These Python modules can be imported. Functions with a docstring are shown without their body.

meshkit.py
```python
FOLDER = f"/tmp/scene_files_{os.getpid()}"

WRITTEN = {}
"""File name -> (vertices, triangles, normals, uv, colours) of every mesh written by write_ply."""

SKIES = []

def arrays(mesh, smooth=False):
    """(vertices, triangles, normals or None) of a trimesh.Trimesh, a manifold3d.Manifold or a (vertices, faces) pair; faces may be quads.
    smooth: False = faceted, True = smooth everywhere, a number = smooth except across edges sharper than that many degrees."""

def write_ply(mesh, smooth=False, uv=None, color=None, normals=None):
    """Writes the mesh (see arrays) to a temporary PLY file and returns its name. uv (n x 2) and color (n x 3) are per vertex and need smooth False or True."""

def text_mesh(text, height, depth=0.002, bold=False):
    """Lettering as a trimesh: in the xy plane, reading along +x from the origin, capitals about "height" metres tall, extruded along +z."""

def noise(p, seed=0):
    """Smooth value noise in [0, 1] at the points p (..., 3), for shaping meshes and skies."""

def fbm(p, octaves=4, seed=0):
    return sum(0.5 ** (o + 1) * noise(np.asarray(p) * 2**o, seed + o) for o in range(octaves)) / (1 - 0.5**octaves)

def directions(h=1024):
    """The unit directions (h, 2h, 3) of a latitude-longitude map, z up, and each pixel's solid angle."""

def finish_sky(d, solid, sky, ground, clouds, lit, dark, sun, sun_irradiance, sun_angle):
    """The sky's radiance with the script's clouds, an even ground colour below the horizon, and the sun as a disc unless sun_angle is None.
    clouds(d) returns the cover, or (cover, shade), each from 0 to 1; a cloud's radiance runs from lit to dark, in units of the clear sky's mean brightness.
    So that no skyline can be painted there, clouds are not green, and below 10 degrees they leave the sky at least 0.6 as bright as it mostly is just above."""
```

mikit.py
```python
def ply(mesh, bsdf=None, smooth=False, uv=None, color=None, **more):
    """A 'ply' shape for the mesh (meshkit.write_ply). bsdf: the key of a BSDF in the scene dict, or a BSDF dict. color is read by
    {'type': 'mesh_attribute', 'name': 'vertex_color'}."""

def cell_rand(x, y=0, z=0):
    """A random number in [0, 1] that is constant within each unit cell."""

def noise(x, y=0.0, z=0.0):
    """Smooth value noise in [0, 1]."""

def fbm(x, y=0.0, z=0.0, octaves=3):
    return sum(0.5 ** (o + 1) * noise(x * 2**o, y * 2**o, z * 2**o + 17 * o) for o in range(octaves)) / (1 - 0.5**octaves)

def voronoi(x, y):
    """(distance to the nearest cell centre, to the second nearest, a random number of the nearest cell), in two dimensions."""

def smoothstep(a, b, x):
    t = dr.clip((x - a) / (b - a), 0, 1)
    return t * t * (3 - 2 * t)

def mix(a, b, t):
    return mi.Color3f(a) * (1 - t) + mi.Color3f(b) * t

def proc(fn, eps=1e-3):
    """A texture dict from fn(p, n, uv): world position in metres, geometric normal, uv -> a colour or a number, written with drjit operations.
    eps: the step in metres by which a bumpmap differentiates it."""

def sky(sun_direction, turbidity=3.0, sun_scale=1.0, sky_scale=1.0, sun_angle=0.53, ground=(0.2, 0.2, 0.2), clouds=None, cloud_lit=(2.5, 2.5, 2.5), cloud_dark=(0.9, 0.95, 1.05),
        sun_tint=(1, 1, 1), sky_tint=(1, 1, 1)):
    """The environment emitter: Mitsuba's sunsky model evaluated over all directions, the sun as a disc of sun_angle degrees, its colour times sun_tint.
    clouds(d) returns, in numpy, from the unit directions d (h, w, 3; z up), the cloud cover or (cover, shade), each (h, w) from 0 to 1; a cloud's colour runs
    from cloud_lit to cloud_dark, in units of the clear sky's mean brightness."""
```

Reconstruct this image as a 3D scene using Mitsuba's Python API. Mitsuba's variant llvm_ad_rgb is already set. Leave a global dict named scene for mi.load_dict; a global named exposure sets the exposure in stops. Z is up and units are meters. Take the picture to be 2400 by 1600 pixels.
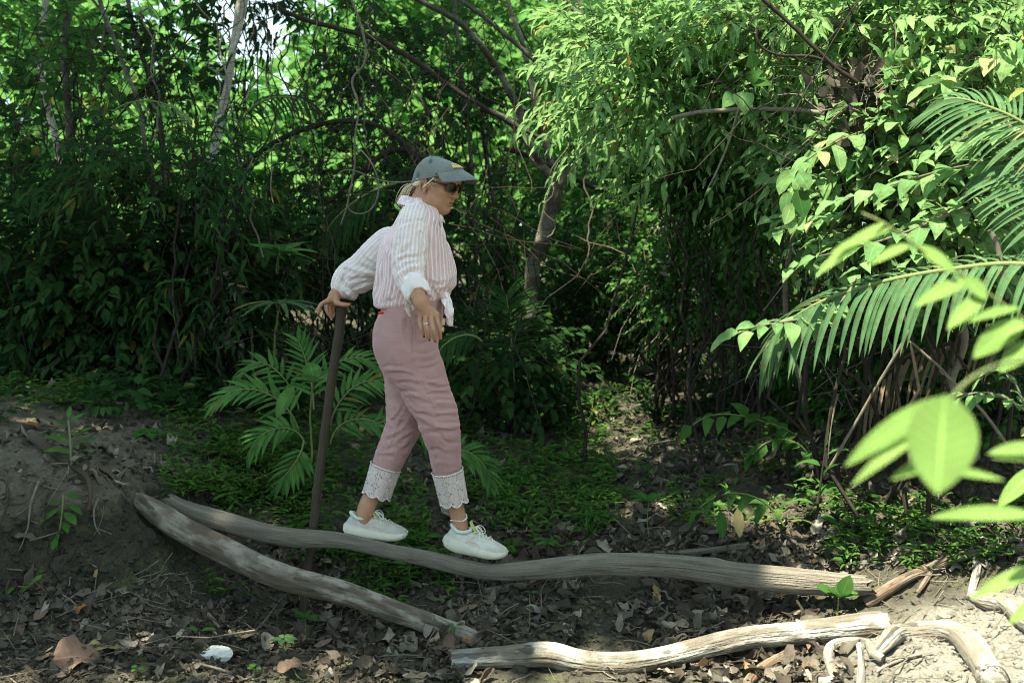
import math
import numpy as np
import trimesh
import drjit as dr
import mitsuba as mi
import mikit
import meshkit
from mikit import proc, fbm, noise, mix, smoothstep, cell_rand, voronoi
from scipy.interpolate import RBFInterpolator, CubicSpline
from scipy.ndimage import map_coordinates
from scipy.spatial import cKDTree

T = mi.ScalarTransform4f
scene, labels = {}, {}
rng = np.random.default_rng(7)

# ---------------------------------------------------------------- camera, sky, exposure
F = 2333.0                                     # focal length in pixels of the 2400 x 1600 photograph
CAM = np.array([0.0, 0.0, 1.5])
PITCH = math.atan(240 / F)
FWD = np.array([0, math.cos(PITCH), -math.sin(PITCH)])
UPV = np.array([0, math.sin(PITCH), math.cos(PITCH)])
scene['camera'] = {'type': 'thinlens', 'fov': math.degrees(2 * math.atan(1200 / F)), 'fov_axis': 'x',
                   'aperture_radius': 0.0064, 'focus_distance': 4.02, 'near_clip': 0.05, 'far_clip': 2000.0,
                   'to_world': T().look_at(origin=CAM.tolist(), target=(CAM + FWD).tolist(), up=[0, 0, 1])}
SUN = np.array([-0.31, -0.30, 0.90]); SUN /= np.linalg.norm(SUN)


def cloud_cover(d):
    n = meshkit.fbm(d * np.array([3.0, 3.0, 6.0]) + 11.3, 4, 5)
    return np.clip((n - 0.30) / 0.16, 0, 1) * 0.6, np.clip((n - 0.5) * 2.2, 0, 1) * 0.5


scene['sky'] = mikit.sky(SUN, turbidity=3.0, sun_scale=1.0, sky_scale=1.0, clouds=cloud_cover, sky_tint=(0.93, 1.07, 0.86),
                         cloud_lit=(1.60, 1.80, 1.68), cloud_dark=(1.0, 1.13, 1.08), sun_tint=(0.90, 1.0, 0.98), ground=(0.06, 0.07, 0.05))
exposure = 3.72

# ---------------------------------------------------------------- helpers


def ray(px, py):
    r = np.stack(np.broadcast_arrays((np.asarray(px, float) - 1200) / F, np.asarray(py, float)), -1)
    v = (800 - r[..., 1]) / F
    d = np.stack([r[..., 0], FWD[1] + v * UPV[1], FWD[2] + v * UPV[2]], -1)
    return d / d[..., 1:2]


def at(px, py, d):
    """World point seen at pixel (px, py) of the 2400 x 1600 photograph, d metres in front of the lens."""
    return CAM + ray(px, py) * np.asarray(d, float)[..., None]


def project(v):
    q = np.asarray(v, float) - CAM
    f = q @ FWD
    return np.stack([1200 + F * q[:, 0] / f, 800 - F * (q @ UPV) / f], 1)


def pts(rows):
    rows = np.asarray(rows, float)
    return at(rows[:, 0], rows[:, 1], rows[:, 2])


def numbered(name, parent=None):
    base = name if parent is None else f'{parent}__{name}'
    key, n = base, 0
    while key in taken:
        n += 1
        key = f'{base}_{n:03d}'
    taken.add(key)
    return key


taken = set()


def thing(name, label, cat, group=None, kind=None):
    key = numbered(name)
    labels[key] = {'label': label, 'category': cat}
    if group:
        labels[key]['group'] = group
    if kind:
        labels[key]['kind'] = kind
    return key


def obj(name, mesh, mat, parent=None, smooth=True, uv=None, label=None, kind=None):
    key = name if parent is None and name in labels and name not in scene else numbered(name, parent)
    scene[key] = mikit.ply(mesh, mat, smooth=smooth, uv=uv)
    if label or kind:
        labels.setdefault(key, {})
        if label:
            labels[key]['label'] = label
        if kind:
            labels[key]['kind'] = kind
    return key


def structure(name, mesh, mat, smooth=True, uv=None):
    labels[name] = {'kind': 'structure'}
    obj(name, mesh, mat, smooth=smooth, uv=uv)


def unit(v):
    v = np.asarray(v, float)
    return v / np.maximum(np.linalg.norm(v, axis=-1, keepdims=True), 1e-12)


def spline(p, n, r=None):
    """n points along a smooth curve through p (and the radii r with them)."""
    p = np.asarray(p, float)
    if r is not None:
        p = np.column_stack([p, np.broadcast_to(np.asarray(r, float).reshape(len(np.atleast_1d(r)), -1), (len(p), np.asarray(r, float).reshape(len(np.atleast_1d(r)), -1).shape[1]))])
    t = np.concatenate([[0], np.cumsum(np.linalg.norm(np.diff(p[:, :3], axis=0), axis=1) + 1e-9)])
    t /= t[-1]
    q = (CubicSpline(t, p) if len(p) > 2 else lambda x: p[0] + np.outer(x, p[1] - p[0]))(np.linspace(0, 1, n))
    return q if r is None else (q[:, :3], np.maximum(q[:, 3:], 1e-4))


def frames(c):
    t = unit(np.gradient(c, axis=0))
    a = np.cross(t[0], [0, 0, 1.0] if abs(t[0][2]) < 0.9 else [1.0, 0, 0])
    out = []
    for k in range(len(c)):
        a = a - t[k] * (a @ t[k])
        a /= np.linalg.norm(a) + 1e-12
        out.append(a)
    a = np.array(out)
    return t, a, np.cross(t, a)


def tube(c, r, sides=8, closed=True, ring_scale=None):
    """(vertices, faces) of a tube along the polyline c with radii r; ring_scale(i, angles) can shape a ring."""
    c = np.asarray(c, float)
    n = len(c)
    r = np.broadcast_to(np.asarray(r, float).ravel() if np.ndim(r) else r, (n,))
    t, a, b = frames(c)
    ang = np.arange(sides) * 2 * np.pi / sides
    rr = r[:, None] * (np.ones((n, sides)) if ring_scale is None else ring_scale)
    v = c[:, None] + rr[..., None] * (np.cos(ang)[None, :, None] * a[:, None] + np.sin(ang)[None, :, None] * b[:, None])
    i, j = np.meshgrid(np.arange(n - 1), np.arange(sides), indexing='ij')
    j2 = (j + 1) % sides
    q = np.stack([i * sides + j, i * sides + j2, (i + 1) * sides + j2, (i + 1) * sides + j], -1).reshape(-1, 4)
    f = np.vstack([q[:, [0, 1, 2]], q[:, [0, 2, 3]]])
    v = v.reshape(-1, 3)
    if closed:
        k = np.arange(sides)
        f = np.vstack([f, np.stack([(k + 1) % sides, k, np.full(sides, len(v))], 1),
                       np.stack([(n - 1) * sides + k, (n - 1) * sides + (k + 1) % sides, np.full(sides, len(v) + 1)], 1)])
        v = np.vstack([v, c[:1], c[-1:]])
    return v, f


def join(parts):
    v, f, n = [], [], 0
    for p in parts:
        pv, pf = (p.vertices, p.faces) if hasattr(p, 'vertices') else p[:2]
        v.append(np.asarray(pv)); f.append(np.asarray(pf) + n); n += len(pv)
    return np.vstack(v), np.vstack(f)


def vnormals(v, f):
    n = np.zeros_like(v)
    c = np.cross(v[f[:, 1]] - v[f[:, 0]], v[f[:, 2]] - v[f[:, 0]])
    for k in range(3):
        np.add.at(n, f[:, k], c)
    return unit(n)


# ------------------------------------------------ signed distance shapes -> one smooth mesh


def chain(p, c, ra, rb):
    """Signed distance to a bent limb: centres c, radius ra in the xz plane, rb along y."""
    best = np.full(len(p), 9.0)
    for i in range(len(c) - 1):
        a, ab = c[i], c[i + 1] - c[i]
        t = np.clip((p - a) @ ab / (ab @ ab + 1e-12), 0, 1)
        q = p - a - t[:, None] * ab
        A, B = ra[i] + (ra[i + 1] - ra[i]) * t, rb[i] + (rb[i + 1] - rb[i]) * t
        q[:, 1] *= A / B
        best = np.minimum(best, (np.sqrt((q * q).sum(1)) - A) * np.minimum(1, B / A))
    return best


def limb(rows, n=14, squash=1.0):
    """rows: px, py, d, radius in pixels (, depth radius / radius). Returns f(p)."""
    rows = np.asarray(rows, float)
    c = pts(rows[:, :3])
    ra = rows[:, 3] * rows[:, 2] / F
    rb = ra * (rows[:, 4] if rows.shape[1] > 4 else squash)
    c, r = spline(c, n, np.stack([ra, rb], 1))
    return lambda p: chain(p, c, r[:, 0], r[:, 1])


def ball(c, r, axes=None):
    """Ellipsoid: centre, radii, axes as rows."""
    c, r = np.asarray(c, float), np.broadcast_to(np.asarray(r, float), (3,))
    m = np.eye(3) if axes is None else np.asarray(axes, float)

    def f(p):
        q = (p - c) @ m.T
        k0 = np.sqrt(((q / r) ** 2).sum(1))
        k1 = np.sqrt(((q / (r * r)) ** 2).sum(1))
        return np.where(k0 < 1e-6, -r.min(), k0 * (k0 - 1) / np.maximum(k1, 1e-9))
    return f


def smin(a, b, k):
    h = np.clip(0.5 + 0.5 * (b - a) / k, 0, 1)
    return b + (a - b) * h - k * h * (1 - h)


def blend(fs, k):
    def f(p):
        d = fs[0](p)
        for g in fs[1:]:
            d = smin(d, g(p), k)
        return d
    return f


def nets(f, lo, hi, h, coarse=4):
    """Surface nets of f over the box, evaluated only near the surface; (vertices, triangles)."""
    lo, hi = np.asarray(lo, float), np.asarray(hi, float)
    nc = np.ceil((hi - lo) / (h * coarse)).astype(int) + 1
    n = (nc - 1) * coarse + 1
    ax = [lo[k] + np.arange(nc[k]) * h * coarse for k in range(3)]
    g = np.stack(np.meshgrid(*ax, indexing='ij'), -1).reshape(-1, 3)
    vc = np.concatenate([f(x) for x in np.array_split(g, max(1, len(g) // 60000))]).reshape(nc)
    idx = np.stack(np.meshgrid(*[np.arange(k) / coarse for k in n], indexing='ij'))
    v = map_coordinates(vc, idx, order=1).astype(np.float32)
    near = np.abs(v) < h * coarse * 1.6
    w = np.stack(np.nonzero(near), 1)
    pw = lo + w * h
    v[near] = np.concatenate([f(x) for x in np.array_split(pw, max(1, len(pw) // 60000))])
    s = v < 0
    cnt = sum(s[a:n[0] - 1 + a, b:n[1] - 1 + b, c:n[2] - 1 + c].astype(np.int8) for a in (0, 1) for b in (0, 1) for c in (0, 1))
    cells = np.stack(np.nonzero((cnt > 0) & (cnt < 8)), 1)
    acc, num = np.zeros((len(cells), 3)), np.zeros(len(cells))
    corners = [(a, b, c) for a in (0, 1) for b in (0, 1) for c in (0, 1)]
    for a in corners:
        for k in range(3):
            if a[k] == 0:
                b = list(a); b[k] = 1
                va = v[tuple((cells + a).T)].astype(float)
                vb = v[tuple((cells + b).T)].astype(float)
                m = (va < 0) != (vb < 0)
                t = np.where(m, va / np.where(m, va - vb, 1), 0)
                q = np.array(a, float) + np.outer(t, np.array(b) - a)
                acc += np.where(m[:, None], q, 0); num += m
    pos = lo + (cells + acc / np.maximum(num, 1)[:, None]) * h
    ids = np.full(n, -1, np.int64)
    ids[tuple(cells.T)] = np.arange(len(cells))
    faces = []
    for k in range(3):
        e = np.zeros(3, int); e[k] = 1
        u, w_ = [np.eye(3, dtype=int)[(k + 1) % 3], np.eye(3, dtype=int)[(k + 2) % 3]]
        sl0 = tuple(slice(0, n[q] - e[q]) for q in range(3)); sl1 = tuple(slice(e[q], n[q]) for q in range(3))
        ed = np.stack(np.nonzero(s[sl0] != s[sl1]), 1)
        ed = ed[(ed[:, (k + 1) % 3] > 0) & (ed[:, (k + 2) % 3] > 0)]
        q = np.stack([ids[tuple((ed - o).T)] for o in (0 * u, u, u + w_, w_)], 1)
        flip = s[tuple(ed.T)]
        q = np.where(flip[:, None], q[:, [0, 3, 2, 1]], q)[:, ::-1]
        faces.append(q)
    q = np.vstack(faces)
    q = q[(q >= 0).all(1)]
    for _ in range(2):                                            # onto the surface
        d0 = f(pos)
        gr = np.stack([f(pos + np.eye(3)[k] * h * 0.5) - d0 for k in range(3)], 1) / (h * 0.5)
        pos = pos - np.clip(d0, -h, h)[:, None] * gr / np.maximum((gr * gr).sum(1), 0.25)[:, None]
    return pos, np.vstack([q[:, [0, 1, 2]], q[:, [0, 2, 3]]])


def relax(v, f, n=4, lam=0.5):
    m = trimesh.Trimesh(v, f, process=False)
    trimesh.smoothing.filter_taubin(m, lamb=lam, nu=lam + 0.03, iterations=n)
    return np.array(m.vertices)


# ---------------------------------------------------------------- materials


def mat(key, **d):
    scene[key] = d
    return key


def rgb(*c):
    return {'type': 'rgb', 'value': list(c)}


def cloth(key, color, rough=0.85, sheen=0.3, bump=None, scale=0.0006):
    b = {'type': 'principled', 'base_color': color, 'roughness': rough, 'specular': 0.25, 'sheen': sheen}
    if bump is not None:
        b = {'type': 'bumpmap', 'arbitrary': bump, 'scale': scale, 'bsdf': b}
    return mat(key, type='twosided', bsdf=b)


def rough(key, color, r=0.8, spec=0.3, bump=None, scale=1.0, **more):
    b = {'type': 'principled', 'base_color': color, 'roughness': r, 'specular': spec, **more}
    if bump is not None:
        b = {'type': 'bumpmap', 'arbitrary': bump, 'scale': scale, 'bsdf': b}
    return mat(key, type='twosided', bsdf=b)
# ================================================================ the ground: one sheet, gully, bank and mounds
CTRL = np.array([
    # px, py, distance
    (0, 1600, 3.10), (300, 1600, 3.15), (700, 1600, 3.28), (1200, 1600, 3.38), (1700, 1600, 3.30), (2050, 1600, 3.02), (2400, 1600, 2.80),
    (0, 1480, 3.42), (300, 1480, 3.50), (600, 1490, 3.68), (900, 1490, 3.76), (1250, 1480, 3.78), (1700, 1440, 3.85), (2130, 1480, 3.42), (2300, 1440, 3.40), (2400, 1480, 3.1),
    (80, 1400, 3.62), (250, 1400, 3.66), (430, 1400, 3.85), (620, 1420, 4.02), (706, 1490, 3.95),
    (60, 1240, 3.665), (150, 1260, 3.68), (300, 1270, 3.84), (430, 1300, 4.08), (560, 1330, 4.22),
    (0, 1112, 3.72), (120, 1116, 3.77), (220, 1135, 3.86), (330, 1175, 4.05), (400, 1160, 4.22), (480, 1200, 4.40),
    (0, 1060, 4.25), (150, 1060, 4.35), (300, 1060, 4.45), (420, 1080, 4.75),
    (0, 1000, 4.9), (200, 1000, 5.0), (400, 1000, 5.2), (0, 930, 5.6), (200, 930, 5.6), (400, 940, 5.7), (0, 880, 6.4), (300, 880, 6.6), (560, 900, 6.6),
    (600, 1020, 5.7), (600, 1120, 4.95), (640, 1200, 4.65), (800, 1050, 5.6), (760, 1330, 4.3), (850, 1250, 4.55),
    (900, 1340, 4.22), (1050, 1370, 4.06), (1200, 1385, 4.02), (1400, 1380, 4.0), (1200, 1300, 4.32), (1500, 1290, 4.28), (1800, 1300, 4.12), (1900, 1350, 3.95), (2040, 1370, 3.78), (1800, 1400, 3.88),
    (1000, 1180, 4.9), (1200, 1150, 5.25), (1450, 1150, 5.1), (1700, 1200, 4.6), (1000, 1000, 6.3), (1200, 1000, 6.6), (1500, 1020, 6.2), (1750, 1050, 5.6),
    (1000, 920, 7.4), (1200, 890, 8.2), (1500, 880, 8.6), (1750, 890, 8.2), (1900, 960, 6.6), (1500, 840, 10.5),
    (1900, 1150, 4.75), (2000, 1250, 4.15), (2200, 1280, 3.98), (2400, 1300, 3.80), (2000, 1120, 4.75), (2150, 1060, 4.75), (2250, 1040, 4.8), (2400, 1050, 4.7), (2130, 1150, 4.45), (2300, 1160, 4.4), (2200, 1380, 3.66), (2060, 1440, 3.62),
    (2100, 980, 5.6), (2350, 980, 5.5), (2200, 900, 7.5)])
cp = pts(CTRL)
far_pts = np.array([(x, y, z) for x, y, z in [(-9, 3, .75), (-9, 7, .9), (-8, 12, .9), (-3, 12, .7), (1, 13, .55), (5, 12, .7), (9, 8, 1.0), (9, 3, .6), (5, 3, .5), (-5, 1.5, .1), (0, 0, -.05), (5, 0, .1), (-5, -3, .0), (5, -3, .0), (0, -4, 0), (0, 18, .6), (-10, 18, .9), (10, 18, .9), (3.0, 6.5, .65), (3.6, 5, .62), (2.4, 2.4, .2), (-2.6, 2.6, .12), (-3.0, 4.2, .75), (-3.6, 5.5, .8)]], float)
allp = np.vstack([cp, far_pts])
_g = RBFInterpolator(allp[:, :2], allp[:, 2], kernel='linear', smoothing=0.004)
_ax, _ay = np.concatenate([np.arange(-12, -4, .5), np.arange(-4, 4.5, .05), np.arange(4.5, 12.1, .5)]), np.concatenate([np.arange(-5, 2, .5), np.arange(2, 9, .05), np.arange(9, 20.1, .5)])
_zz = _g(np.stack(np.meshgrid(_ax, _ay, indexing='ij'), -1).reshape(-1, 2)).reshape(len(_ax), len(_ay))


def ground_smooth(x, y):
    x, y = np.asarray(x, float), np.asarray(y, float)
    ix = np.interp(np.clip(x, -12, 12), _ax, np.arange(len(_ax)))
    iy = np.interp(np.clip(y, -5, 20), _ay, np.arange(len(_ay)))
    return map_coordinates(_zz, [np.atleast_1d(ix), np.atleast_1d(iy)], order=1).reshape(np.shape(ix))


def ground_z(x, y):
    x, y = np.asarray(x, float), np.asarray(y, float)
    z = ground_smooth(x, y)
    p = np.stack([x, y, np.zeros_like(x)], -1)
    near = np.exp(-np.maximum(np.hypot(x, y - 4) - 5, 0) / 3)
    w = meshkit.fbm(p * 1.7 + 5, 3, 2)
    lump = meshkit.fbm(p * 4.0, 4, 1) - 0.5
    clod = np.abs(meshkit.fbm(p * [13, 13, 1] + w[..., None] * 2, 4, 7) - 0.5)
    fine = meshkit.fbm(p * 42, 3, 4) - 0.5
    crumb = np.maximum(meshkit.fbm(p * 30 + 2, 2, 12) - 0.58, 0)
    slope = np.clip((ground_smooth(x + .1, y) - ground_smooth(x - .1, y)) ** 2 * 20 + (ground_smooth(x, y + .1) - ground_smooth(x, y - .1)) ** 2 * 20, 0, 1)
    return z + near * (0.085 * lump - (0.055 + 0.20 * slope) * (clod - 0.09) + 0.016 * fine + 0.05 * crumb) + 0.10 * (1 - near) * lump


def graded(core_lo, core_hi, step, out):
    mid = np.arange(core_lo, core_hi, step)
    g = [step * 1.28 ** k for k in range(1, 40)]
    left, right = core_lo - np.cumsum(g), core_hi + np.cumsum(g)
    return np.concatenate([left[left > -out][::-1], mid, right[right < out]])


gx, gy = graded(-2.3, 2.3, 0.014, 400), graded(2.6, 6.0, 0.014, 400)
X, Y = np.meshgrid(gx, gy, indexing='ij')
Z = ground_z(X, Y)
def ground_at(x, y):
    """The finished sheet's height at x, y (from its grid)."""
    x, y = np.asarray(x, float), np.asarray(y, float)
    return map_coordinates(Z, [np.atleast_1d(np.interp(x, gx, np.arange(len(gx)))), np.atleast_1d(np.interp(y, gy, np.arange(len(gy))))], order=1).reshape(np.shape(x))


def hit(px, py, lo=2.3, hi=14.0):
    """Where the sight line of a pixel meets the ground."""
    px, py = np.atleast_1d(np.asarray(px, float)), np.atleast_1d(np.asarray(py, float))
    r = ray(px, py)
    d = np.full(len(px), hi)
    done = np.zeros(len(px), bool)
    for t in np.arange(lo, hi, 0.025):
        p = CAM + r * t
        under = (p[:, 2] < ground_at(p[:, 0], p[:, 1])) & ~done
        d[under] = t - 0.015
        done |= under
    p = CAM + r * d[:, None]
    p[:, 2] = np.where(done, ground_at(p[:, 0], p[:, 1]), p[:, 2])
    return p, done


i, j = np.meshgrid(np.arange(len(gx) - 1), np.arange(len(gy) - 1), indexing='ij')
m_ = len(gy)
q = np.stack([i * m_ + j, (i + 1) * m_ + j, (i + 1) * m_ + j + 1, i * m_ + j + 1], -1).reshape(-1, 4)


def soil(p, n, uv):
    a = fbm(p.x * 3.1, p.y * 3.1, p.z * 3.1, 4)
    b = fbm(p.x * 23, p.y * 23, p.z * 23, 4)
    c = noise(p.x * 190, p.y * 190, p.z * 190)
    moss = smoothstep(0.52, 0.68, fbm(p.x * 4 + 9, p.y * 4, p.z * 9)) * smoothstep(0.4, 0.6, b)
    col = mix((0.026, 0.0245, 0.019), (0.080, 0.075, 0.059), a * 0.5 + b * 0.6)
    col = mix(col, (0.085, 0.095, 0.040), moss * 0.6)
    bank_face_tint = smoothstep(-0.95, -1.35, p.x + 0.25 * (b - 0.5)) * smoothstep(0.10, 0.24, p.z) * smoothstep(0.56, 0.46, p.z)   # darker earth colour on the bank face
    col = mix(col, (0.016, 0.016, 0.013), bank_face_tint * 0.45)
    e1, e2, e3 = voronoi(p.x * 9 + b * 1.2, p.y * 9 + b)
    crack = smoothstep(0.07, 0.02, e2 - e1) * smoothstep(0.5, 0.62, fbm(p.x * 2.3 + 3, p.y * 2.3, 1))
    col = mix(col, (0.010, 0.0095, 0.008), crack * 0.8)
    bank_top_tint = smoothstep(-0.75, -1.1, p.x) * smoothstep(0.40, 0.50, p.z + 0.10 * (b - 0.5)) * smoothstep(6.0, 5.2, p.y)   # paler soil colour on the bank top
    col = mix(col, mix((0.080, 0.072, 0.053), (0.145, 0.133, 0.103), b), bank_top_tint * 0.8)
    dry = smoothstep(0.9, 1.35, p.x) * smoothstep(3.68 + 0.3 * (a - 0.5), 3.38, p.y)           # pale dry clay at the right, its edge painted to match the sun patch
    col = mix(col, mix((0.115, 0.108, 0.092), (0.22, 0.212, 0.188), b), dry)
    return col * (0.72 + 0.55 * c)


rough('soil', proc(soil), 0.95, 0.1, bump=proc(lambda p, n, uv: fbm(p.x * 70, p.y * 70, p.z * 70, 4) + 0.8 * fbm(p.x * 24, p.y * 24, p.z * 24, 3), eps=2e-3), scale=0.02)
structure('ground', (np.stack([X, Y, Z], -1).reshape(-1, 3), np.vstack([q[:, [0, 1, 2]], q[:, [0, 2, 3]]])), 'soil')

# ================================================================ logs, staff, roots, stone


def dead_wood(dark, light, grain, along='x'):
    def fn(p, n, uv):
        a, b = uv.x, uv.y                                             # metres along, angle
        ca, sa = dr.cos(b), dr.sin(b)
        g = fbm(a * 5, ca * grain, sa * grain + 3, 4)
        crack = smoothstep(0.60, 0.70, fbm(a * 2.2, ca * grain * 1.6 + 9, sa * grain * 1.6, 3))
        f = fbm(a * 9, ca * 3, sa * 3)
        c = mix(dark, light, g * 0.7 + f * 0.45)
        c = mix(c, (0.05, 0.042, 0.035), crack * 0.55)
        mud_brown = smoothstep(0.52, 0.70, fbm(a * 14, ca * 4 + 5, sa * 4, 4)) * smoothstep(0.25, -0.5, n.z)  # brown blotches on downward-facing wood only
        return mix(c, (0.085, 0.070, 0.052), mud_brown * 0.85) * (0.85 + 0.3 * noise(p.x * 500, p.y * 500, p.z * 500))
    return fn


def bark(base, pale, rust):
    def fn(p, n, uv):
        a, b = uv.x, uv.y
        ca, sa = dr.cos(b), dr.sin(b)
        f = fbm(a * 11, ca * 1.1, sa * 1.1 + 1, 5)
        s = fbm(a * 34, ca * 3, sa * 3, 4)
        c = mix(base, pale, smoothstep(0.34, 0.70, f))
        c = mix(c, rust, smoothstep(0.60, 0.72, s) * 0.55)
        c = mix(c, (0.045, 0.04, 0.038), smoothstep(0.63, 0.70, fbm(a * 12 + 7, ca * 1.5, sa * 1.5, 3)) * smoothstep(-0.1, 0.5, n.z) * 0.75)
        ring = smoothstep(0.90, 1.0, dr.abs(dr.sin(a * 21 + f * 4)))
        c = mix(c, base, ring * 0.35)
        mud_brown = smoothstep(0.42, 0.58, fbm(a * 20, ca * 6 + 5, sa * 6, 4)) * smoothstep(0.15, -0.45, n.z)  # brown blotches, limited to the lower sides of the wood
        return mix(c, (0.10, 0.082, 0.060), mud_brown * 0.9) * (0.82 + 0.36 * noise(p.x * 420, p.y * 420, p.z * 420))
    return fn


def wood_bump(grain):
    return proc(lambda p, n, uv: fbm(uv.x * 8, dr.cos(uv.y) * grain, dr.sin(uv.y) * grain, 4) + 0.35 * fbm(p.x * 140, p.y * 140, p.z * 140, 3), eps=1e-3)


rough('log_weathered', proc(dead_wood((0.070, 0.060, 0.048), (0.24, 0.22, 0.188), 11)), 0.9, 0.15, bump=wood_bump(13), scale=0.016)
rough('log_bark', proc(bark((0.10, 0.084, 0.066), (0.27, 0.25, 0.22), (0.12, 0.08, 0.056))), 0.92, 0.12, bump=wood_bump(5), scale=0.015)
rough('log_pale', proc(bark((0.135, 0.12, 0.098), (0.33, 0.335, 0.315), (0.19, 0.13, 0.09))), 0.92, 0.12, bump=wood_bump(4), scale=0.014)
rough('staff_bark', proc(dead_wood((0.028, 0.022, 0.016), (0.080, 0.066, 0.050), 6)), 0.9, 0.2, bump=wood_bump(10), scale=0.006)
rough('root_bark', proc(bark((0.17, 0.155, 0.13), (0.30, 0.29, 0.265), (0.15, 0.10, 0.065))), 0.92, 0.12, bump=wood_bump(6), scale=0.010)
rough('rusty_bark', proc(bark((0.11, 0.085, 0.065), (0.19, 0.155, 0.125), (0.33, 0.12, 0.035))), 0.92, 0.12, bump=wood_bump(6), scale=0.010)
rough('cut_wood', proc(lambda p, n, uv: mix((0.14, 0.085, 0.05), (0.30, 0.22, 0.15), fbm(p.x * 60, p.y * 60, p.z * 60))), 0.95, 0.1, bump=proc(lambda p, n, uv: fbm(p.x * 120, p.y * 120, p.z * 120)), scale=0.01)


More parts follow.
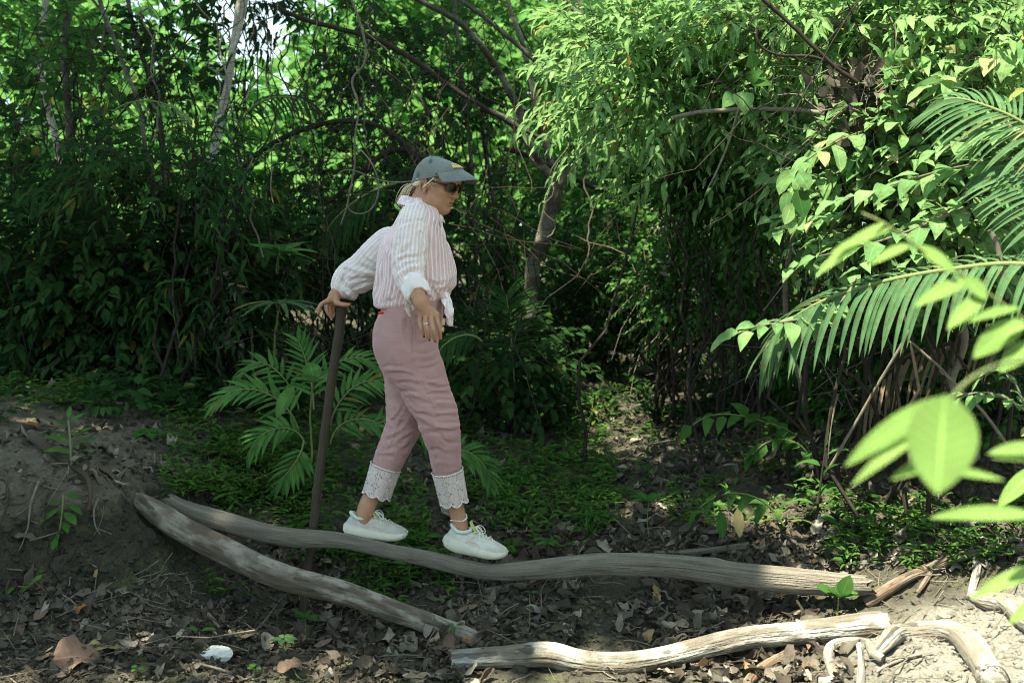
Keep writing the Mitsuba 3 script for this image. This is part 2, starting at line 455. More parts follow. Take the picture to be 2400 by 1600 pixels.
def wood(name, rows, m, parent=None, n=150, sides=36, lump=0.10, knots=(), fray=0.0, seed=1, **kw):
    """A log or root along px, py, d with radius in pixels."""
    rows = np.asarray(rows, float)
    c, r = spline(pts(rows[:, :3]), n, rows[:, 3:4] * rows[:, 2:3] / F)
    r = r[:, 0]
    t, a, b = frames(c)
    th = np.arange(sides) * 2 * np.pi / sides
    s = np.concatenate([[0], np.cumsum(np.linalg.norm(np.diff(c, axis=0), axis=1))])
    q = np.stack(np.broadcast_arrays(np.cos(th)[None] * 1.3, np.sin(th)[None] * 1.3, s[:, None] * 7), -1)
    k = 1 + lump * (meshkit.fbm(q, 3, seed) - 0.5) * 2 + 0.05 * (meshkit.fbm(q * [3, 3, 2.2], 3, seed + 3) - 0.5)
    for (u, ang, hgt, wid) in knots:
        da = np.abs((th - ang + np.pi) % (2 * np.pi) - np.pi)
        k = k + hgt * np.exp(-((s[:, None] - u * s[-1]) / wid) ** 2 - (da[None] / 0.65) ** 2)
    if fray:
        for e in (0, -1):
            jag = fray * (meshkit.noise(np.stack([np.cos(th) * 3, np.sin(th) * 3, th * 0 + e], -1), seed) - 0.5)
            c_e = jag[:, None] * t[e]
    else:
        c_e = None
    v, f = tube(c, r, sides, True, k)
    v = v.copy()
    if c_e is not None:
        for e in (0, n - 1):
            v[e * sides:(e + 1) * sides] += c_e
    uv = np.column_stack([np.concatenate([np.repeat(s, sides), [0, s[-1]]]) + seed * 3.7, np.concatenate([np.tile(th, n), [0, 0]])])
    # the seam of the angle falls on the last column: its cosine and sine are continuous only with a doubled seam
    vv = v[:n * sides].reshape(n, sides, 3); vv = np.concatenate([vv, vv[:, :1]], 1)
    uu = uv[:n * sides].reshape(n, sides, 2); last = uu[:, :1].copy(); last[..., 1] = 2 * np.pi; uu = np.concatenate([uu, last], 1)
    S1 = sides + 1
    i, j = np.meshgrid(np.arange(n - 1), np.arange(sides), indexing='ij')
    qd = np.stack([i * S1 + j, i * S1 + j + 1, (i + 1) * S1 + j + 1, (i + 1) * S1 + j], -1).reshape(-1, 4)
    V = np.vstack([vv.reshape(-1, 3), v[n * sides:]])
    kk = np.arange(sides); n0 = n * S1
    Fc = np.vstack([qd[:, [0, 1, 2]], qd[:, [0, 2, 3]], np.stack([kk + 1, kk, np.full(sides, n0)], 1), np.stack([(n - 1) * S1 + kk, (n - 1) * S1 + kk + 1, np.full(sides, n0 + 1)], 1)])
    nv = vnormals(V, Fc)
    g = vnormals(v[:n * sides], f[(f < n * sides).all(1)]).reshape(n, sides, 3)
    nv[:n * S1] = np.concatenate([g, g[:, :1]], 1).reshape(-1, 3)
    key = name if parent is None and name in labels and name not in scene else numbered(name, parent)
    path = meshkit.write_ply((V, Fc), False, np.vstack([uu.reshape(-1, 2), uv[n * sides:]]), None, normals=nv)
    scene[key] = {'type': 'ply', 'filename': path, 'face_normals': False, 'bsdf': {'type': 'ref', 'id': m}}
    return key, c, r


LA = thing('fallen_log', 'long grey weathered log that the woman walks on', 'log')
_, ca_, ra_ = wood(LA, [(395, 1172, 4.16, 19), (440, 1196, 4.13, 21), (500, 1215, 4.09, 24), (560, 1232, 4.06, 23), (640, 1252, 4.04, 22), (720, 1261, 4.02, 22), (800, 1266, 4.01, 18.5), (870, 1282, 4.0, 17.5), (950, 1298, 3.99, 18), (1041, 1318, 3.97, 20), (1144, 1339, 3.95, 20), (1230, 1337, 3.93, 23), (1320, 1329, 3.90, 26), (1420, 1321, 3.87, 27), (1520, 1323, 3.84, 27), (1620, 1331, 3.81, 28), (1740, 1348, 3.76, 30), (1860, 1360, 3.72, 31), (1960, 1368, 3.69, 28), (2035, 1370, 3.67, 23)], 'log_weathered', n=240, sides=48, lump=0.09, knots=[(.075, 1.2, .5, .018), (.09, 1.9, .3, .02), (.2, 2.6, .22, .02), (.33, 4.9, .14, .03), (.6, 1.1, .10, .03), (.8, 4.4, .12, .04), (.16, 1.4, .12, .03), (.47, 5.2, .12, .03)], fray=0.06, seed=2)
LB = thing('fallen_log', 'bark-patched log sloping from the bank down to the leaf litter', 'log')
wood(LB, [(318, 1168, 4.07, 18), (360, 1196, 4.03, 26), (430, 1240, 3.99, 30), (516, 1284, 3.94, 31), (610, 1330, 3.88, 31), (700, 1362, 3.82, 30), (800, 1387, 3.79, 28), (870, 1411, 3.77, 26), (938, 1436, 3.75, 25.5), (1041, 1473, 3.73, 25), (1130, 1505, 3.71, 22)], 'log_bark', n=160, sides=40, lump=0.07, knots=[(.62, 1.5, .07, .02), (.7, 1.8, .08, .015)], fray=0.05, seed=5)
obj('broken_end', tube(spline(pts([(1085, 1497, 3.695), (1112, 1504, 3.67), (1148, 1512, 3.68)]), 12), [.010, .018, .022, .020, .023, .019, .018, .015, .012, .012, .008, .004], 9), 'cut_wood', LB, smooth=False, label='splintered brown lower end')
LC = thing('fallen_log', 'short pale log lying along the front with a cut right end', 'log')
_, cc_, rc_ = wood(LC, [(1062, 1546, 3.50, 25), (1100, 1543, 3.49, 25), (1160, 1539, 3.48, 25), (1230, 1535, 3.47, 28), (1290, 1533, 3.46, 30), (1345, 1546, 3.455, 29), (1400, 1554, 3.45, 28), (1480, 1553, 3.45, 28), (1560, 1538, 3.45, 26), (1640, 1518, 3.455, 26), (1740, 1496, 3.46, 27), (1880, 1483, 3.47, 28), (1990, 1470, 3.48, 31), (2072, 1464, 3.485, 33)], 'log_pale', n=170, sides=40, lump=0.06, fray=0.03, seed=9, knots=[(.26, 1.5, .10, .05)])
e = cc_[-1]; tdir = unit(cc_[-1] - cc_[-4]); ea = unit(np.cross(tdir, [0, 0, 1])); eb = np.cross(tdir, ea)
th = np.arange(28) * 2 * np.pi / 28
rr_ = rc_[-1] * (1.0 + 0.05 * rng.normal(size=(3, 28)))
ev = np.vstack([e + tdir * 0.002 + rr_[0][:, None] * 0.99 * (np.cos(th)[:, None] * ea + np.sin(th)[:, None] * eb), e + tdir * 0.012 + 0.86 * rr_[1][:, None] * (np.cos(th)[:, None] * ea + np.sin(th)[:, None] * eb), e + tdir * 0.010 + 0.4 * rr_[2][:, None] * (np.cos(th)[:, None] * ea + np.sin(th)[:, None] * eb), [e + tdir * 0.006]])
ef = [[a * 28 + k, a * 28 + (k + 1) % 28, (a + 1) * 28 + (k + 1) % 28] for a in (0, 1) for k in range(28)] + [[a * 28 + k, (a + 1) * 28 + (k + 1) % 28, (a + 1) * 28 + k] for a in (0, 1) for k in range(28)] + [[56 + k, 56 + (k + 1) % 28, 84] for k in range(28)]
obj('cut_end', (ev, np.array(ef)), 'cut_wood', LC, smooth=False, label='rough brown cut end')
LD = thing('fallen_log', 'small grey log lying half buried below the soil mound', 'log')
wood(LD, [(1935, 1192, 4.52, 11), (1980, 1204, 4.47, 15), (2050, 1209, 4.42, 15), (2120, 1216, 4.38, 13), (2160, 1222, 4.34, 9)], 'log_weathered', n=50, sides=20, seed=14)
ST = thing('walking_staff', 'dark wooden staff held behind the woman, planted between the two logs', 'staff')
_, cs_, rs_ = wood(ST, [(800, 722, 4.262, 12.2), (797, 760, 4.25, 11.7), (782, 860, 4.22, 11.3), (768, 960, 4.19, 10.9), (755, 1060, 4.165, 10.4), (744, 1140, 4.145, 10.4), (735, 1230, 4.12, 10.4), (722, 1330, 4.07, 10.4), (712, 1420, 4.02, 10.4), (705, 1520, 3.97, 9.6)], 'staff_bark', n=130, sides=24, lump=0.08, seed=21, knots=[(.10, 4.5, .28, .010), (.22, 3.4, .2, .012), (.38, 1.0, .2, .012), (.5, 4.0, .22, .012), (.62, 5, .25, .012)])
# roots on the sunlit clay at the right
RG = 'pale exposed roots on the sunlit clay'
ROOTS = [
    ('thick pale root arching over the sunlit clay', [(2045, 1545, 3.30, 12), (2080, 1508, 3.34, 20), (2130, 1494, 3.36, 24), (2200, 1490, 3.36, 26), (2250, 1502, 3.32, 30), (2290, 1545, 3.20, 34), (2330, 1610, 3.05, 38)], 'root_bark'),
    ('branching pale root at the right edge of the clay', [(2280, 1400, 3.50, 12), (2310, 1415, 3.45, 22), (2355, 1425, 3.40, 27), (2390, 1450, 3.32, 26), (2425, 1480, 3.25, 26)], 'root_bark'),
    ('slim pale root looping down beside the cut log end', [(1920, 1605, 3.16, 14), (1945, 1555, 3.20, 13), (1965, 1512, 3.28, 12), (2000, 1506, 3.32, 10), (2040, 1520, 3.29, 10), (2070, 1550, 3.22, 12)], 'root_bark'),
    ('short straight root standing under the looped root', [(2012, 1510, 3.30, 8), (2018, 1550, 3.22, 8), (2016, 1610, 3.12, 10)], 'root_bark'),
    ('knotted grey root climbing the green soil', [(2275, 1290, 3.90, 8), (2290, 1330, 3.80, 10), (2282, 1370, 3.70, 9), (2278, 1405, 3.58, 11)], 'root_bark'),
    ('rust-stained root running up past the seedling', [(2030, 1420, 3.66, 12), (2075, 1390, 3.74, 15), (2120, 1362, 3.80, 13), (2180, 1337, 3.86, 14), (2240, 1312, 3.93, 12), (2310, 1298, 3.98, 10), (2420, 1290, 3.95, 8)], 'rusty_bark'),
    ('orange-barked root lying beneath the pale log', [(1752, 1608, 3.12, 13), (1790, 1572, 3.20, 15), (1835, 1545, 3.30, 14), (1870, 1522, 3.38, 11)], 'rusty_bark'),
    ('grey stub of root at the bottom edge', [(1660, 1578, 3.34, 9), (1685, 1592, 3.28, 10), (1710, 1612, 3.20, 10)], 'root_bark'),
    ('thin white root twig lying on the green clay', [(2055, 1575, 3.19, 3.5), (2110, 1548, 3.23, 3.5), (2160, 1533, 3.25, 3.5)], 'root_bark'),
    ('brown root twig leaning on the rust-stained root', [(2180, 1342, 3.83, 6), (2165, 1370, 3.74, 6), (2150, 1390, 3.68, 4)], 'rusty_bark')]
for lab, rows, m in ROOTS:
    k = thing('root', lab, 'root')
    rows = np.array(rows, float)
    p, ok_ = hit(rows[:, 0], rows[:, 1])
    rows[:, 2] = np.where(ok_ & (rows[:, 1] < 1605), p[:, 1] - 0.012, rows[:, 2] if not ok_.any() else (p[:, 1] - 0.012))
    rows[:, 1] -= rows[:, 3] * 0.4
    wood(k, rows, m, n=60, sides=20, lump=0.16, seed=len(labels))
for lab, rows in [
    ('long bare branch lying along the top of the left bank', [(-20, 892, 5.9, 12), (60, 912, 5.75, 11), (130, 935, 5.6, 10), (190, 955, 5.5, 8)]),
    ('slim pale stick crossing the grass above the bank', [(110, 928, 5.65, 5), (200, 942, 5.6, 5), (280, 946, 5.55, 5), (330, 958, 5.45, 3)]),
    ('curved grey sapling stem rising from the left bank', [(40, 905, 5.9, 6), (100, 868, 6.0, 6), (145, 835, 6.05, 6), (161, 790, 6.1, 6), (155, 745, 6.1, 5), (130, 715, 6.1, 5), (90, 700, 6.1, 4)]),
    ('half buried root on the bare soil of the bank', [(25, 1010, 4.78, 6), (80, 1028, 4.62, 9), (125, 1060, 4.38, 10), (160, 1085, 4.18, 8), (205, 1120, 3.98, 6), (212, 1165, 3.90, 5), (206, 1195, 3.86, 4)]),
    ('grey stick lying behind the long log', [(1535, 1296, 4.27, 6), (1600, 1294, 4.27, 7), (1680, 1288, 4.27, 8), (1755, 1278, 4.28, 10)]),
    ('pale branch lying in the undergrowth below the forked tree', [(1240, 908, 7.6, 7), (1310, 880, 7.8, 11), (1380, 870, 7.9, 11), (1410, 845, 7.9, 9), (1440, 828, 7.9, 6)]),
    ('bleached cane lying in front of the soil mound', [(1870, 1098, 4.85, 6), (1940, 1084, 4.8, 6), (2010, 1076, 4.75, 6), (2060, 1068, 4.75, 5)]),
    ('broken stick lying below the long log', [(1135, 1384, 3.93, 7), (1180, 1378, 3.94, 9), (1235, 1372, 3.95, 8)]),
    ('slim stick slanting under the trailing foot', [(880, 1335, 4.1, 5), (930, 1352, 4.05, 6), (985, 1372, 4.0, 6)]),
    ('bare twig lying left of the white stone', [(60, 1560, 3.27, 5), (80, 1580, 3.2, 5), (100, 1600, 3.14, 5)]),
    ('long thin twig below the white stone', [(450, 1553, 3.36, 3), (500, 1563, 3.33, 3), (570, 1590, 3.26, 3)]),
    ('thin straw stick in front of the pale log', [(920, 1560, 3.42, 3), (990, 1578, 3.38, 3), (1045, 1590, 3.35, 2.5)])]:
    k = thing('fallen_branch', lab, 'branch')
    p, d_ = hit([r[0] for r in rows], [r[1] for r in rows])
    fix = np.array(rows, float)
    if 'sapling' not in lab:
        fix[:, 2] = np.where(d_ & (np.abs(p[:, 1] - fix[:, 2]) < 2.2), p[:, 1] - 0.03, fix[:, 2])
    wood(k, fix, 'root_bark' if 'pale' in lab or 'bleached' in lab or 'straw' in lab else 'staff_bark' if 'bare' in lab else 'log_weathered', n=44, sides=14, lump=0.14, seed=len(labels))
# stones
rough('white_stone', proc(lambda p, n, uv: mix(mix((0.55, 0.56, 0.53), (0.74, 0.75, 0.72), fbm(p.x * 40, p.y * 40, p.z * 40)), (0.16, 0.11, 0.09), smoothstep(0.62, 0.72, fbm(p.x * 30 + 3, p.y * 30, p.z * 30)))), 0.9, 0.15, bump=proc(lambda p, n, uv: fbm(p.x * 160, p.y * 160, p.z * 160)), scale=0.006)
s = trimesh.creation.icosphere(4, 1.0)


def stone(label, px, py, size, m, seed, cat='stone', sink=0.25):
    k = thing('stone', label, cat)
    u = s.vertices
    d = np.minimum(1.0, np.min([0.62 / np.maximum(u @ unit(w), 0.62) for w in np.random.default_rng(seed).normal(size=(11, 3))], 0))
    v = u * d[:, None] * (1 + 0.16 * (meshkit.fbm(u * 2.4, 4, seed)[:, None] - 0.5)) * size
    p, _ = hit(px, py)
    obj(k, (v + p[0] + [0, 0, size[2] * (1 - sink) * 0.6], s.faces), m, smooth=True)


stone('white broken stone on the bare soil at the bottom left', 505, 1545, np.array([.062, .055, .034]), 'white_stone', 4)
stone('brown clod of soil at the front below the log ends', 1215, 1570, np.array([.035, .03, .022]), 'soil', 6)
# ================================================================ the walking woman
PERSON = thing('person', 'woman in grey cap, sunglasses, pink striped shirt and pink lace-hem trousers balancing along the log', 'person')


def stripes(n, duty, seed, pale=0.0):
    def fn(p, nn, uv):
        a = dr.atan2(uv.y, uv.x) / (2 * np.pi) * n
        f = a - dr.floor(a)
        e = dr.abs(f - 0.5) * 2
        line = smoothstep(1 - duty - 0.12, 1 - duty + 0.12, e)
        fine = fbm(p.x * 240, p.y * 240, p.z * 240, 2)
        fade = fbm(p.x * 9 + seed, p.y * 9, p.z * 9)
        pink = mix((0.61, 0.40, 0.445), (0.70, 0.52, 0.55), fade)
        c = mix(mix(pink, (0.78, 0.76, 0.755), pale), (0.80, 0.785, 0.775), line * 0.8)
        return c * (0.93 + 0.14 * fine)
    return fn


def crumple(sx, sy, sz, big=1.0):
    def fn(p, n, uv):
        w = fbm(p.x * 30, p.y * 30, p.z * 30, 3)
        return dr.abs(fbm(p.x * sx + w, p.y * sy + w, p.z * sz + w * 2, 4) - 0.5) * big
    return fn


wrinkle = proc(crumple(16, 16, 8), eps=2e-3)
cloth('shirt_cloth', proc(stripes(58, 0.30, 0)), bump=wrinkle, scale=0.016)
cloth('sleeve_cloth', proc(stripes(24, 0.42, 3, 0.38)), bump=wrinkle, scale=0.016)
cloth('shirt_lining', proc(lambda p, n, uv: mix((0.70, 0.62, 0.63), (0.80, 0.78, 0.78), fbm(p.x * 60, p.y * 60, p.z * 60))), bump=wrinkle, scale=0.02)
cloth('collar_cloth', proc(lambda p, n, uv: mix((0.72, 0.56, 0.60), (0.80, 0.76, 0.77), smoothstep(0.42, 0.6, noise(p.x * 90, p.y * 90, p.z * 30)))))


def linen(p, n, uv):
    weave = noise(p.x * 300, p.y * 300, p.z * 900) * 0.5 + noise(p.x * 900, p.y * 900, p.z * 300) * 0.5
    slub = smoothstep(0.62, 0.9, noise(p.x * 18, p.y * 18, p.z * 420))
    f = fbm(p.x * 6, p.y * 6, p.z * 6)
    return mix((0.365, 0.208, 0.213), (0.44, 0.275, 0.272), f) * (0.9 + 0.2 * weave) * (1 - 0.1 * slub)


cloth('trouser_linen', proc(linen), bump=proc(crumple(14, 14, 34), eps=2e-3), scale=0.011)


def lace(p, n, uv):
    """uv.x: metres round the hem, uv.y: metres down from the seam."""
    x, y = uv.x, uv.y
    cx, cy = x / 0.036, (y + 0.004) / 0.042
    fx, fy = cx - dr.floor(cx) - 0.5, cy - dr.floor(cy) - 0.5
    r = dr.sqrt(fx * fx + fy * fy)
    a = dr.atan2(fy, fx)
    petal = dr.abs(r - (0.17 + 0.06 * dr.cos(6 * a)))
    thread = 1 - smoothstep(0.0, 0.045, petal)
    ring = 1 - smoothstep(0.0, 0.05, dr.abs(r - 0.43))
    hole_a = a * 14 / (2 * np.pi)
    dots = smoothstep(0.3, 0.2, dr.abs(hole_a - dr.floor(hole_a) - 0.5)) * smoothstep(0.05, 0.02, dr.abs(r - 0.53)) * smoothstep(0.0, 0.15, noise(cx * 2.1, cy * 2.1, 3) - 0.35)
    ex = x / 0.0056
    top = smoothstep(0.34, 0.2, dr.abs(ex - dr.floor(ex) - 0.5)) * smoothstep(0.0022, 0.0012, dr.abs(y - 0.006))
    c = mix((0.47, 0.39, 0.385), (0.64, 0.575, 0.56), noise(x * 260, y * 260))
    c = mix(c, (0.30, 0.19, 0.195), dr.maximum(thread * 0.7, ring * 0.6))
    return mix(c, (0.06, 0.035, 0.03), dr.maximum(dots, top))


cloth('lace_cloth', proc(lace), bump=proc(lambda p, n, uv: fbm(uv.x * 300, uv.y * 300, 0, 2), eps=5e-4), scale=0.0012)


def skin_colour(p, n, uv):
    f = fbm(p.x * 45, p.y * 45, p.z * 45)
    return mix(mix((0.355, 0.180, 0.108), (0.43, 0.240, 0.155), f), (0.40, 0.15, 0.10), smoothstep(0.55, 0.75, fbm(p.x * 22 + 5, p.y * 22, p.z * 22)) * 0.35)


rough('skin', proc(skin_colour), 0.5, 0.35)
rough('lips', rgb(0.33, 0.115, 0.095), 0.4, 0.4)
rough('nail_polish', rgb(0.10, 0.006, 0.012), 0.2, 0.6)
rough('silver', rgb(0.75, 0.75, 0.73), 0.25, 0.5, metallic=1.0)
rough('blond_hair', proc(lambda p, n, uv: mix((0.44, 0.345, 0.22), (0.72, 0.62, 0.45), fbm(uv.x * 6, uv.y * 3, 1))), 0.45, 0.4)
rough('dark_plastic', rgb(0.008, 0.008, 0.009), 0.12, 0.6)
rough('tortoise', proc(lambda p, n, uv: mix((0.008, 0.006, 0.005), (0.12, 0.06, 0.02), smoothstep(0.5, 0.66, noise(p.x * 260, p.y * 260, p.z * 260)))), 0.2, 0.5)
rough('white_cord', rgb(0.72, 0.70, 0.68), 0.5)
rough('red_tie', rgb(0.62, 0.02, 0.015), 0.6)


def cap_colour(p, n, uv):
    f = fbm(p.x * 26, p.y * 26, p.z * 26)
    fine = noise(p.x * 700, p.y * 700, p.z * 700)
    stain = smoothstep(0.62, 0.78, fbm(p.x * 38 + 3, p.y * 38, p.z * 20))
    return mix(mix((0.135, 0.155, 0.155), (0.205, 0.225, 0.222), f), (0.065, 0.075, 0.077), stain * 0.8) * (0.85 + 0.3 * fine)


cloth('cap_cotton', proc(cap_colour), sheen=0.2)
rough('patch_yellow', proc(lambda p, n, uv: mix((0.55, 0.40, 0.10), (0.62, 0.52, 0.24), noise(p.x * 330, p.y * 330, p.z * 330))), 0.8)
rough('patch_dark', rgb(0.035, 0.045, 0.07), 0.8)

# ---------------------------------------------------------------- body: skin, one surface
YAW, TIP = math.radians(-28), math.radians(19)
hf = np.array([math.cos(TIP) * math.cos(YAW), math.cos(TIP) * math.sin(YAW), -math.sin(TIP)])
hl = np.array([-math.sin(YAW), math.cos(YAW), 0.0])
hu = np.cross(hf, hl)
HEAD = np.stack([hf, hl, hu])                                      # rows: forward, left, up
H0 = at(1017, 432, 3.99)


def hp(x, y, z):
    return H0 + np.asarray([x, y, z], float) @ HEAD


def hball(c, r):
    return ball(hp(*c), r, HEAD)


def sub(a, b, k):
    return lambda p: -smin(-a(p), b(p), k)


skull = blend([hball((-0.002, 0, 0.030), (0.084, 0.073, 0.068)), hball((0.035, 0, -0.005), (0.062, 0.060, 0.085)),
               hball((0.052, 0, -0.052), (0.040, 0.046, 0.040))], 0.03)
face = blend([skull, hball((0.083, 0, -0.079), (0.017, 0.020, 0.015)), hball((0.066, 0.033, -0.012), (0.022, 0.021, 0.022)), hball((0.066, -0.033, -0.012), (0.022, 0.021, 0.022)),
              hball((0.082, 0, 0.042), (0.020, 0.045, 0.014)), hball((0.040, -0.045, -0.060), (0.03, 0.014, 0.018)), hball((0.040, 0.045, -0.060), (0.03, 0.014, 0.018))], 0.02)
face = sub(face, hball((0.104, 0.031, 0.018), (0.014, 0.020, 0.012)), 0.012)
face = sub(face, hball((0.104, -0.031, 0.018), (0.014, 0.020, 0.012)), 0.012)


def seg(a, b, ra, rb):
    c, r = np.array([a, b]), np.array([ra, rb])
    return lambda p: chain(p, c, r, r)


nose = blend([seg(hp(0.094, 0, 0.022), hp(0.113, 0, -0.010), 0.0075, 0.0085), hball((0.114, 0, -0.014), (0.0105, 0.009, 0.0085)), hball((0.103, 0.0105, -0.017), (0.009, 0.006, 0.006)), hball((0.103, -0.0105, -0.017), (0.009, 0.006, 0.006))], 0.008)
mouthf = blend([hball((0.0945, 0, -0.0405), (0.0095, 0.023, 0.0065)), hball((0.0935, 0, -0.0505), (0.0095, 0.019, 0.0065))], 0.003)
head_f = blend([blend([face, nose], 0.009), mouthf], 0.006)
head_f = sub(head_f, hball((0.104, 0, -0.0455), (0.011, 0.021, 0.0014)), 0.002)
ear_c = (-0.012, -0.078, -0.002)


def ear(s):
    c = np.array([0.008, s * 0.074, -0.004])
    rim = [hp(c[0] + 0.0135 * math.sin(t) - 0.004, c[1] + s * 0.008, c[2] + 0.028 * math.cos(t) - 0.002) for t in np.linspace(-2.6, 0.9, 9)]
    rim, rr = np.array(rim), np.full(9, 0.0042)
    bowl = hball((c[0], c[1] - s * 0.001, c[2]), (0.013, 0.006, 0.026))
    lobe = hball((c[0] + 0.004, c[1] + s * 0.003, c[2] - 0.026), (0.008, 0.0045, 0.009))
    return blend([lambda p: chain(p, rim, rr, rr), bowl, lobe], 0.005)


neck = limb([(1008, 452, 4.0, 34), (995, 478, 4.01, 35), (978, 512, 4.03, 40)], 8)
jaw_line = limb([(1012, 470, 3.97, 26), (1032, 487, 3.98, 17)], 5)
head_all = blend([blend([head_f, jaw_line], 0.02), neck], 0.022)
head_all = blend([head_all, ear(-1), ear(1)], 0.004)

# ---- hands: wrist, palm bones, then one chain for each finger


def fingers(rows):
    out = []
    for r in rows:
        p = pts([x[:3] for x in r])
        c, rr = spline(p, 12, np.array([[x[3]] for x in r]))
        out.append((c, rr[:, 0]))
    return out


right_f = fingers([
    [(986, 744, 3.715, .0088), (985, 757, 3.700, .0078), (988, 770, 3.692, .0074), (991, 780, 3.697, .0066), (993, 786.5, 3.705, .0050)],
    [(999, 740, 3.705, .0095), (998, 757, 3.688, .0084), (1001, 772, 3.678, .0082), (1004, 786, 3.685, .0070), (1006, 794.5, 3.694, .0052)],
    [(1012, 739, 3.705, .0098), (1012, 757, 3.686, .0086), (1015.5, 773, 3.676, .0084), (1018, 788, 3.684, .0072), (1019.5, 797.5, 3.694, .0053)],
    [(1024, 737, 3.715, .0095), (1025, 753, 3.700, .0084), (1029.5, 768, 3.692, .0082), (1032, 783, 3.700, .0070), (1032.5, 795, 3.710, .0052)]])
right_t = fingers([[(1004, 722, 3.745, .013), (1018, 735, 3.765, .0115), (1026, 752, 3.775, .0095), (1030, 766, 3.77, .007)]])
left_f = fingers([
    [(769, 705, 4.232, .0100), (758, 709, 4.222, .0086), (750.5, 716, 4.216, .0082), (747, 726, 4.215, .0072), (745.8, 736, 4.216, .0054)],
    [(770, 710, 4.246, .0096), (765, 718, 4.236, .0086), (765.5, 727, 4.230, .0080), (770, 736, 4.234, .0072), (774.5, 743, 4.238, .0056)],
    [(776, 712, 4.258, .0096), (773, 720, 4.252, .0084), (773.5, 729, 4.248, .0078), (777, 737, 4.250, .0070), (780, 743.5, 4.252, .0056)],
    [(783, 713, 4.275, .0088), (780.5, 720, 4.270, .0076), (781, 728, 4.268, .0070), (784, 735, 4.27, .0062)]])
left_t = fingers([[(790, 709, 4.215, .0125), (800, 713, 4.200, .0105), (809, 714, 4.196, .0098), (816, 713.8, 4.198, .0084), (820, 713.6, 4.199, .0062)]])


def hand(fs, thumb, wrist, heel):
    parts = [(lambda c, r: (lambda p: chain(p, c, r, r)))(c, r) for c, r in fs + thumb]
    palm = [seg(wrist[0], f[0][0], wrist[1], f[1][0] * 1.12) for f in fs] + [seg(heel[0], thumb[0][0][0], heel[1], 0.013)]
    palm = blend(palm, 0.010)

    def f(p):
        d = palm(p)
        for g in parts:
            d = smin(d, g(p), 0.004)
        return d
    return f


rw, lw = at(989, 711, 3.715), at(785, 692, 4.252)
right_hand = hand(right_f, right_t, (rw, 0.0205), (rw, 0.017))
left_hand = hand(left_f, left_t, (lw, 0.0205), (at(787, 700, 4.245), 0.017))
r_arm = limb([(966, 535, 3.88, 22), (957, 585, 3.85, 24), (954, 636, 3.825, 24), (966, 668, 3.78, 25), (983, 700, 3.725, 17.5), (989, 712, 3.715, 17)], 18, 0.92)
l_arm = limb([(915, 585, 4.19, 22), (872, 618, 4.26, 24), (830, 650, 4.285, 24), (803, 672, 4.275, 21), (788, 688, 4.255, 13.5), (785, 693, 4.25, 13)], 18, 0.95)
right_limb = blend([r_arm, right_hand], 0.010)
left_limb = blend([l_arm, left_hand], 0.010)
r_leg = limb([(962, 800, 3.95, 44), (990, 890, 3.93, 38), (1024, 965, 3.93, 31), (1043, 1040, 3.95, 27), (1057, 1120, 3.97, 25), (1067, 1180, 3.98, 19), (1078, 1225, 3.985, 18.5), (1090, 1258, 3.985, 15), (1120, 1282, 3.985, 11)], 30, 0.92)
l_leg = limb([(955, 800, 4.08, 42), (950, 900, 4.09, 36), (947, 985, 4.09, 30), (916, 1060, 4.085, 27), (888, 1130, 4.08, 25), (867, 1170, 4.07, 20.5), (854, 1203, 4.06, 20), (852, 1228, 4.06, 15), (866, 1246, 4.062, 10)], 30, 0.92)
trunk = limb([(978, 520, 4.03, 34, 1.5), (978, 590, 4.02, 50, 1.4), (972, 680, 4.01, 50, 1.4), (955, 770, 4.01, 52, 1.5), (955, 810, 4.01, 48, 1.4)], 12)


def patch(f, lo, hi, h):
    return nets(f, np.minimum(lo, hi), np.maximum(lo, hi), h)


def box(rows, pad):
    p = pts(rows)
    return p.min(0) - pad, p.max(0) + pad


core = blend([trunk, r_leg, l_leg, lambda p: np.minimum(r_arm(p), l_arm(p)) + 0.006, lambda p: neck(p) + 0.006], 0.02)
bm = [patch(head_all, *box([(960, 360, 3.86), (1090, 505, 4.12)], .02), .0032),
      patch(right_limb, *box([(925, 560, 3.65), (1045, 800, 3.92)], .015), .0030),
      patch(left_limb, *box([(738, 570, 4.15), (900, 750, 4.36)], .015), .0030),
      patch(core, *box([(800, 480, 3.8), (1160, 1300, 4.35)], .05), .011)]
try:                                                                # join into one continuous surface
    import manifold3d as m3
    solid = None
    for v, f in bm:
        m = m3.Manifold(m3.Mesh(vert_properties=np.asarray(v, np.float32), tri_verts=np.asarray(f, np.uint32)))
        if m.status() != m3.Error.NoError:
            raise ValueError('open surface')
        solid = m if solid is None else solid + m
    bmesh = solid.to_mesh()
    body = (np.array(bmesh.vert_properties[:, :3], float), np.array(bmesh.tri_verts, int))
except Exception:
    body = join(bm)
obj('body', body, 'skin', PERSON)
mouth = blend([hball((0.0952, 0, -0.0418), (0.0098, 0.0205, 0.0045)), hball((0.0945, 0, -0.0500), (0.0098, 0.017, 0.0048))], 0.001)
obj('lips', patch(mouth, hp(0.09, 0, -.046) - .035, hp(0.09, 0, -.046) + .035, .0022), 'lips', PERSON)
for c, r in right_f + left_f[:1] + left_t:
    ax = unit(c[-1] - c[-3])
    b = unit(np.cross(ax, unit(np.cross(ax, c[-1] - CAM))))
    if b @ (CAM - c[-1]) < 0:
        b = -b
    m = np.stack([ax, np.cross(b, ax), b])
    s = trimesh.creation.icosphere(2)
    obj('fingernail', (c[-1] + (s.vertices * [0.0068, 0.0046, 0.0030] + [0.0008, 0, 0.0028]) @ m, s.faces), 'nail_polish', PERSON)
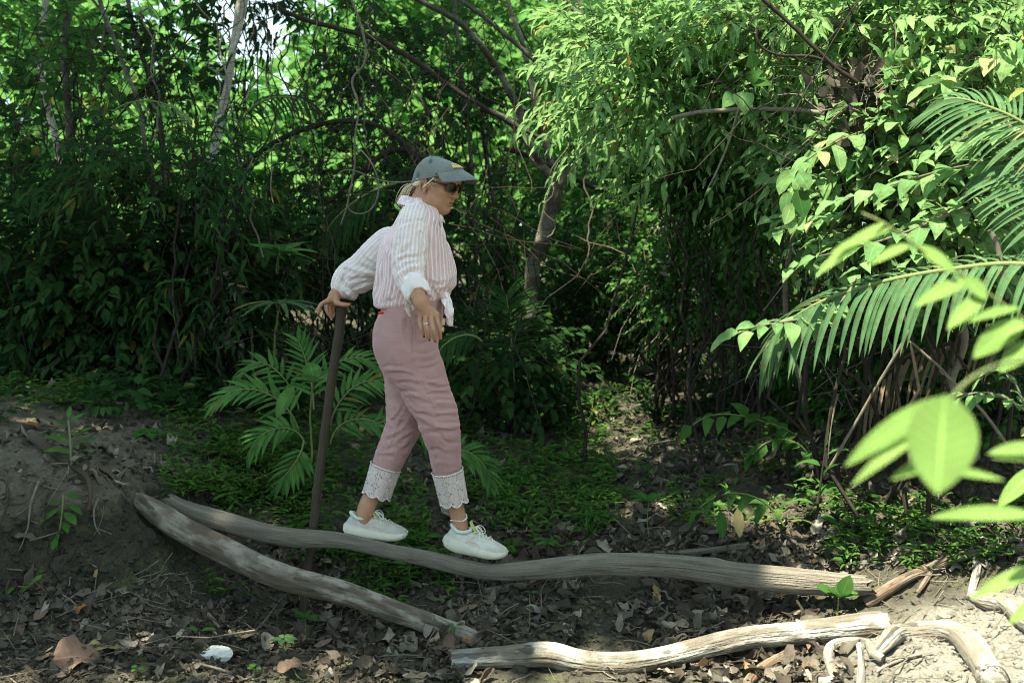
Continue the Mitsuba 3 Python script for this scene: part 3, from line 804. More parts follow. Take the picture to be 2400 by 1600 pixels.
for c, r, k in ((right_f[1][0], right_f[1][1], 4), (left_f[1][0], left_f[1][1], 3)):
    for o in (0, 1):
        t = unit(c[k + 1] - c[k]); a = unit(np.cross(t, [0.3, 1, 0.2])); b = np.cross(t, a)
        th = np.linspace(0, 2 * np.pi, 25)
        ring = c[k] + t * (o * 0.0042) + (r[k] + 0.0012) * (np.cos(th)[:, None] * a + np.sin(th)[:, None] * b)
        obj('ring', tube(ring, 0.0014, 6, False), 'silver', PERSON)

# ---------------------------------------------------------------- cap, hair, glasses
N = 72
phi = np.arange(N) * 2 * np.pi / N
cz = np.array([0.070 * (max(math.cos(a), 0) ** 1.3) - 0.046 * (max(-math.cos(a), 0) ** 0.9) + 0.022 for a in phi])


def cap_point(a, t, zb, grow=0.0):
    s = t * np.pi / 2
    rx = np.where(np.cos(a) > 0, 0.101, 0.092) + grow
    ry = 0.0865 + grow
    k = np.cos(s) ** 0.74
    bulge = 1 + 0.02 * np.sin(s * 2)
    return np.stack([0.004 + rx * np.cos(a) * k * bulge - 0.010 * np.sin(s), ry * np.sin(a) * k * bulge, zb + (0.107 + grow - zb) * np.sin(s) ** 0.97], -1)


rows_ = []
for t in np.linspace(0, 0.985, 26):
    r = cap_point(phi, t, cz)
    seam = 1 - 0.010 * np.exp(-((np.mod(phi + np.pi / 6, np.pi / 3) - np.pi / 6) / 0.035) ** 2) * (t > 0.06)
    dent = 0.004 * (meshkit.noise(np.stack([r[:, 0] * 30, r[:, 1] * 30, r[:, 2] * 24], -1), 4) - 0.5)
    r[:, :2] *= (seam + dent / 0.09)[:, None]
    rows_.append(r)
cv = np.concatenate(rows_); nr = len(rows_)
i, j = np.meshgrid(np.arange(nr - 1), np.arange(N), indexing='ij')
q = np.stack([i * N + j, i * N + (j + 1) % N, (i + 1) * N + (j + 1) % N, (i + 1) * N + j], -1).reshape(-1, 4)
cf = np.vstack([q[:, [0, 1, 2]], q[:, [0, 2, 3]], np.stack([(nr - 1) * N + np.arange(N), (nr - 1) * N + (np.arange(N) + 1) % N, np.full(N, len(cv))], 1)])
cv = np.vstack([cv, rows_[-1].mean(0) + [0, 0, 0.001]])
CAP = obj('cap', (H0 + cv @ HEAD, cf), 'cap_cotton', PERSON, label='washed grey baseball cap')
band = cap_point(phi, 0.0, cz) * [1.004, 1.004, 1]
c_, = (np.concatenate([band, band[:1]]),)
obj('sweat_band', tube(H0 + c_ @ HEAD, 0.0026, 6, False), 'cap_cotton', CAP)
b = trimesh.creation.icosphere(2, 0.006)
obj('button', (hp(-0.008, 0, 0.1082) + b.vertices * [1, 1, 0.6], b.faces), 'cap_cotton', CAP)
# brim: two skins and an edge
na, ns = 41, 14
A, S = np.meshgrid(np.radians(np.linspace(-66, 66, na)), np.linspace(0, 1, ns), indexing='ij')
zb0 = 0.070 * np.cos(A) ** 1.3 + 0.022
inner = np.stack([-0.004 + 0.104 * np.cos(A), 0.0865 * np.sin(A), zb0], -1)
length = 0.078 * np.cos(A * 0.98) ** 0.55
yv = inner[..., 1] + 0.014 * S * np.sin(A)
top = np.stack([inner[..., 0] + length * S, yv, 0.092 - 4.7 * yv ** 2 - 0.008 * S - 0.007 * S * S], -1)
top[:, 0] = inner[:, 0]
top[..., 2] = top[..., 2] * np.minimum(1, S * 4) + inner[..., 2] * (1 - np.minimum(1, S * 4))
thick = np.array([0, 0, -0.0035])
n_ = na * ns
i, j = np.meshgrid(np.arange(na - 1), np.arange(ns - 1), indexing='ij')
q = np.stack([i * ns + j, i * ns + j + 1, (i + 1) * ns + j + 1, (i + 1) * ns + j], -1).reshape(-1, 4)
rim = [k * ns + ns - 1 for k in range(na)]
e = np.array([[rim[k], rim[k + 1], rim[k + 1] + n_, rim[k] + n_] for k in range(na - 1)])
qa = np.vstack([q, q[:, ::-1] + n_, e])
bv = np.vstack([top.reshape(-1, 3), top.reshape(-1, 3) + thick])
obj('brim', (H0 + bv @ HEAD, np.vstack([qa[:, [0, 1, 2]], qa[:, [0, 2, 3]]])), 'cap_cotton', CAP, smooth=40)
# stitched patch on the front: yellow block, white line above, dark line below


def cap_patch(a0, a1, t0, t1, grow):
    a, t = np.meshgrid(np.linspace(a0, a1, 12), np.linspace(t0, t1, 8), indexing='ij')
    zb = 0.070 * np.cos(a) ** 1.3 + 0.022
    return (H0 + cap_point(a, t, zb, grow).reshape(-1, 3) @ HEAD), np.vstack([np.array([[x * 8 + y, x * 8 + y + 1, x * 8 + y + 9], [x * 8 + y, x * 8 + y + 9, x * 8 + y + 8]]) for x in range(11) for y in range(7)])


obj('emblem', cap_patch(-0.50, 0.34, 0.24, 0.46, 0.0032), 'patch_yellow', CAP, label='yellow stitched emblem with dark line below')
for a0 in np.arange(-0.46, 0.16, 0.062):
    obj('emblem_stitching', cap_patch(a0, a0 + 0.044, 0.13, 0.19, 0.0035), 'patch_dark', CAP)
obj('emblem_line', cap_patch(-0.44, 0.30, 0.50, 0.535, 0.0035), 'white_cord', CAP)

strands_v, strands_f, strands_uv, off = [], [], [], 0
r2 = np.random.default_rng(3)


def strand(p, r0, n=12):
    global off
    c = spline(np.array(p), n)
    rr = r0 * (1 - 0.75 * np.linspace(0, 1, n) ** 2)
    v, f = tube(c, rr, 5)
    u = np.repeat(np.linspace(0, 1, n), 5)
    strands_v.append(v); strands_f.append(f + off); off += len(v)
    strands_uv.append(np.column_stack([np.full(len(v), r2.uniform(0, 40)), np.concatenate([u, [0, 1]])]))


tie = at(972, 440, 4.02)
for k in range(240):
    o = r2.normal(0, 1, 3)
    tip = r2.normal(0, 1, 3) * [0.004, 0.004, 0.008]
    strand([tie + o * [.004, .007, .004], at(962, 440, 4.02) + o * [.006, .012, .006], at(951, 455, 4.03) + o * [.009, .014, .006], at(944, 474, 4.035) + o * [.010, .015, .006] + tip], r2.uniform(0.0020, 0.0034), 16)
for k in range(70):                                                 # hair drawn back under the cap
    z = r2.uniform(-0.03, 0.03); s = -1 if k % 3 else 1
    strand([hp(-0.015 + r2.normal(0, .008), s * 0.074, 0.022 + z * .3), hp(-0.050, s * 0.062, z * 0.6 - 0.004), hp(-0.078, s * 0.022, -0.01 + z * .6), tie + r2.normal(0, 0.005, 3)], 0.0045)
for k in range(14):                                                 # loose wisps at the temple
    strand([hp(0.03 + r2.normal(0, .012), -0.074, 0.034), hp(0.036 + r2.normal(0, .012), -0.078, 0.018), hp(0.03 + r2.normal(0, .014), -0.076, 0.000 + r2.normal(0, .01))], 0.0009)
obj('hair', (np.vstack(strands_v), np.vstack(strands_f)), 'blond_hair', PERSON, uv=np.vstack(strands_uv), label='blond hair in a low ponytail', kind='stuff')
th = np.linspace(0, 2 * np.pi, 17)
obj('hair_tie', tube(tie + np.array([0.004, 0, -0.012]) + 0.011 * np.stack([0.5 * np.cos(th), np.sin(th), 0.8 * np.cos(th)], -1), 0.0045, 6, False), 'red_tie', PERSON)
b = trimesh.creation.icosphere(2, 1.0)
obj('hair_bow', (at(977, 460, 3.985) + b.vertices * [0.010, 0.007, 0.008] * (1 + 0.3 * np.sin(b.vertices[:, :1] * 5)), b.faces), 'red_tie', PERSON)

G = numbered('sunglasses', PERSON)
for s in (-1, 1):
    th = np.linspace(0, 2 * np.pi, 33)
    cx, cy = 0.0275 * np.sign(np.cos(th)) * np.abs(np.cos(th)) ** 0.8, 0.0165 * np.sign(np.sin(th)) * np.abs(np.sin(th)) ** 0.75
    rim = np.stack([0.109 - 9.0 * (cx * s + 0.0 + 0.033) ** 2 * 0.9, s * 0.033 + s * cx * s, 0.016 + cy], -1)
    rim[:, 0] = 0.110 - 4.2 * rim[:, 1] ** 2
    obj('frame', tube(H0 + rim @ HEAD, 0.0028, 6, False), 'tortoise', G)
    lens_v = np.vstack([rim[:-1], [[0.112 - 4.2 * (s * 0.033) ** 2, s * 0.033, 0.016]]])
    k = np.arange(32)
    obj('lens', (H0 + lens_v @ HEAD, np.stack([k, (k + 1) % 32, np.full(32, 32)], 1)), 'dark_plastic', G)
    obj('temple', tube(H0 + spline(np.array([[0.094, s * 0.061, 0.021], [0.065, s * 0.073, 0.022], [0.035, s * 0.079, 0.021], [0.012, s * 0.081, 0.014]]), 14) @ HEAD, 0.0042, 8), 'tortoise', G)
obj('bridge', tube(H0 + np.array([[0.109, -0.008, 0.021], [0.1125, 0, 0.023], [0.109, 0.008, 0.021]]) @ HEAD, 0.0026, 6), 'tortoise', G)
obj('ear_cord', tube(spline(np.array([hp(0.044, -0.084, 0.036), hp(0.030, -0.087, 0.014), hp(0.010, -0.0885, -0.012)]), 10), 0.0021, 6), 'white_cord', PERSON)

# ---------------------------------------------------------------- shirt


def creases(v, f, lines, amp=0.007, width=5.0, lip=0.55):
    """Presses folds into the side of the cloth that faces the viewer: lines of pixels, a furrow with a raised lip above it."""
    n = vnormals(v, f)
    face = np.clip((n * unit(CAM - v)).sum(1) * 3, 0, 1)
    p = project(v)
    out = np.zeros(len(v))
    for k, ln in enumerate(lines):
        c = spline(np.column_stack([np.array(ln, float), np.zeros(len(ln))]), 30)[:, :2]
        d, i = cKDTree(c).query(p)
        t = i / 29
        end = np.sin(np.pi * np.clip(t, 0.03, 0.97)) ** 0.6
        tan = unit(np.gradient(c, axis=0))[i]
        side = tan[:, 0] * (p[:, 1] - c[i, 1]) - tan[:, 1] * (p[:, 0] - c[i, 0])
        w = width * (0.8 + 0.5 * ((k * 37) % 10) / 10)
        sg = 1 if k % 3 else -1
        out += amp * end * (-np.exp(-(d / w) ** 2) + lip * np.exp(-((sg * side + 1.6 * w) / (1.3 * w)) ** 2) * (d < 5 * w))
    return v + n * (out * face)[:, None]


def z1(*rows):
    return [[(700 + x / 3.016, 340 + y / 3.016) for x, y in r] for r in rows]


def z2(*rows):
    return [[(700 + x / 2.376, 700 + y / 2.376) for x, y in r] for r in rows]


SH = [(468, 950, 1006, .085, -.40), (486, 941, 1022, .115, -.42), (500, 932, 1030, .150, -.44), (530, 913, 1032, .178, -.45), (560, 895, 1045, .180, -.42), (592, 886, 1057, .172, -.38), (630, 881, 1068, .165, -.30), (658, 879, 1069, .163, -.22), (680, 877, 1060, .160, -.15), (700, 877, 1046, .150, -.10), (714, 884, 1034, .138, -.08)]
sa = np.array(SH)
zc = at(980, sa[:, 0], 4.02)[:, 2]
xl, xr = at(sa[:, 1], sa[:, 0], 4.02)[:, 0], at(sa[:, 2], sa[:, 0], 4.02)[:, 0]
order = np.argsort(zc)
prof = CubicSpline(zc[order], np.column_stack([(xl + xr) / 2, (xr - xl) / 2, sa[:, 3], sa[:, 4]])[order])
z_lo, z_hi = zc.min(), zc.max()


def torso(p):
    z = np.clip(p[:, 2], z_lo, z_hi)
    m = prof(z)
    cx, a, w, tw = m.T
    lx, ly = tw, np.sqrt(1 - tw ** 2)
    th_ = np.sqrt(np.maximum(a ** 2 - (w * lx) ** 2, 0.0025)) / ly
    u = (p[:, 0] - cx) * ly - (p[:, 1] - 4.02) * lx
    v = (p[:, 0] - cx) * lx + (p[:, 1] - 4.02) * ly
    e = (np.abs(u / th_) ** 2.2 + np.abs(v / w) ** 2.2) ** (1 / 2.2)
    d = (e - 1) * np.minimum(th_, w)
    over = np.maximum(p[:, 2] - z_hi, z_lo - p[:, 2])
    return np.where(over > 0, np.sqrt(np.maximum(d, 0) ** 2 + over ** 2) - 0.004, d)


# the near sleeve crosses the flank: leave a soft crease under the arm
v, f = nets(torso, [xl.min() - .04, 3.78, z_lo - .03], [xr.max() + .04, 4.26, z_hi + .03], .0065)
n = vnormals(v, f)


def folds(v, sx, sy, sz, seed):
    w = meshkit.fbm(v * 9 + 3.1, 2, seed)[:, None]
    return np.abs(meshkit.fbm(v * [sx, sy, sz] + w * 1.6, 3, seed) - 0.5) * 2


low = np.clip((at(980, 640, 4.02)[2] - v[:, 2]) / 0.08, 0, 1)
hang = folds(v, 17, 17, 3.0, 2)
v = v + n * ((0.010 - 0.034 * np.minimum(hang, 0.5)) * (0.25 + 0.75 * low) + 0.005 * (meshkit.noise(v * [9, 9, 5], 8) - 0.5))[:, None]
v = creases(v, f, z1([(615, 680), (640, 740), (660, 800)], [(700, 520), (650, 620), (625, 680)], [(545, 1080), (580, 960), (600, 820)], [(600, 1100), (640, 980), (650, 860)], [(930, 1000), (1000, 1030), (1080, 1010)], [(920, 960), (980, 985), (1060, 960)], [(905, 620), (930, 700), (925, 800)], [(960, 560), (1000, 640), (1040, 740)], [(1010, 1060), (1040, 1020), (1090, 960)], [(560, 1120), (640, 1105), (700, 1090)], [(680, 1100), (660, 1040), (675, 960)]), 0.008, 4.5)
ax = prof(np.clip(v[:, 2], z_lo, z_hi))
ang = np.arctan2(v[:, 1] - 4.02, v[:, 0] - ax[:, 0])
SHIRT = obj('shirt', (v, f), 'shirt_cloth', PERSON, uv=np.column_stack([np.cos(ang), np.sin(ang)]), label='pink and white striped shirt knotted at the waist')


def sleeve(rows, n, squash, seed, amp=0.02):
    f_ = limb(rows, n, squash)
    p = pts([r[:3] for r in rows])
    v, f = nets(f_, p.min(0) - .11, p.max(0) + .11, .0058)
    c = spline(p, 40)
    t, a, b = frames(c)
    k = cKDTree(c).query(v)[1]
    q = v - c[k]
    ang = np.arctan2((q * b[k]).sum(1), (q * a[k]).sum(1))
    nn = vnormals(v, f)
    s = np.linspace(0, 1, 40)[k]
    h = folds(np.stack([np.cos(ang) * .07, np.sin(ang) * .07, s * 0.34 + 0.06 * np.cos(ang + seed)], -1), 9, 9, 19, seed)
    v = v + nn * (amp * 0.4 - amp * 1.5 * np.minimum(h, 0.5))[:, None] * np.clip(s * 3 - 0.1, 0.15, 1)[:, None]
    return v, f, np.column_stack([np.cos(ang), np.sin(ang)])


v, f, uv = sleeve([(972, 512, 3.90, 36), (965, 540, 3.865, 37), (959, 590, 3.845, 40), (957, 628, 3.825, 38), (962, 655, 3.80, 33), (970, 668, 3.785, 28)], 20, 0.9, 5, 0.008)
v = creases(v, f, z1([(695, 580), (760, 545), (850, 535), (895, 550)], [(700, 780), (760, 740), (800, 670)], [(670, 860), (740, 800), (820, 790)], [(690, 910), (760, 850), (850, 830)], [(720, 950), (780, 900), (870, 890)], [(860, 620), (870, 720), (860, 820)], [(720, 640), (700, 720), (690, 800)]), 0.009, 4.5)
SL = obj('sleeve', (v, f), 'sleeve_cloth', SHIRT, uv=uv)
v, f, uv = sleeve([(912, 572, 4.18, 40), (880, 612, 4.24, 46), (850, 638, 4.28, 44), (822, 655, 4.29, 39), (808, 668, 4.28, 31)], 20, 0.95, 11, 0.008)
v = creases(v, f, z1([(390, 850), (450, 865), (540, 900)], [(330, 960), (410, 945), (530, 955)], [(310, 880), (380, 900), (440, 940)], [(380, 1010), (440, 985), (520, 975)], [(290, 920), (330, 1000), (380, 1040)], [(460, 790), (500, 830), (545, 850)], [(350, 850), (330, 920), (300, 980)]), 0.010, 4.5)
SL2 = obj('sleeve', (v, f), 'sleeve_cloth', SHIRT, uv=uv)


def cuff(c0, c1, r0, r1, squash, seed, parent):
    """A rolled cuff: a thick uneven band round the forearm."""
    c = np.linspace(0, 1, 9)
    prof_ = [(0.0, -.004), (0.0, .004), (0.3, .009), (0.7, .010), (1.0, .005), (1.02, -.003), (0.9, -.009), (0.6, -.011)]
    t = unit(c1 - c0); a = unit(np.cross(t, [0, 1, 0])); b = np.cross(t, a)
    L = np.linalg.norm(c1 - c0)
    M = 56
    th = np.arange(M) * 2 * np.pi / M
    wob = 1 + 0.12 * (meshkit.noise(np.stack([np.cos(th) * 2, np.sin(th) * 2, th * 0 + seed], -1), seed) - 0.5)
    rings = []
    for s, o in prof_:
        r = (r0 + (r1 - r0) * s + o) * wob * (1 + 0.05 * np.sin(th * 9 + s * 5 + seed))
        rings.append(c0 + t * L * (s + 0.10 * np.sin(th * 2 + seed))[:, None] + r[:, None] * (np.cos(th)[:, None] * a + squash * np.sin(th)[:, None] * b))
    v = np.concatenate(rings); K = len(prof_)
    i, j = np.meshgrid(np.arange(K), np.arange(M), indexing='ij')
    q = np.stack([i * M + j, i * M + (j + 1) % M, ((i + 1) % K) * M + (j + 1) % M, ((i + 1) % K) * M + j], -1).reshape(-1, 4)
    obj('rolled_cuff', (v, np.vstack([q[:, [0, 1, 2]], q[:, [0, 2, 3]]])), 'shirt_lining', parent)


cuff(at(966, 661, 3.79), at(981, 693, 3.745), 0.042, 0.040, 1.0, 2, SL)
cuff(at(818, 672, 4.285), at(806, 690, 4.27), 0.040, 0.043, 1.0, 6, SL2)

# collar
M = 60
th = np.linspace(0.30, 2 * np.pi - 0.30, M)
cc = at(985, 484, 4.015)
rings = []
for o, zz in [(-.010, -.020), (-.006, .012), (.000, .019), (.008, .015), (.017, -.004), (.025, -.022), (.021, -.024), (.006, .004)]:
    open_ = np.exp(-(np.minimum(th, 2 * np.pi - th) / 0.5) ** 2)
    x = (0.068 + o + 0.010 * open_) * np.cos(th)
    y = (0.074 + o) * np.sin(th)
    z = zz - 0.36 * x - 0.012 * open_ * (o > 0)
    r = np.stack([x, y, z], -1)
    ca, sn = math.cos(math.radians(15)), math.sin(math.radians(15))
    r[:, :2] = np.stack([r[:, 0] * ca - r[:, 1] * sn, r[:, 0] * sn + r[:, 1] * ca], -1)
    rings.append(cc + r + 0.003 * (meshkit.noise(r * 40, 3)[:, None] - 0.5))
v = np.concatenate(rings); K = len(rings)
q = np.array([[i * M + j, i * M + j + 1, ((i + 1) % K) * M + j + 1, ((i + 1) % K) * M + j] for i in range(K) for j in range(M - 1)])
obj('collar', (v, np.vstack([q[:, [0, 1, 2]], q[:, [0, 2, 3]]])), 'collar_cloth', SHIRT)
# front edge, knot and hanging ends


def strap(rows, w, wob, name, parent, m='collar_cloth', twist=0.0, flat=0.28):
    p = pts(rows)
    c, r = spline(p, 26, np.array([[x] for x in w]))
    t, a, b = frames(c)
    th = np.arange(14) * 2 * np.pi / 14
    vs = []
    for k in range(26):
        tw = twist * k / 26 + 0.4 * math.sin(k * .5)
        aa, bb = a[k] * math.cos(tw) + b[k] * math.sin(tw), -a[k] * math.sin(tw) + b[k] * math.cos(tw)
        vs.append(c[k] + r[k] * ((np.cos(th) * (1 + wob * np.cos(3 * th + k * .3)))[:, None] * aa + flat * np.sin(th)[:, None] * bb + 0))
    v = np.concatenate(vs)
    q = np.array([[k * 14 + j, k * 14 + (j + 1) % 14, (k + 1) * 14 + (j + 1) % 14, (k + 1) * 14 + j] for k in range(25) for j in range(14)])
    f = np.vstack([q[:, [0, 1, 2]], q[:, [0, 2, 3]]])
    f = np.vstack([f, [[350 + j, 350 + (j + 1) % 14, len(v)] for j in range(14)]])
    v = np.vstack([v, c[-1:]])
    obj(name, (v, f), m, parent)


strap([(1022, 494, 3.965), (1032, 515, 3.95), (1038, 548, 3.945), (1052, 590, 3.95)], [.010, .012, .012, .010], 0.05, 'button_placket', SHIRT)
b = trimesh.creation.icosphere(3, 1.0)
kn = b.vertices * (1 + 0.22 * (meshkit.noise(b.vertices * 2.2, 5)[:, None] - 0.3))
obj('knot', (at(1043, 695, 3.945) + kn * [0.020, 0.022, 0.019], b.faces), 'collar_cloth', SHIRT)
strap([(1046, 694, 3.94), (1052, 712, 3.925), (1054, 738, 3.925), (1057, 764, 3.93)], [.012, .014, .016, .009], 0.15, 'knot_end', SHIRT, twist=1.3)
strap([(1040, 698, 3.925), (1045, 716, 3.91), (1049, 735, 3.915), (1050, 752, 3.92)], [.010, .013, .013, .007], 0.15, 'knot_end', SHIRT, twist=-1.0)
strap([(1028, 693, 3.92), (1036, 694, 3.925), (1043, 695, 3.93)], [.012, .013, .012], 0.1, 'knot_end', SHIRT)
strap([(953, 684, 3.775), (952, 704, 3.785), (955, 722, 3.80), (961, 742, 3.81)], [.010, .012, .011, .006], 0.12, 'sleeve_tab', SHIRT, twist=0.8)
strap([(962, 690, 3.80), (966, 708, 3.81), (968, 726, 3.82)], [.010, .010, .005], 0.12, 'sleeve_tab', SHIRT, twist=-0.8)

# ---------------------------------------------------------------- trousers
HP = [(700, 915, 1040, .150), (730, 893, 1037, .160), (760, 880, 1034, .168), (790, 875, 1028, .172), (820, 878, 1024, .172), (850, 889, 1026, .168), (885, 905, 1036, .150)]
ha = np.array(HP)
zh = at(960, ha[:, 0], 4.0)[:, 2]
xl, xr = at(ha[:, 1], ha[:, 0], 4.0)[:, 0], at(ha[:, 2], ha[:, 0], 4.0)[:, 0]
o = np.argsort(zh)
hprof = CubicSpline(zh[o], np.column_stack([(xl + xr) / 2, (xr - xl) / 2, ha[:, 3]])[o])


def hips(p):
    z = np.clip(p[:, 2], zh.min(), zh.max())
    cx, a, w = hprof(z).T
    e = (np.abs((p[:, 0] - cx) / a) ** 2.2 + np.abs((p[:, 1] - 4.01) / w) ** 2.2) ** (1 / 2.2)
    d = (e - 1) * np.minimum(a, w)
    over = np.maximum(p[:, 2] - zh.max(), zh.min() - p[:, 2])
    return np.where(over > 0, np.sqrt(np.maximum(d, 0) ** 2 + over ** 2), d)


near_leg = limb([(965, 840, 3.94, 64, 1.0), (987, 888, 3.93, 60, 1.0), (1003, 925, 3.925, 55, 1.05), (1021, 965, 3.925, 51, 1.05), (1033, 1008, 3.93, 46, 1.05), (1042, 1052, 3.945, 38, 1.1), (1046, 1088, 3.955, 35, 1.08), (1047, 1097, 3.957, 33.5, 1.05)], 26)
far_leg = limb([(955, 840, 4.09, 62, 1.0), (952, 900, 4.10, 50, 1.1), (950, 950, 4.10, 45, 1.15), (946, 995, 4.10, 42, 1.15), (931, 1035, 4.095, 39, 1.1), (915, 1070, 4.09, 36.5, 1.08), (908, 1086, 4.087, 34.5, 1.05)], 26)
tf = blend([hips, near_leg, far_leg], 0.022)
v, f = nets(tf, *box([(860, 690, 3.80), (1095, 1125, 4.24)], .03), .0065)
n = vnormals(v, f)
py_ = np.interp(-v[:, 2], -at(980, np.arange(680, 1140, 20), 4.0)[:, 2], np.arange(680, 1140, 20))
knee = np.exp(-((py_ - 945) / 70) ** 2)
crease = folds(v + 0.25 * v[:, [2, 2, 0]] * [0, 0, 1], 4, 4, 21, 3)
vert = folds(v, 15, 15, 2.5, 9)
v = v + n * (0.0035 - 0.014 * np.minimum(crease, 0.5) * (0.3 + knee) - 0.008 * np.minimum(vert, 0.5) * np.clip((py_ - 980) / 60, 0, 1) - 0.012 * np.minimum(folds(v, 26, 26, 2, 1), .4) * np.clip((745 - py_) / 30, 0, 1))[:, None]
v = creases(v, f, z2([(640, 300), (700, 305), (765, 285)], [(640, 345), (700, 350), (775, 330)], [(650, 390), (710, 385), (780, 360)], [(690, 440), (760, 445), (810, 430)], [(700, 475), (770, 490), (838, 492)], [(720, 530), (790, 525), (850, 530)], [(730, 575), (800, 560), (865, 565)], [(745, 615), (820, 610), (885, 612)], [(760, 655), (830, 650), (900, 650)], [(790, 690), (840, 690), (905, 685)], [(780, 725), (840, 735), (900, 720)], [(800, 775), (840, 800), (890, 790)],
    [(470, 380), (540, 375), (600, 390)], [(500, 415), (570, 410), (640, 430)], [(540, 470), (600, 465), (680, 480)], [(560, 520), (620, 515), (690, 530)], [(640, 640), (690, 640), (740, 650)], [(690, 745), (740, 740), (800, 750)], [(730, 850), (770, 840), (800, 850)], [(620, 60), (600, 130), (630, 200)], [(700, 60), (640, 140), (640, 230)], [(600, 100), (590, 180), (610, 250)], [(660, 250), (700, 240), (760, 200)],
    [(510, 690), (550, 650), (580, 600)], [(500, 740), (545, 720), (600, 650)], [(480, 780), (530, 770), (570, 740)], [(560, 800), (600, 770), (660, 740)], [(470, 850), (520, 830), (560, 830)], [(560, 850), (600, 830), (630, 800)], [(440, 880), (480, 870), (540, 890)]), 0.0074, 3.8)
v = creases(v, f, z2([(590, 30), (615, 100), (630, 200), (636, 340)], [(636, 340), (690, 470), (750, 610), (795, 740)], [(795, 740), (808, 850), (816, 955)], [(575, 590), (560, 700), (520, 800), (470, 900)]), 0.0035, 2.2, 0.8)
PANTS = obj('trousers', (v, f), 'trouser_linen', PERSON, label='dusty pink linen trousers with white lace hems')
c = at(960, 706, 4.0)


def lace_hem(p0, p1, r0, r1, d0, d1, seed):
    c0, c1 = at(*p0, d0), at(*p1, d1)
    t = unit(c1 - c0); a = unit(np.cross(t, [0, 1, 0])); b = np.cross(t, a)
    M, K, nsc = 240, 14, 7
    th = np.arange(M) * 2 * np.pi / M
    L = np.linalg.norm(c1 - c0)
    sc = np.abs(np.sin(th * nsc / 2 + seed)) ** 0.62
    rows, uvs = [], []
    for k in range(K):
        s = k / (K - 1)
        ln = L * s * (0.90 + 0.13 * sc * s)
        r = (r0 + (r1 - r0) * s) * (1 + 0.055 * np.sin(th * 5 + seed) * s + 0.03 * np.sin(th * 2 + 1)) + 0.0012
        rows.append(c0 + t * ln[:, None] + r[:, None] * (np.cos(th)[:, None] * a + 1.08 * np.sin(th)[:, None] * b))
        uvs.append(np.column_stack([th * 0.0401 * 1.0, ln]))
    v, uv = np.concatenate(rows), np.concatenate(uvs)
    i, j = np.meshgrid(np.arange(K - 1), np.arange(M), indexing='ij')
    q = np.stack([i * M + j, i * M + (j + 1) % M, (i + 1) * M + (j + 1) % M, (i + 1) * M + j], -1).reshape(-1, 4)
    key = obj('lace_hem', (v, np.vstack([q[:, [0, 1, 2]], q[:, [0, 2, 3]]])), 'lace_cloth', PANTS, uv=uv)
    edge = np.vstack([rows[-1], rows[-1][:1]])
    obj('scalloped_edge', tube(edge, 0.0017, 5, False), 'shirt_lining', key)
    obj('lace_seam', tube(np.vstack([rows[0], rows[0][:1]]), 0.0018, 5, False), 'shirt_lining', key)


lace_hem((1048.5, 1102), (1064, 1176), .0615, .0545, 3.958, 3.972, 0.4)
lace_hem((904, 1093), (881, 1160), .0635, .0575, 4.086, 4.076, 1.3)
# side pocket piping
obj('pocket_seam', tube(spline(pts([(958, 718, 3.845), (968, 750, 3.833), (972, 790, 3.832), (966, 812, 3.836)]), 20), 0.0018, 5), 'trouser_linen', PANTS)

# ---------------------------------------------------------------- shoes
SX = np.array([0, .010, .03, .06, .10, .14, .18, .22, .245, .262, .272])
ZB = np.array([.034, .020, .008, .001, .000, .002, .000, .003, .010, .018, .028])
ZS = np.array([.048, .060, .063, .060, .050, .042, .037, .036, .037, .038, .038])
ZT = np.array([.050, .060, .098, .094, .096, .094, .080, .064, .055, .047, .037])
WD = np.array([.012, .025, .032, .034, .034, .038, .043, .043, .036, .024, .006])
UPW = np.array([.75, .80, .80, .78, .70, .70, .78, .90, .95, .95, .9])


def upper_colour(tone):
    def fn(p, n, uv):
        x, z = uv.x, uv.y
        f = fbm(p.x * 40, p.y * 40, p.z * 40)
        mesh = noise(x * 900, z * 900)
        c = mix((0.45 * tone, 0.44 * tone, 0.40 * tone), (0.60 * tone, 0.60 * tone, 0.57 * tone), f) * (0.93 + 0.12 * mesh)
        r = dr.sqrt(dr.square((x - 0.122) / 0.038) + dr.square((z - 0.032) / 0.024))
        c = mix(c, (0.56 * tone, 0.51 * tone, 0.54 * tone), smoothstep(1.0, 0.94, r))
        c = mix(c, (0.52, 0.25, 0.22), smoothstep(0.07, 0.03, dr.abs(r - 1)) * 0.8)
        s = smoothstep(0.0, 0.006, z - (0.066 + 0.25 * dr.abs(x - 0.075))) * smoothstep(0.010, 0.004, z - (0.066 + 0.25 * dr.abs(x - 0.075)))
        heel = smoothstep(0.062, 0.055, x) * smoothstep(0.012, 0.008, dr.abs(z - (0.072 + 0.004 * dr.sin(x * 60))))
        c = mix(c, (0.45 * tone, 0.47 * tone, 0.46 * tone), heel)
        tick = dr.maximum(smoothstep(0.0030, 0.0014, dr.abs(z - (0.071 + (x - 0.118) * 0.55))) * smoothstep(0.0, 0.003, x - 0.118) * smoothstep(0.0, 0.003, 0.132 - x),
                          smoothstep(0.0028, 0.0014, dr.abs(z - (0.0715 - (x - 0.118) * 0.9))) * smoothstep(0.0, 0.002, x - 0.113) * smoothstep(0.0, 0.002, 0.119 - x))
        c = mix(c, (0.60, 0.22, 0.16), tick * 0.8)
        toe = smoothstep(0.256, 0.27, x)
        mud_brown = smoothstep(0.55, 0.75, fbm(p.x * 25 + 4, p.y * 25, p.z * 25))
        c = mix(c, (0.36, 0.36, 0.14), toe * 0.7)
        return mix(c, (0.40, 0.37, 0.29), mud_brown * 0.55)
    return fn


rough('shoe_upper_paler', proc(upper_colour(1.0)), 0.6, 0.3)
rough('shoe_upper_darker', proc(upper_colour(0.86)), 0.7, 0.25)  # same upper in a slightly darker tone


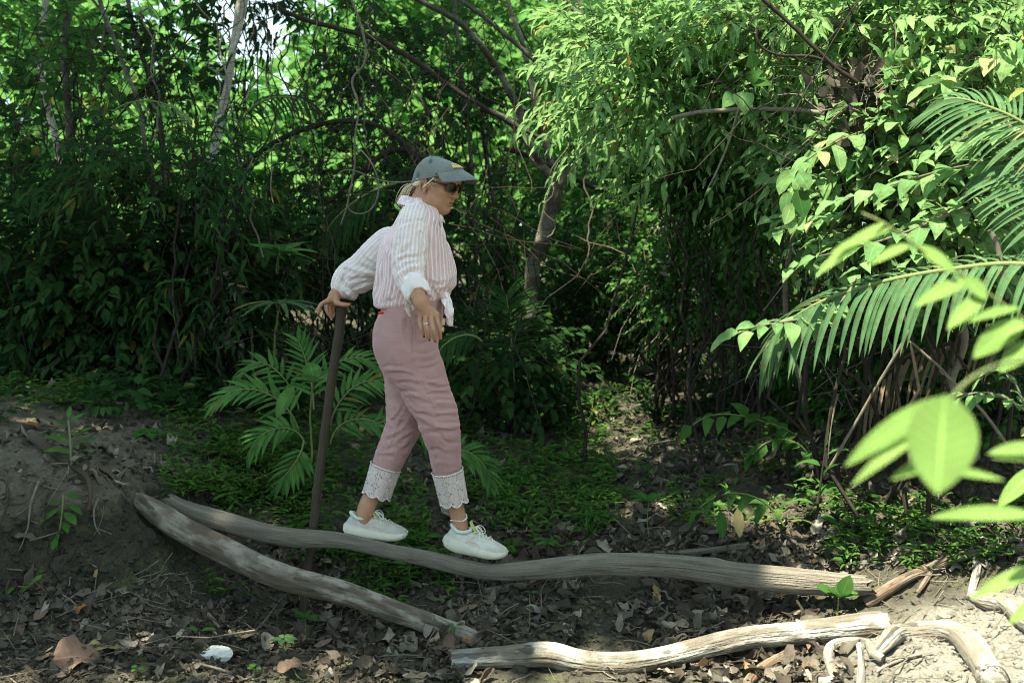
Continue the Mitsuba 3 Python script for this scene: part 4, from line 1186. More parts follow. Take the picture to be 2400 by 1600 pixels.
def sole_colour(p, n, uv):
    f = fbm(p.x * 30, p.y * 30, p.z * 30)
    mud_brown = smoothstep(0.016, 0.002, uv.y) * 0.6 + smoothstep(0.55, 0.8, fbm(p.x * 50, p.y * 50, p.z * 50)) * 0.4
    c = mix((0.46, 0.44, 0.37), (0.62, 0.61, 0.54), f)
    c = mix(c, (0.50, 0.50, 0.22), smoothstep(0.262, 0.272, uv.x) * 0.8)
    return mix(c, (0.34, 0.30, 0.22), mud_brown * 0.7)


rough('shoe_sole', proc(sole_colour), 0.6, 0.3)
rough('lace_cord', rgb(0.66, 0.66, 0.60), 0.8)
rough('tongue_lime', rgb(0.42, 0.47, 0.16), 0.8)
rough('collar_pad', rgb(0.52, 0.54, 0.53), 0.9)


def shoe(origin, pitch, yaw, roll, m_upper, label):
    key = numbered('shoe', PERSON)
    cp, sp, cy, sy = math.cos(pitch), math.sin(pitch), math.cos(yaw), math.sin(yaw)
    X = np.array([cp * cy, cp * sy, -sp]); Y = np.array([-sy, cy, 0]); Z = np.cross(X, Y)
    Y, Z = Y * math.cos(roll) + Z * math.sin(roll), -Y * math.sin(roll) + Z * math.cos(roll)
    R_ = np.stack([X, Y, Z])
    n = 64
    xs = 0.272 * (0.5 - 0.5 * np.cos(np.linspace(0, np.pi, n)))
    g = lambda a: CubicSpline(SX, a)(xs) if a is not WD else np.interp(xs, SX, a)
    zb, zs, zt, w, uw = (np.interp(xs, SX, a) for a in (ZB, ZS, ZT, WD, UPW))
    for a in (zb, zs, zt, w):
        a[1:-1] = np.convolve(a, [.25, .5, .25], 'same')[1:-1]
    w = np.maximum(w, 0.0035)

    def loft(section, name, m, parent, k, **kw):
        v = np.concatenate([section(i) for i in range(n)])
        q = np.array([[i * k + j, i * k + (j + 1) % k, (i + 1) * k + (j + 1) % k, (i + 1) * k + j] for i in range(n - 1) for j in range(k)])
        f = np.vstack([q[:, [0, 1, 2]], q[:, [0, 2, 3]]])
        f = np.vstack([f, [[(j + 1) % k, j, len(v)] for j in range(k)], [[(n - 1) * k + j, (n - 1) * k + (j + 1) % k, len(v) + 1] for j in range(k)]])
        v = np.vstack([v, v[:k].mean(0), v[-k:].mean(0)])
        return obj(name, (origin + v @ R_, f), m, parent, uv=np.column_stack([v[:, 0], v[:, 2]]), **kw)

    def s_upper(i):
        t = np.linspace(0, 2 * np.pi, 40, endpoint=False)
        c, s = np.cos(t), np.sin(t)
        top = np.maximum(s, 0)
        wy = w[i] * (1 - (1 - uw[i]) * top ** 1.2)
        return np.column_stack([np.full(40, xs[i]), wy * np.sign(c) * np.abs(c) ** 0.7 * 0.97, np.where(s > 0, zs[i] - .004 + (zt[i] - zs[i] + .004) * np.abs(s) ** 0.85, zs[i] - .004 - 0.012 * np.abs(s))])

    def s_sole(i):
        t = np.linspace(0, 2 * np.pi, 32, endpoint=False)
        c, s = np.cos(t), np.sin(t)
        mz, hz = (zs[i] + zb[i]) / 2, (zs[i] - zb[i]) / 2 + 0.002
        groove = 1 + 0.03 * np.cos(s * 7)
        tread = np.where(s < -0.85, 0.0015 * np.sign(np.sin(xs[i] * 700)), 0)
        return np.column_stack([np.full(32, xs[i] + (0.0)), w[i] * 1.13 * np.sign(c) * np.abs(c) ** 0.45 * groove, mz + hz * np.sign(s) * np.abs(s) ** 0.6 + tread])

    up = loft(s_upper, 'upper', m_upper, key, 40)
    loft(s_sole, 'sole', 'shoe_sole', key, 32)
    labels[key] = {'label': label}
    # padded collar round the ankle
    th = np.linspace(0, 2 * np.pi, 41)
    cx = 0.070 + 0.043 * np.cos(th)
    col = np.column_stack([cx, 0.0275 * np.sin(th), np.interp(cx, [0.027, .035, .055, .085, .105, .113], [.106, .102, .089, .090, .098, .106])])
    obj('collar', tube(origin + col @ R_, 0.0075, 10, False), 'collar_pad', key)
    # tongue
    tg = spline(np.array([[.135, 0, .092], [.118, 0, .108], [.106, 0, .124], [.103, 0, .134]]), 14)
    tt = np.concatenate([tg[k] + np.column_stack([0.004 * np.cos(a_ := np.arange(12) * np.pi / 6), 0.019 * np.sin(a_), 0.003 * np.cos(a_)]) for k in range(14)])
    q = np.array([[k * 12 + j, k * 12 + (j + 1) % 12, (k + 1) * 12 + (j + 1) % 12, (k + 1) * 12 + j] for k in range(13) for j in range(12)])
    obj('tongue', (origin + tt @ R_, np.vstack([q[:, [0, 1, 2]], q[:, [0, 2, 3]], [[156, 156 + j, 156 + j + 1] for j in range(1, 11)]])), 'tongue_lime', key)
    zsurf = lambda x: np.interp(x, xs, zt)
    for k, x in enumerate(np.linspace(0.120, 0.200, 7)):
        y = np.linspace(-0.021, 0.021, 9)
        z = zsurf(x + 0.010 * (k % 2) * 0) + 0.004 - 6.0 * y ** 2 * (1 + x * 2)
        sgn = 1 if k % 2 else -1
        obj('shoelace', tube(origin + np.column_stack([x + sgn * y * 0.25, y, z]) @ R_, 0.0021, 6), 'lace_cord', key)
    for s in (-1, 1):
        lp = np.array([[.122, 0, .110], [.135, s * .012, .118], [.156, s * .026, .108], [.165, s * .030, .090], [.150, s * .022, .097], [.128, s * .006, .108]])
        obj('shoelace', tube(origin + spline(lp, 24) @ R_, 0.0018, 6), 'lace_cord', key)
        lp = np.array([[.122, 0, .110], [.136, s * .018, .112], [.150, s * .034, .092], [.152, s * .038, .076]])
        obj('shoelace', tube(origin + spline(lp, 16) @ R_, 0.0017, 6), 'lace_cord', key)
    return key


shoe(at(1036, 1284, 3.985), math.radians(8.2), math.radians(-7), 0.0, 'shoe_upper_paler', 'paler white running shoe on the leading foot')
shoe(at(802, 1257.5, 4.05), math.radians(5.6), math.radians(9), 0.0, 'shoe_upper_darker', 'darker white running shoe on the trailing foot')
# beaded anklet
th = np.linspace(0, 2 * np.pi, 34)[:-1]
cA, tA = at(1075, 1214, 3.985), unit(at(1083, 1240, 3.985) - at(1067, 1185, 3.98))
a = unit(np.cross(tA, [0, 1, 0])); b_ = np.cross(tA, a)
ank = [cA + 0.0345 * (math.cos(x) * a + math.sin(x) * b_) + tA * 0.006 * math.sin(x * 2) for x in th]
AN = obj('anklet', tube(np.array(ank + ank[:1]), 0.0011, 5, False), 'white_cord', PERSON, label='beaded anklet on the leading foot')
sph = trimesh.creation.icosphere(1, 1.0)
obj('beads', join([(p + sph.vertices * r2.uniform(.0022, .0036), sph.faces) for p in ank]), 'white_cord', AN, kind='stuff')
b = trimesh.creation.icosphere(2, 1.0)
obj('red_tassel', (at(893, 733, 3.86) + b.vertices * [0.012, 0.006, 0.006], b.faces), 'red_tie', PERSON)
# ================================================================ foliage: leaf shapes and materials
GRAV = np.array([0, 0, -1.0])


def leaf_bsdf(key, c0, c1, old, trans=0.9, r=0.42, vein=0.35, veins=9.0, spec=0.5, spots=0.25):

    def fn(p, n, uv):
        k = dr.floor(uv.y * 0.5)
        v, u = uv.y - 2 * k, uv.x
        h = cell_rand(k, 3)
        g = cell_rand(k, 8)
        c = mix(tuple(c0), tuple(c1), h)
        c = mix(c, tuple(old), smoothstep(0.972, 0.985, g) * 0.85)
        mid = smoothstep(0.10, 0.02, dr.abs(u))
        side = v * veins + dr.abs(u) * 1.6
        sv = smoothstep(0.34, 0.5, dr.abs(side - dr.floor(side) - 0.5)) * smoothstep(1.0, 0.6, dr.abs(u))
        c = c * (1 + vein * dr.maximum(mid * 1.2, sv * 0.55))
        bl = smoothstep(0.66, 0.74, noise(p.x * 60 + k, p.y * 60, p.z * 60)) * spots
        c = mix(c, (0.10, 0.075, 0.03), bl)
        return c * (0.78 + 0.44 * noise(p.x * 25, p.y * 25, p.z * 25))
    scene[key] = {'type': 'principledthin', 'base_color': proc(fn), 'roughness': r, 'diff_trans': trans, 'spec_trans': 0.0, 'eta': 1.5}


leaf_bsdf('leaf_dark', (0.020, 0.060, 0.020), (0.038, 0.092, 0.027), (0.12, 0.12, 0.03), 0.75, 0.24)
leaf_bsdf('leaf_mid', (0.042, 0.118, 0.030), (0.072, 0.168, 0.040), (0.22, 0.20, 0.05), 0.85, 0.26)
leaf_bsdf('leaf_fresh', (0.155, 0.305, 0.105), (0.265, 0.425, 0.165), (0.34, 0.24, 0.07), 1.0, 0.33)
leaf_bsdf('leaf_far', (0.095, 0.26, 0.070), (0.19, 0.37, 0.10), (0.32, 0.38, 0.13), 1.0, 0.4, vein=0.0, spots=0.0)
leaf_bsdf('leaf_heart', (0.120, 0.245, 0.090), (0.200, 0.345, 0.130), (0.34, 0.35, 0.17), 0.85, 0.23, vein=0.4, spots=0.4)
leaf_bsdf('leaf_palm', (0.060, 0.135, 0.060), (0.100, 0.185, 0.085), (0.20, 0.19, 0.09), 0.7, 0.38, vein=0.5, veins=0.3, spots=0.35)
leaf_bsdf('leaf_fern', (0.060, 0.155, 0.042), (0.090, 0.200, 0.055), (0.15, 0.16, 0.04), 0.75, 0.42, vein=0.45, veins=14)
leaf_bsdf('leaf_front', (0.170, 0.290, 0.078), (0.225, 0.350, 0.105), (0.24, 0.34, 0.10), 0.9, 0.28, vein=0.5, spots=0.0)
leaf_bsdf('leaf_grass', (0.045, 0.125, 0.028), (0.095, 0.20, 0.042), (0.20, 0.19, 0.06), 0.85, 0.38, vein=0.2, veins=0.3)
leaf_bsdf('leaf_canopy', (0.035, 0.085, 0.025), (0.05, 0.11, 0.03), (0.10, 0.1, 0.03), 0.35, 0.5, vein=0.0, spots=0.0)
leaf_bsdf('leaf_dry', (0.048, 0.041, 0.034), (0.125, 0.110, 0.092), (0.24, 0.21, 0.18), 0.25, 0.7, vein=0.3, veins=8)
leaf_bsdf('leaf_dry_pale', (0.17, 0.15, 0.125), (0.30, 0.275, 0.235), (0.34, 0.22, 0.11), 0.4, 0.7, vein=0.25, veins=8)
leaf_bsdf('leaf_yellow', (0.36, 0.30, 0.13), (0.42, 0.36, 0.17), (0.34, 0.27, 0.12), 0.5, 0.55, vein=0.15, spots=0.6)
leaf_bsdf('leaf_brown', (0.125, 0.090, 0.070), (0.16, 0.118, 0.092), (0.2, 0.13, 0.1), 0.2, 0.65, vein=0.35, veins=7)
leaf_bsdf('leaf_rust', (0.26, 0.10, 0.035), (0.36, 0.16, 0.05), (0.3, 0.2, 0.08), 0.6, 0.6)
leaf_bsdf('palm_dead', (0.12, 0.095, 0.062), (0.20, 0.16, 0.105), (0.16, 0.13, 0.09), 0.35, 0.6, vein=0.3, veins=0.3)
rough('twig_dark', proc(lambda p, n, uv: mix((0.016, 0.013, 0.010), (0.042, 0.035, 0.027), fbm(p.x * 30, p.y * 30, p.z * 30))), 0.85, 0.2)
rough('twig_grey', proc(lambda p, n, uv: mix((0.085, 0.075, 0.058), (0.20, 0.18, 0.145), fbm(p.x * 30, p.y * 30, p.z * 30))), 0.85, 0.2)
rough('stem_green', proc(lambda p, n, uv: mix((0.085, 0.125, 0.04), (0.14, 0.17, 0.06), fbm(p.x * 30, p.y * 30, p.z * 30))), 0.6, 0.3)


def trunk_bark(c0, c1, lichen):
    def fn(p, n, uv):
        f = fbm(p.x * 12, p.y * 12, p.z * 5, 4)
        blot = smoothstep(0.50, 0.62, fbm(p.x * 7 + 4, p.y * 7, p.z * 7, 3))
        ring = smoothstep(0.55, 0.75, noise(p.x * 4, p.y * 4, p.z * 60))
        c = mix(mix(c0, c1, f), lichen, blot * 0.7)
        return mix(c, c0, ring * 0.4) * (0.8 + 0.4 * noise(p.x * 160, p.y * 160, p.z * 90))
    return fn


BB = proc(lambda p, n, uv: fbm(p.x * 60, p.y * 60, p.z * 18, 4), eps=2e-3)
rough('bark_pale', proc(trunk_bark((0.20, 0.18, 0.14), (0.36, 0.34, 0.28), (0.46, 0.45, 0.39))), 0.85, 0.2, bump=BB, scale=0.01)
rough('bark_forked', proc(trunk_bark((0.036, 0.032, 0.024), (0.082, 0.076, 0.058), (0.15, 0.148, 0.118))), 0.85, 0.2, bump=BB, scale=0.012)
rough('bark_dark', proc(trunk_bark((0.05, 0.045, 0.038), (0.10, 0.088, 0.07), (0.14, 0.13, 0.11))), 0.85, 0.2, bump=BB, scale=0.012)

OVAL = lambda s: np.sin(np.pi * s ** 0.85) ** 0.75
LANCE = lambda s: np.sin(np.pi * s ** 0.7) ** 1.0 * (1 - 0.15 * s)
HEART = lambda s: np.minimum(1, (s / 0.14) ** 0.6) * np.maximum(np.cos(np.clip((s - .2) / .8, 0, 1) * np.pi / 2), 0) ** 1.15 * 1.08
BLADE = lambda s: np.minimum(1, s / 0.06) ** 0.7 * (1 - s ** 3.0) ** 0.8
RAGGED = lambda s: OVAL(s) * (1 + 0.14 * np.sin(s * 37) * np.sin(s * 11))


def leaf_id(n=1):
    return rng.integers(0, 900, n)


def blade(p0, d, L, W, shape=OVAL, droop=0.3, fold=0.25, n=7, up=(0, 0, 1), wave=0.0, curl=0.0, ident=None):
    """One leaf as a folded, drooping sheet; W is half the width. (vertices, faces, uv)"""
    d = unit(d)
    s = np.linspace(0, 1, n)
    up = np.asarray(up, float)
    c = [np.asarray(p0, float)]
    dirs = [d]
    for k in range(1, n):
        dk = unit(dirs[-1] + GRAV * droop / (n - 1) + up * curl / (n - 1))
        c.append(c[-1] + dk * L / (n - 1)); dirs.append(dk)
    c, dirs = np.array(c), np.array(dirs)
    side = np.cross(up, dirs)
    bad = np.linalg.norm(side, axis=1) < 0.15
    side[bad] = np.cross([0.3, 1, 0], dirs[bad])
    side = unit(side); nrm = np.cross(dirs, side)
    w = np.maximum(shape(s), 0.02) * W
    wv = wave * W * np.sin(s * 9 + rng.uniform(0, 6))
    l = c + side * w[:, None] * math.cos(fold) + nrm * (w * math.sin(fold) + wv)[:, None]
    r = c - side * w[:, None] * math.cos(fold) + nrm * (w * math.sin(fold) - wv)[:, None]
    v = np.stack([l, c, r], 1).reshape(-1, 3)
    k = int(leaf_id()[0]) if ident is None else ident
    uv = np.stack([np.tile([1.0, 0, -1], n), np.repeat(np.clip(s, .001, .999), 3) + 2 * k], 1)
    q = np.array([[3 * a + b, 3 * a + b + 1, 3 * a + b + 4, 3 * a + b + 3] for a in range(n - 1) for b in (0, 1)])
    return v, np.vstack([q[:, [0, 1, 2]], q[:, [0, 2, 3]]]), uv


def template(level, shape=OVAL, droop=0.25, fold=0.3):
    """A leaf along +x with normal +z, unit length, half width 1."""
    st = {1: [0.0, 0.45, 1.0], 2: [0.0, 0.28, 0.66, 1.0], 3: [0.0, 0.14, 0.36, 0.62, 0.84, 1.0]}[level]
    v, uv, f = [], [], []
    for k, s in enumerate(st):
        z = -droop * s * s
        if k in (0, len(st) - 1):
            v.append([s, 0, z]); uv.append([0, min(s, .999)])
        else:
            w = float(shape(np.array(s)))
            v += [[s, w, z + fold * w * .3], [s, 0, z], [s, -w, z + fold * w * .3]]; uv += [[1, s], [0, s], [-1, s]]
    f += [[0, 2, 1], [0, 3, 2]]
    m = len(st) - 2
    for k in range(m - 1):
        a, b = 1 + 3 * k, 4 + 3 * k
        f += [[a, a + 1, b + 1], [a, b + 1, b], [a + 1, a + 2, b + 2], [a + 1, b + 2, b + 1]]
    e, t = 1 + 3 * (m - 1), 1 + 3 * m
    f += [[e, e + 1, t], [e + 1, e + 2, t]]
    return np.array(v, float), np.array(f), np.array(uv, float)


def scatter(tpl, P, D, Nn, L, W):
    """Copies of a leaf template in one mesh."""
    tv, tf, tuv = tpl
    D = unit(D); S = unit(np.cross(Nn, D)); Nn = np.cross(D, S)
    L, W = np.broadcast_to(L, len(P))[:, None, None], np.broadcast_to(W, len(P))[:, None, None]
    v = P[:, None] + tv[None, :, :1] * D[:, None] * L + tv[None, :, 1:2] * S[:, None] * W + tv[None, :, 2:] * Nn[:, None] * L
    f = tf[None] + (np.arange(len(P)) * len(tv))[:, None, None]
    uv = np.broadcast_to(tuv[None], (len(P), *tuv.shape)).copy()
    uv[..., 1] += 2 * leaf_id(len(P))[:, None]
    return v.reshape(-1, 3), f.reshape(-1, 3), uv.reshape(-1, 2)


def merge(parts):
    v, f = join(parts)
    return v, f, np.vstack([p[2] for p in parts])


def rand_dirs(n, flat=1.0):
    d = rng.normal(size=(n, 3)); d[:, 2] *= flat
    return unit(d)


def sprays(O, A, length, k, leaf_l, leaf_w, tpl, angle=0.9, droop=0.25, jitter=0.25, twig=0.0022):
    """Twigs at O along A, each with k leaves in two ranks. Returns the leaf mesh and the twig mesh."""
    n = len(O)
    A = unit(A)
    length = np.broadcast_to(length, n)
    s = np.linspace(0.18, 1.0, k)
    B = unit(np.cross(A, [0, 0, 1.0] + rng.normal(0, .3, (n, 3))))
    U = np.cross(B, A)
    bend = GRAV * 0.22
    pos = O[:, None] + (A[:, None] * s[None, :, None] + bend * (s ** 2)[None, :, None]) * length[:, None, None]
    tang = unit(A[:, None] + 2 * bend * s[None, :, None])
    sg = np.where(np.arange(k) % 2 == 0, 1.0, -1.0)[None, :, None]
    ang = (angle * (1.15 - 0.7 * s))[None, :, None]
    d = tang * np.cos(ang) + B[:, None] * sg * np.sin(ang) + GRAV * droop + rng.normal(0, jitter, (n, k, 3))
    nn = U[:, None] + rng.normal(0, jitter * 1.2, (n, k, 3)) + np.array([0, 0, 0.3])
    sz = rng.uniform(0.65, 1.15, (n, k)) * (1.05 - 0.25 * s)[None]
    leaves = scatter(tpl, pos.reshape(-1, 3), d.reshape(-1, 3), nn.reshape(-1, 3), (leaf_l * sz).ravel(), (leaf_w * sz).ravel())
    a = np.array([0, .5, 1.0])
    c = O[:, None] + (A[:, None] * a[None, :, None] + bend * (a ** 2)[None, :, None]) * length[:, None, None]
    th = np.arange(3) * 2 * np.pi / 3
    ring = B[:, None, None] * np.cos(th)[None, None, :, None] + U[:, None, None] * np.sin(th)[None, None, :, None]
    tv = (c[:, :, None] + ring * (twig * np.array([1.2, .9, .5]))[None, :, None, None]).reshape(n, 9, 3)
    tf = np.array([[a_ * 3 + j, a_ * 3 + (j + 1) % 3, (a_ + 1) * 3 + (j + 1) % 3] for a_ in (0, 1) for j in range(3)] + [[a_ * 3 + j, (a_ + 1) * 3 + (j + 1) % 3, (a_ + 1) * 3 + j] for a_ in (0, 1) for j in range(3)])
    return leaves, (tv.reshape(-1, 3), (tf[None] + (np.arange(n) * 9)[:, None, None]).reshape(-1, 3))


def volume(n, c, r, freq=1.3, thr=0.42, shell=0.0, seed=0):
    """n points in a lumpy ellipsoid with gaps."""
    out = []
    c, r = np.asarray(c, float), np.asarray(r, float)
    while sum(map(len, out)) < n:
        u = rng.normal(size=(n * 3, 3)); u = unit(u) * (rng.uniform(shell, 1, (n * 3, 1)) ** (1 / 3))
        p = c + u * r
        lump = meshkit.fbm(p * freq, 2, seed)
        ok = (lump > thr) & (np.linalg.norm(u, axis=1) < 0.72 + 0.55 * meshkit.noise(u * 2.2 + seed, seed + 5))
        out.append(p[ok])
    return np.concatenate(out)[:n]


TPL = {'oval': template(2, OVAL), 'lance': template(2, LANCE, 0.35), 'oval_low': template(1, OVAL), 'lance_low': template(1, LANCE), 'oval_hi': template(3, OVAL, 0.3), 'heart': template(3, HEART, 0.3), 'lance_hi': template(3, LANCE, 0.4), 'heart_low': template(3, HEART, 0.3)}


def wiggle(a, b, n, amp, seed_=None):
    """A crooked line from a to b."""
    s = np.linspace(0, 1, n)[:, None]
    a, b = np.asarray(a, float), np.asarray(b, float)
    w = np.cumsum(rng.normal(0, 1, (n, 3)), 0); w -= w[0] + (w[-1] - w[0]) * s
    return a + (b - a) * s + w * amp * np.linalg.norm(b - a) / math.sqrt(n)


# ================================================================ trees


def branch(key, rows, m, name='trunk', n=60, sides=14, lump=0.08, seed=1):
    rows = np.asarray(rows, float)
    c, r = spline(pts(rows[:, :3]), n, rows[:, 3:4] * rows[:, 2:3] / F)
    s = np.linspace(0, 1, n)
    th = np.arange(sides) * 2 * np.pi / sides
    k = 1 + lump * 2 * (meshkit.fbm(np.stack(np.broadcast_arrays(np.cos(th)[None], np.sin(th)[None], s[:, None] * 22), -1), 3, seed) - 0.5)
    return obj(name, tube(c, r[:, 0], sides, True, k), m, key), c, r


def crown(key, c, r, n, L, W, m, tpl='oval_low', freq=0.8, thr=0.40, name='crown', up=1.0, spread=0.5):
    p = volume(n, c, r, freq, thr, seed=len(labels))
    d = rand_dirs(n, 0.35) + GRAV * 0.25
    nn = rng.normal(0, spread, (n, 3)) + [0, 0, up]
    sz = rng.uniform(0.6, 1.2, n)
    v, f, uv = scatter(TPL[tpl], p, d, nn, L * sz, W * sz)
    return obj(name, (v, f), m, key, uv=uv, kind='stuff')


# forked tree in the middle
TF = thing('forked_tree', 'tree with a blotched trunk forking into several bare limbs behind the woman', 'tree')
D0 = 7.4
branch(TF, [(1180, 1010, 7.00, 26), (1200, 960, 7.00, 30), (1210, 880, 7.02, 27), (1222, 800, 7.05, 24), (1236, 735, 7.09, 20), (1245, 690, 7.14, 18), (1252, 612, D0 * .965, 17), (1272, 560, D0 * .965, 17.5), (1288, 500, D0 * .965, 17), (1298, 450, D0 * .965, 18), (1290, 420, D0 * .965, 14)], 'bark_forked', n=80, sides=18, lump=0.12)
for rows in ([(1297, 455, 7.14, 14), (1284, 406, 7.14, 11), (1252, 372, 7.14, 11), (1240, 335, 7.14, 11), (1229, 295, 7.12, 10), (1210, 245, 7.09, 9), (1189, 205, 7.05, 8.5), (1165, 160, 7.00, 8), (1148, 134, 6.94, 7.5), (1110, 86, 6.85, 7), (1068, 48, 6.75, 6.5), (1006, 14, 6.66, 6), (930, -40, 6.57, 5)],
             [(1292, 440, 7.16, 11), (1288, 370, 7.24, 9), (1278, 330, 7.24, 9), (1265, 286, 7.24, 8.5), (1254, 235, 7.24, 7), (1246, 195, 7.24, 6.5), (1236, 150, 7.24, 6), (1224, 100, 7.24, 6), (1206, 52, 7.24, 5.5), (1190, -20, 7.24, 5)],
             [(1268, 385, 7.14, 9), (1245, 345, 7.05, 9.5), (1218, 308, 7.00, 9), (1179, 276, 6.94, 8), (1150, 262, 6.90, 7), (1122, 253, 6.85, 6)],
             [(1270, 292, 7.22, 5), (1255, 272, 7.19, 5), (1240, 262, 7.16, 5), (1226, 256, 7.14, 3)],
             [(1295, 452, 7.14, 15), (1318, 425, 7.14, 14), (1340, 392, 7.14, 13), (1362, 350, 7.14, 12), (1385, 310, 7.14, 10), (1398, 275, 7.14, 8), (1408, 235, 7.14, 7), (1416, 193, 7.14, 6.5), (1400, 130, 7.14, 6.5), (1379, 70, 7.14, 6.5), (1346, 24, 7.14, 6), (1310, -30, 7.14, 5)],
             [(1380, 75, 7.14, 4.5), (1365, 30, 7.19, 4), (1345, -20, 7.24, 4)],
             [(1362, 236, 6.94, 3.5), (1340, 217, 6.94, 5), (1310, 192, 6.94, 5), (1275, 162, 6.94, 5.5), (1240, 130, 6.94, 5.5), (1206, 100, 6.94, 5.5), (1172, 72, 6.94, 5), (1144, 48, 6.94, 5), (1100, 16, 6.94, 5), (1050, -20, 6.94, 4)]):
    branch(TF, rows, 'bark_forked', 'limb', 60, 12)
crown(TF, (-2.65, 6.3, 6.9), (2.0, 1.7, 1.2), 3600, .26, .055, 'leaf_canopy')  # crown out of view, set off its trunk to block the sun
TP = thing('pale_tree', 'slim pale-barked tree leaning to the right with a vine wound round it', 'tree')
_, pc, pr = branch(TP, [(430, 860, 6.5, 10), (445, 700, 6.5, 11), (462, 540, 6.5, 11.5), (480, 450, 6.5, 11), (496, 385, 6.5, 10.5), (510, 310, 6.5, 10.5), (522, 250, 6.5, 9.5), (534, 200, 6.5, 8.5), (545, 120, 6.5, 8.5), (556, 50, 6.5, 8), (565, -30, 6.5, 8), (585, -250, 6.5, 7), (560, -700, 6.2, 6)], 'bark_pale', n=90)
branch(TP, [(541, 130, 6.48, 4), (556, 90, 6.46, 4.5), (568, 45, 6.45, 5), (580, -20, 6.45, 5)], 'bark_pale', 'limb', 24, 10)
tw = np.linspace(0.34, 0.66, 60)
ci = np.array([np.interp(tw, np.linspace(0, 1, 90), pc[:, k]) for k in range(3)]).T
ri = np.interp(tw, np.linspace(0, 1, 90), pr[:, 0])
obj('winding_vine', tube(ci + (ri + 0.004)[:, None] * np.stack([np.cos(tw * 60), np.sin(tw * 60), tw * 0], -1), 0.0055, 6), 'twig_dark', TP)
crown(TP, (-3.45, 2.9, 7.0), (1.95, 2.1, 1.2), 5200, .26, .055, 'leaf_canopy')  # unseen crown, placed to keep the woman in shade
crown(TP, (-1.8, 1.85, 6.9), (.65, .6, .4), 800, .22, .05, 'leaf_canopy', thr=.1)  # small unseen clump added to close a sun gap
crown(TP, (-2.5, 2.0, 6.6), (.75, .7, .4), 800, .22, .05, 'leaf_canopy', thr=.1)  # second unseen clump, added against sun flecks on the woman
TD = thing('dark_tree', 'straight dark grey trunk at the far left between the vines', 'tree')
branch(TD, [(172, 880, 7.0, 9), (170, 600, 7.0, 8.5), (166, 413, 7.0, 8.5), (156, 210, 7.0, 8), (152, 114, 7.0, 8), (162, 0, 7.0, 8), (170, -300, 7.0, 7), (200, -600, 6.8, 6)], 'bark_dark', n=70)
crown(TD, (-5.0, 5.0, 7.0), (2.4, 2.2, 1.2), 2800, .26, .055, 'leaf_canopy')  # crown out of view, positioned to shade the left thicket
TS = thing('sapling', 'thin grey-brown sapling trunk slanting down from the top left', 'tree')
branch(TS, [(420, 800, 6.2, 5), (380, 500, 6.2, 5), (345, 380, 6.2, 5), (334, 296, 6.2, 5), (324, 241, 6.2, 5), (293, 162, 6.2, 4.6), (268, 95, 6.2, 4.6), (248, 45, 6.2, 5), (232, -5, 6.2, 5), (200, -200, 6.2, 4.5), (150, -500, 5.6, 4)], 'bark_forked', n=70, sides=10)
branch(TS, [(246, 35, 6.2, 3), (225, 10, 6.2, 3), (200, -20, 6.2, 2.5)], 'bark_forked', 'limb', 14, 8)
branch(TS, [(238, 120, 6.2, 2.5), (244, 75, 6.2, 2.8), (248, 40, 6.2, 3)], 'bark_forked', 'limb', 14, 8)
crown(TS, (-5.4, 2.1, 6.6), (2.2, 1.9, 1.1), 2600, .26, .055, 'leaf_canopy')  # crown out of view, positioned to shade the lower left ground
for lab, rows, m, cr in [
    ('slim leaning trunk left of the pale tree', [(360, 870, 7.4, 6), (385, 400, 7.4, 6), (350, 180, 7.4, 6), (322, 100, 7.4, 5.5), (300, 0, 7.4, 5), (280, -300, 7.4, 5)], 'bark_dark', (-4.6, 7.0, 7.0)),
    ('grey trunk with a bend behind the left thicket', [(152, 810, 7.9, 8), (150, 700, 7.9, 8), (140, 380, 7.9, 8), (120, 280, 7.9, 7.5), (108, 240, 7.9, 7), (100, 60, 7.9, 7), (90, -300, 7.9, 6)], 'bark_pale', None),
    ('slender straight trunk right of the staff hand', [(1120, 930, 7.9, 5), (1118, 760, 7.9, 5), (1112, 500, 7.9, 5), (1108, 420, 7.9, 5), (1085, 200, 7.9, 5), (1060, -40, 7.9, 5), (1040, -500, 7.0, 5)], 'bark_dark', (-.6, 3.45, 5.5, .8, .55, .35, 420)),  # its crown is an unseen clump added to shade the ground
    ('thin dark trunk behind the forked tree on its left', [(1172, 910, 8.3, 5), (1170, 840, 8.3, 5), (1160, 500, 8.3, 6), (1130, 300, 8.3, 6), (1105, 120, 8.3, 6), (1060, -40, 8.3, 6)], 'bark_dark', None),
    ('dark upright trunk wrapped in creepers right of the forked tree', [(1432, 860, 8.4, 7), (1432, 560, 8.4, 7), (1425, 330, 8.4, 8), (1440, 120, 8.4, 8), (1460, -40, 8.4, 7)], 'bark_dark', None),
    ('grey trunk half hidden in the dry vines', [(1704, 935, 7.6, 12), (1705, 800, 7.6, 12), (1708, 620, 7.6, 13), (1712, 520, 7.6, 13), (1706, 330, 7.6, 12), (1700, 150, 7.6, 11), (1690, -40, 7.6, 10)], 'bark_forked', None)]:
    k = thing('forest_tree', lab, 'tree')
    branch(k, rows, m, n=44, sides=10, seed=len(labels))
    if cr:
        crown(k, cr[:3], cr[3:6] or (2.2, 1.8, 1.2), int((cr[6:] or (2200,))[0]), .26, .055, 'leaf_canopy')  # crowns out of view, positioned to block the sun

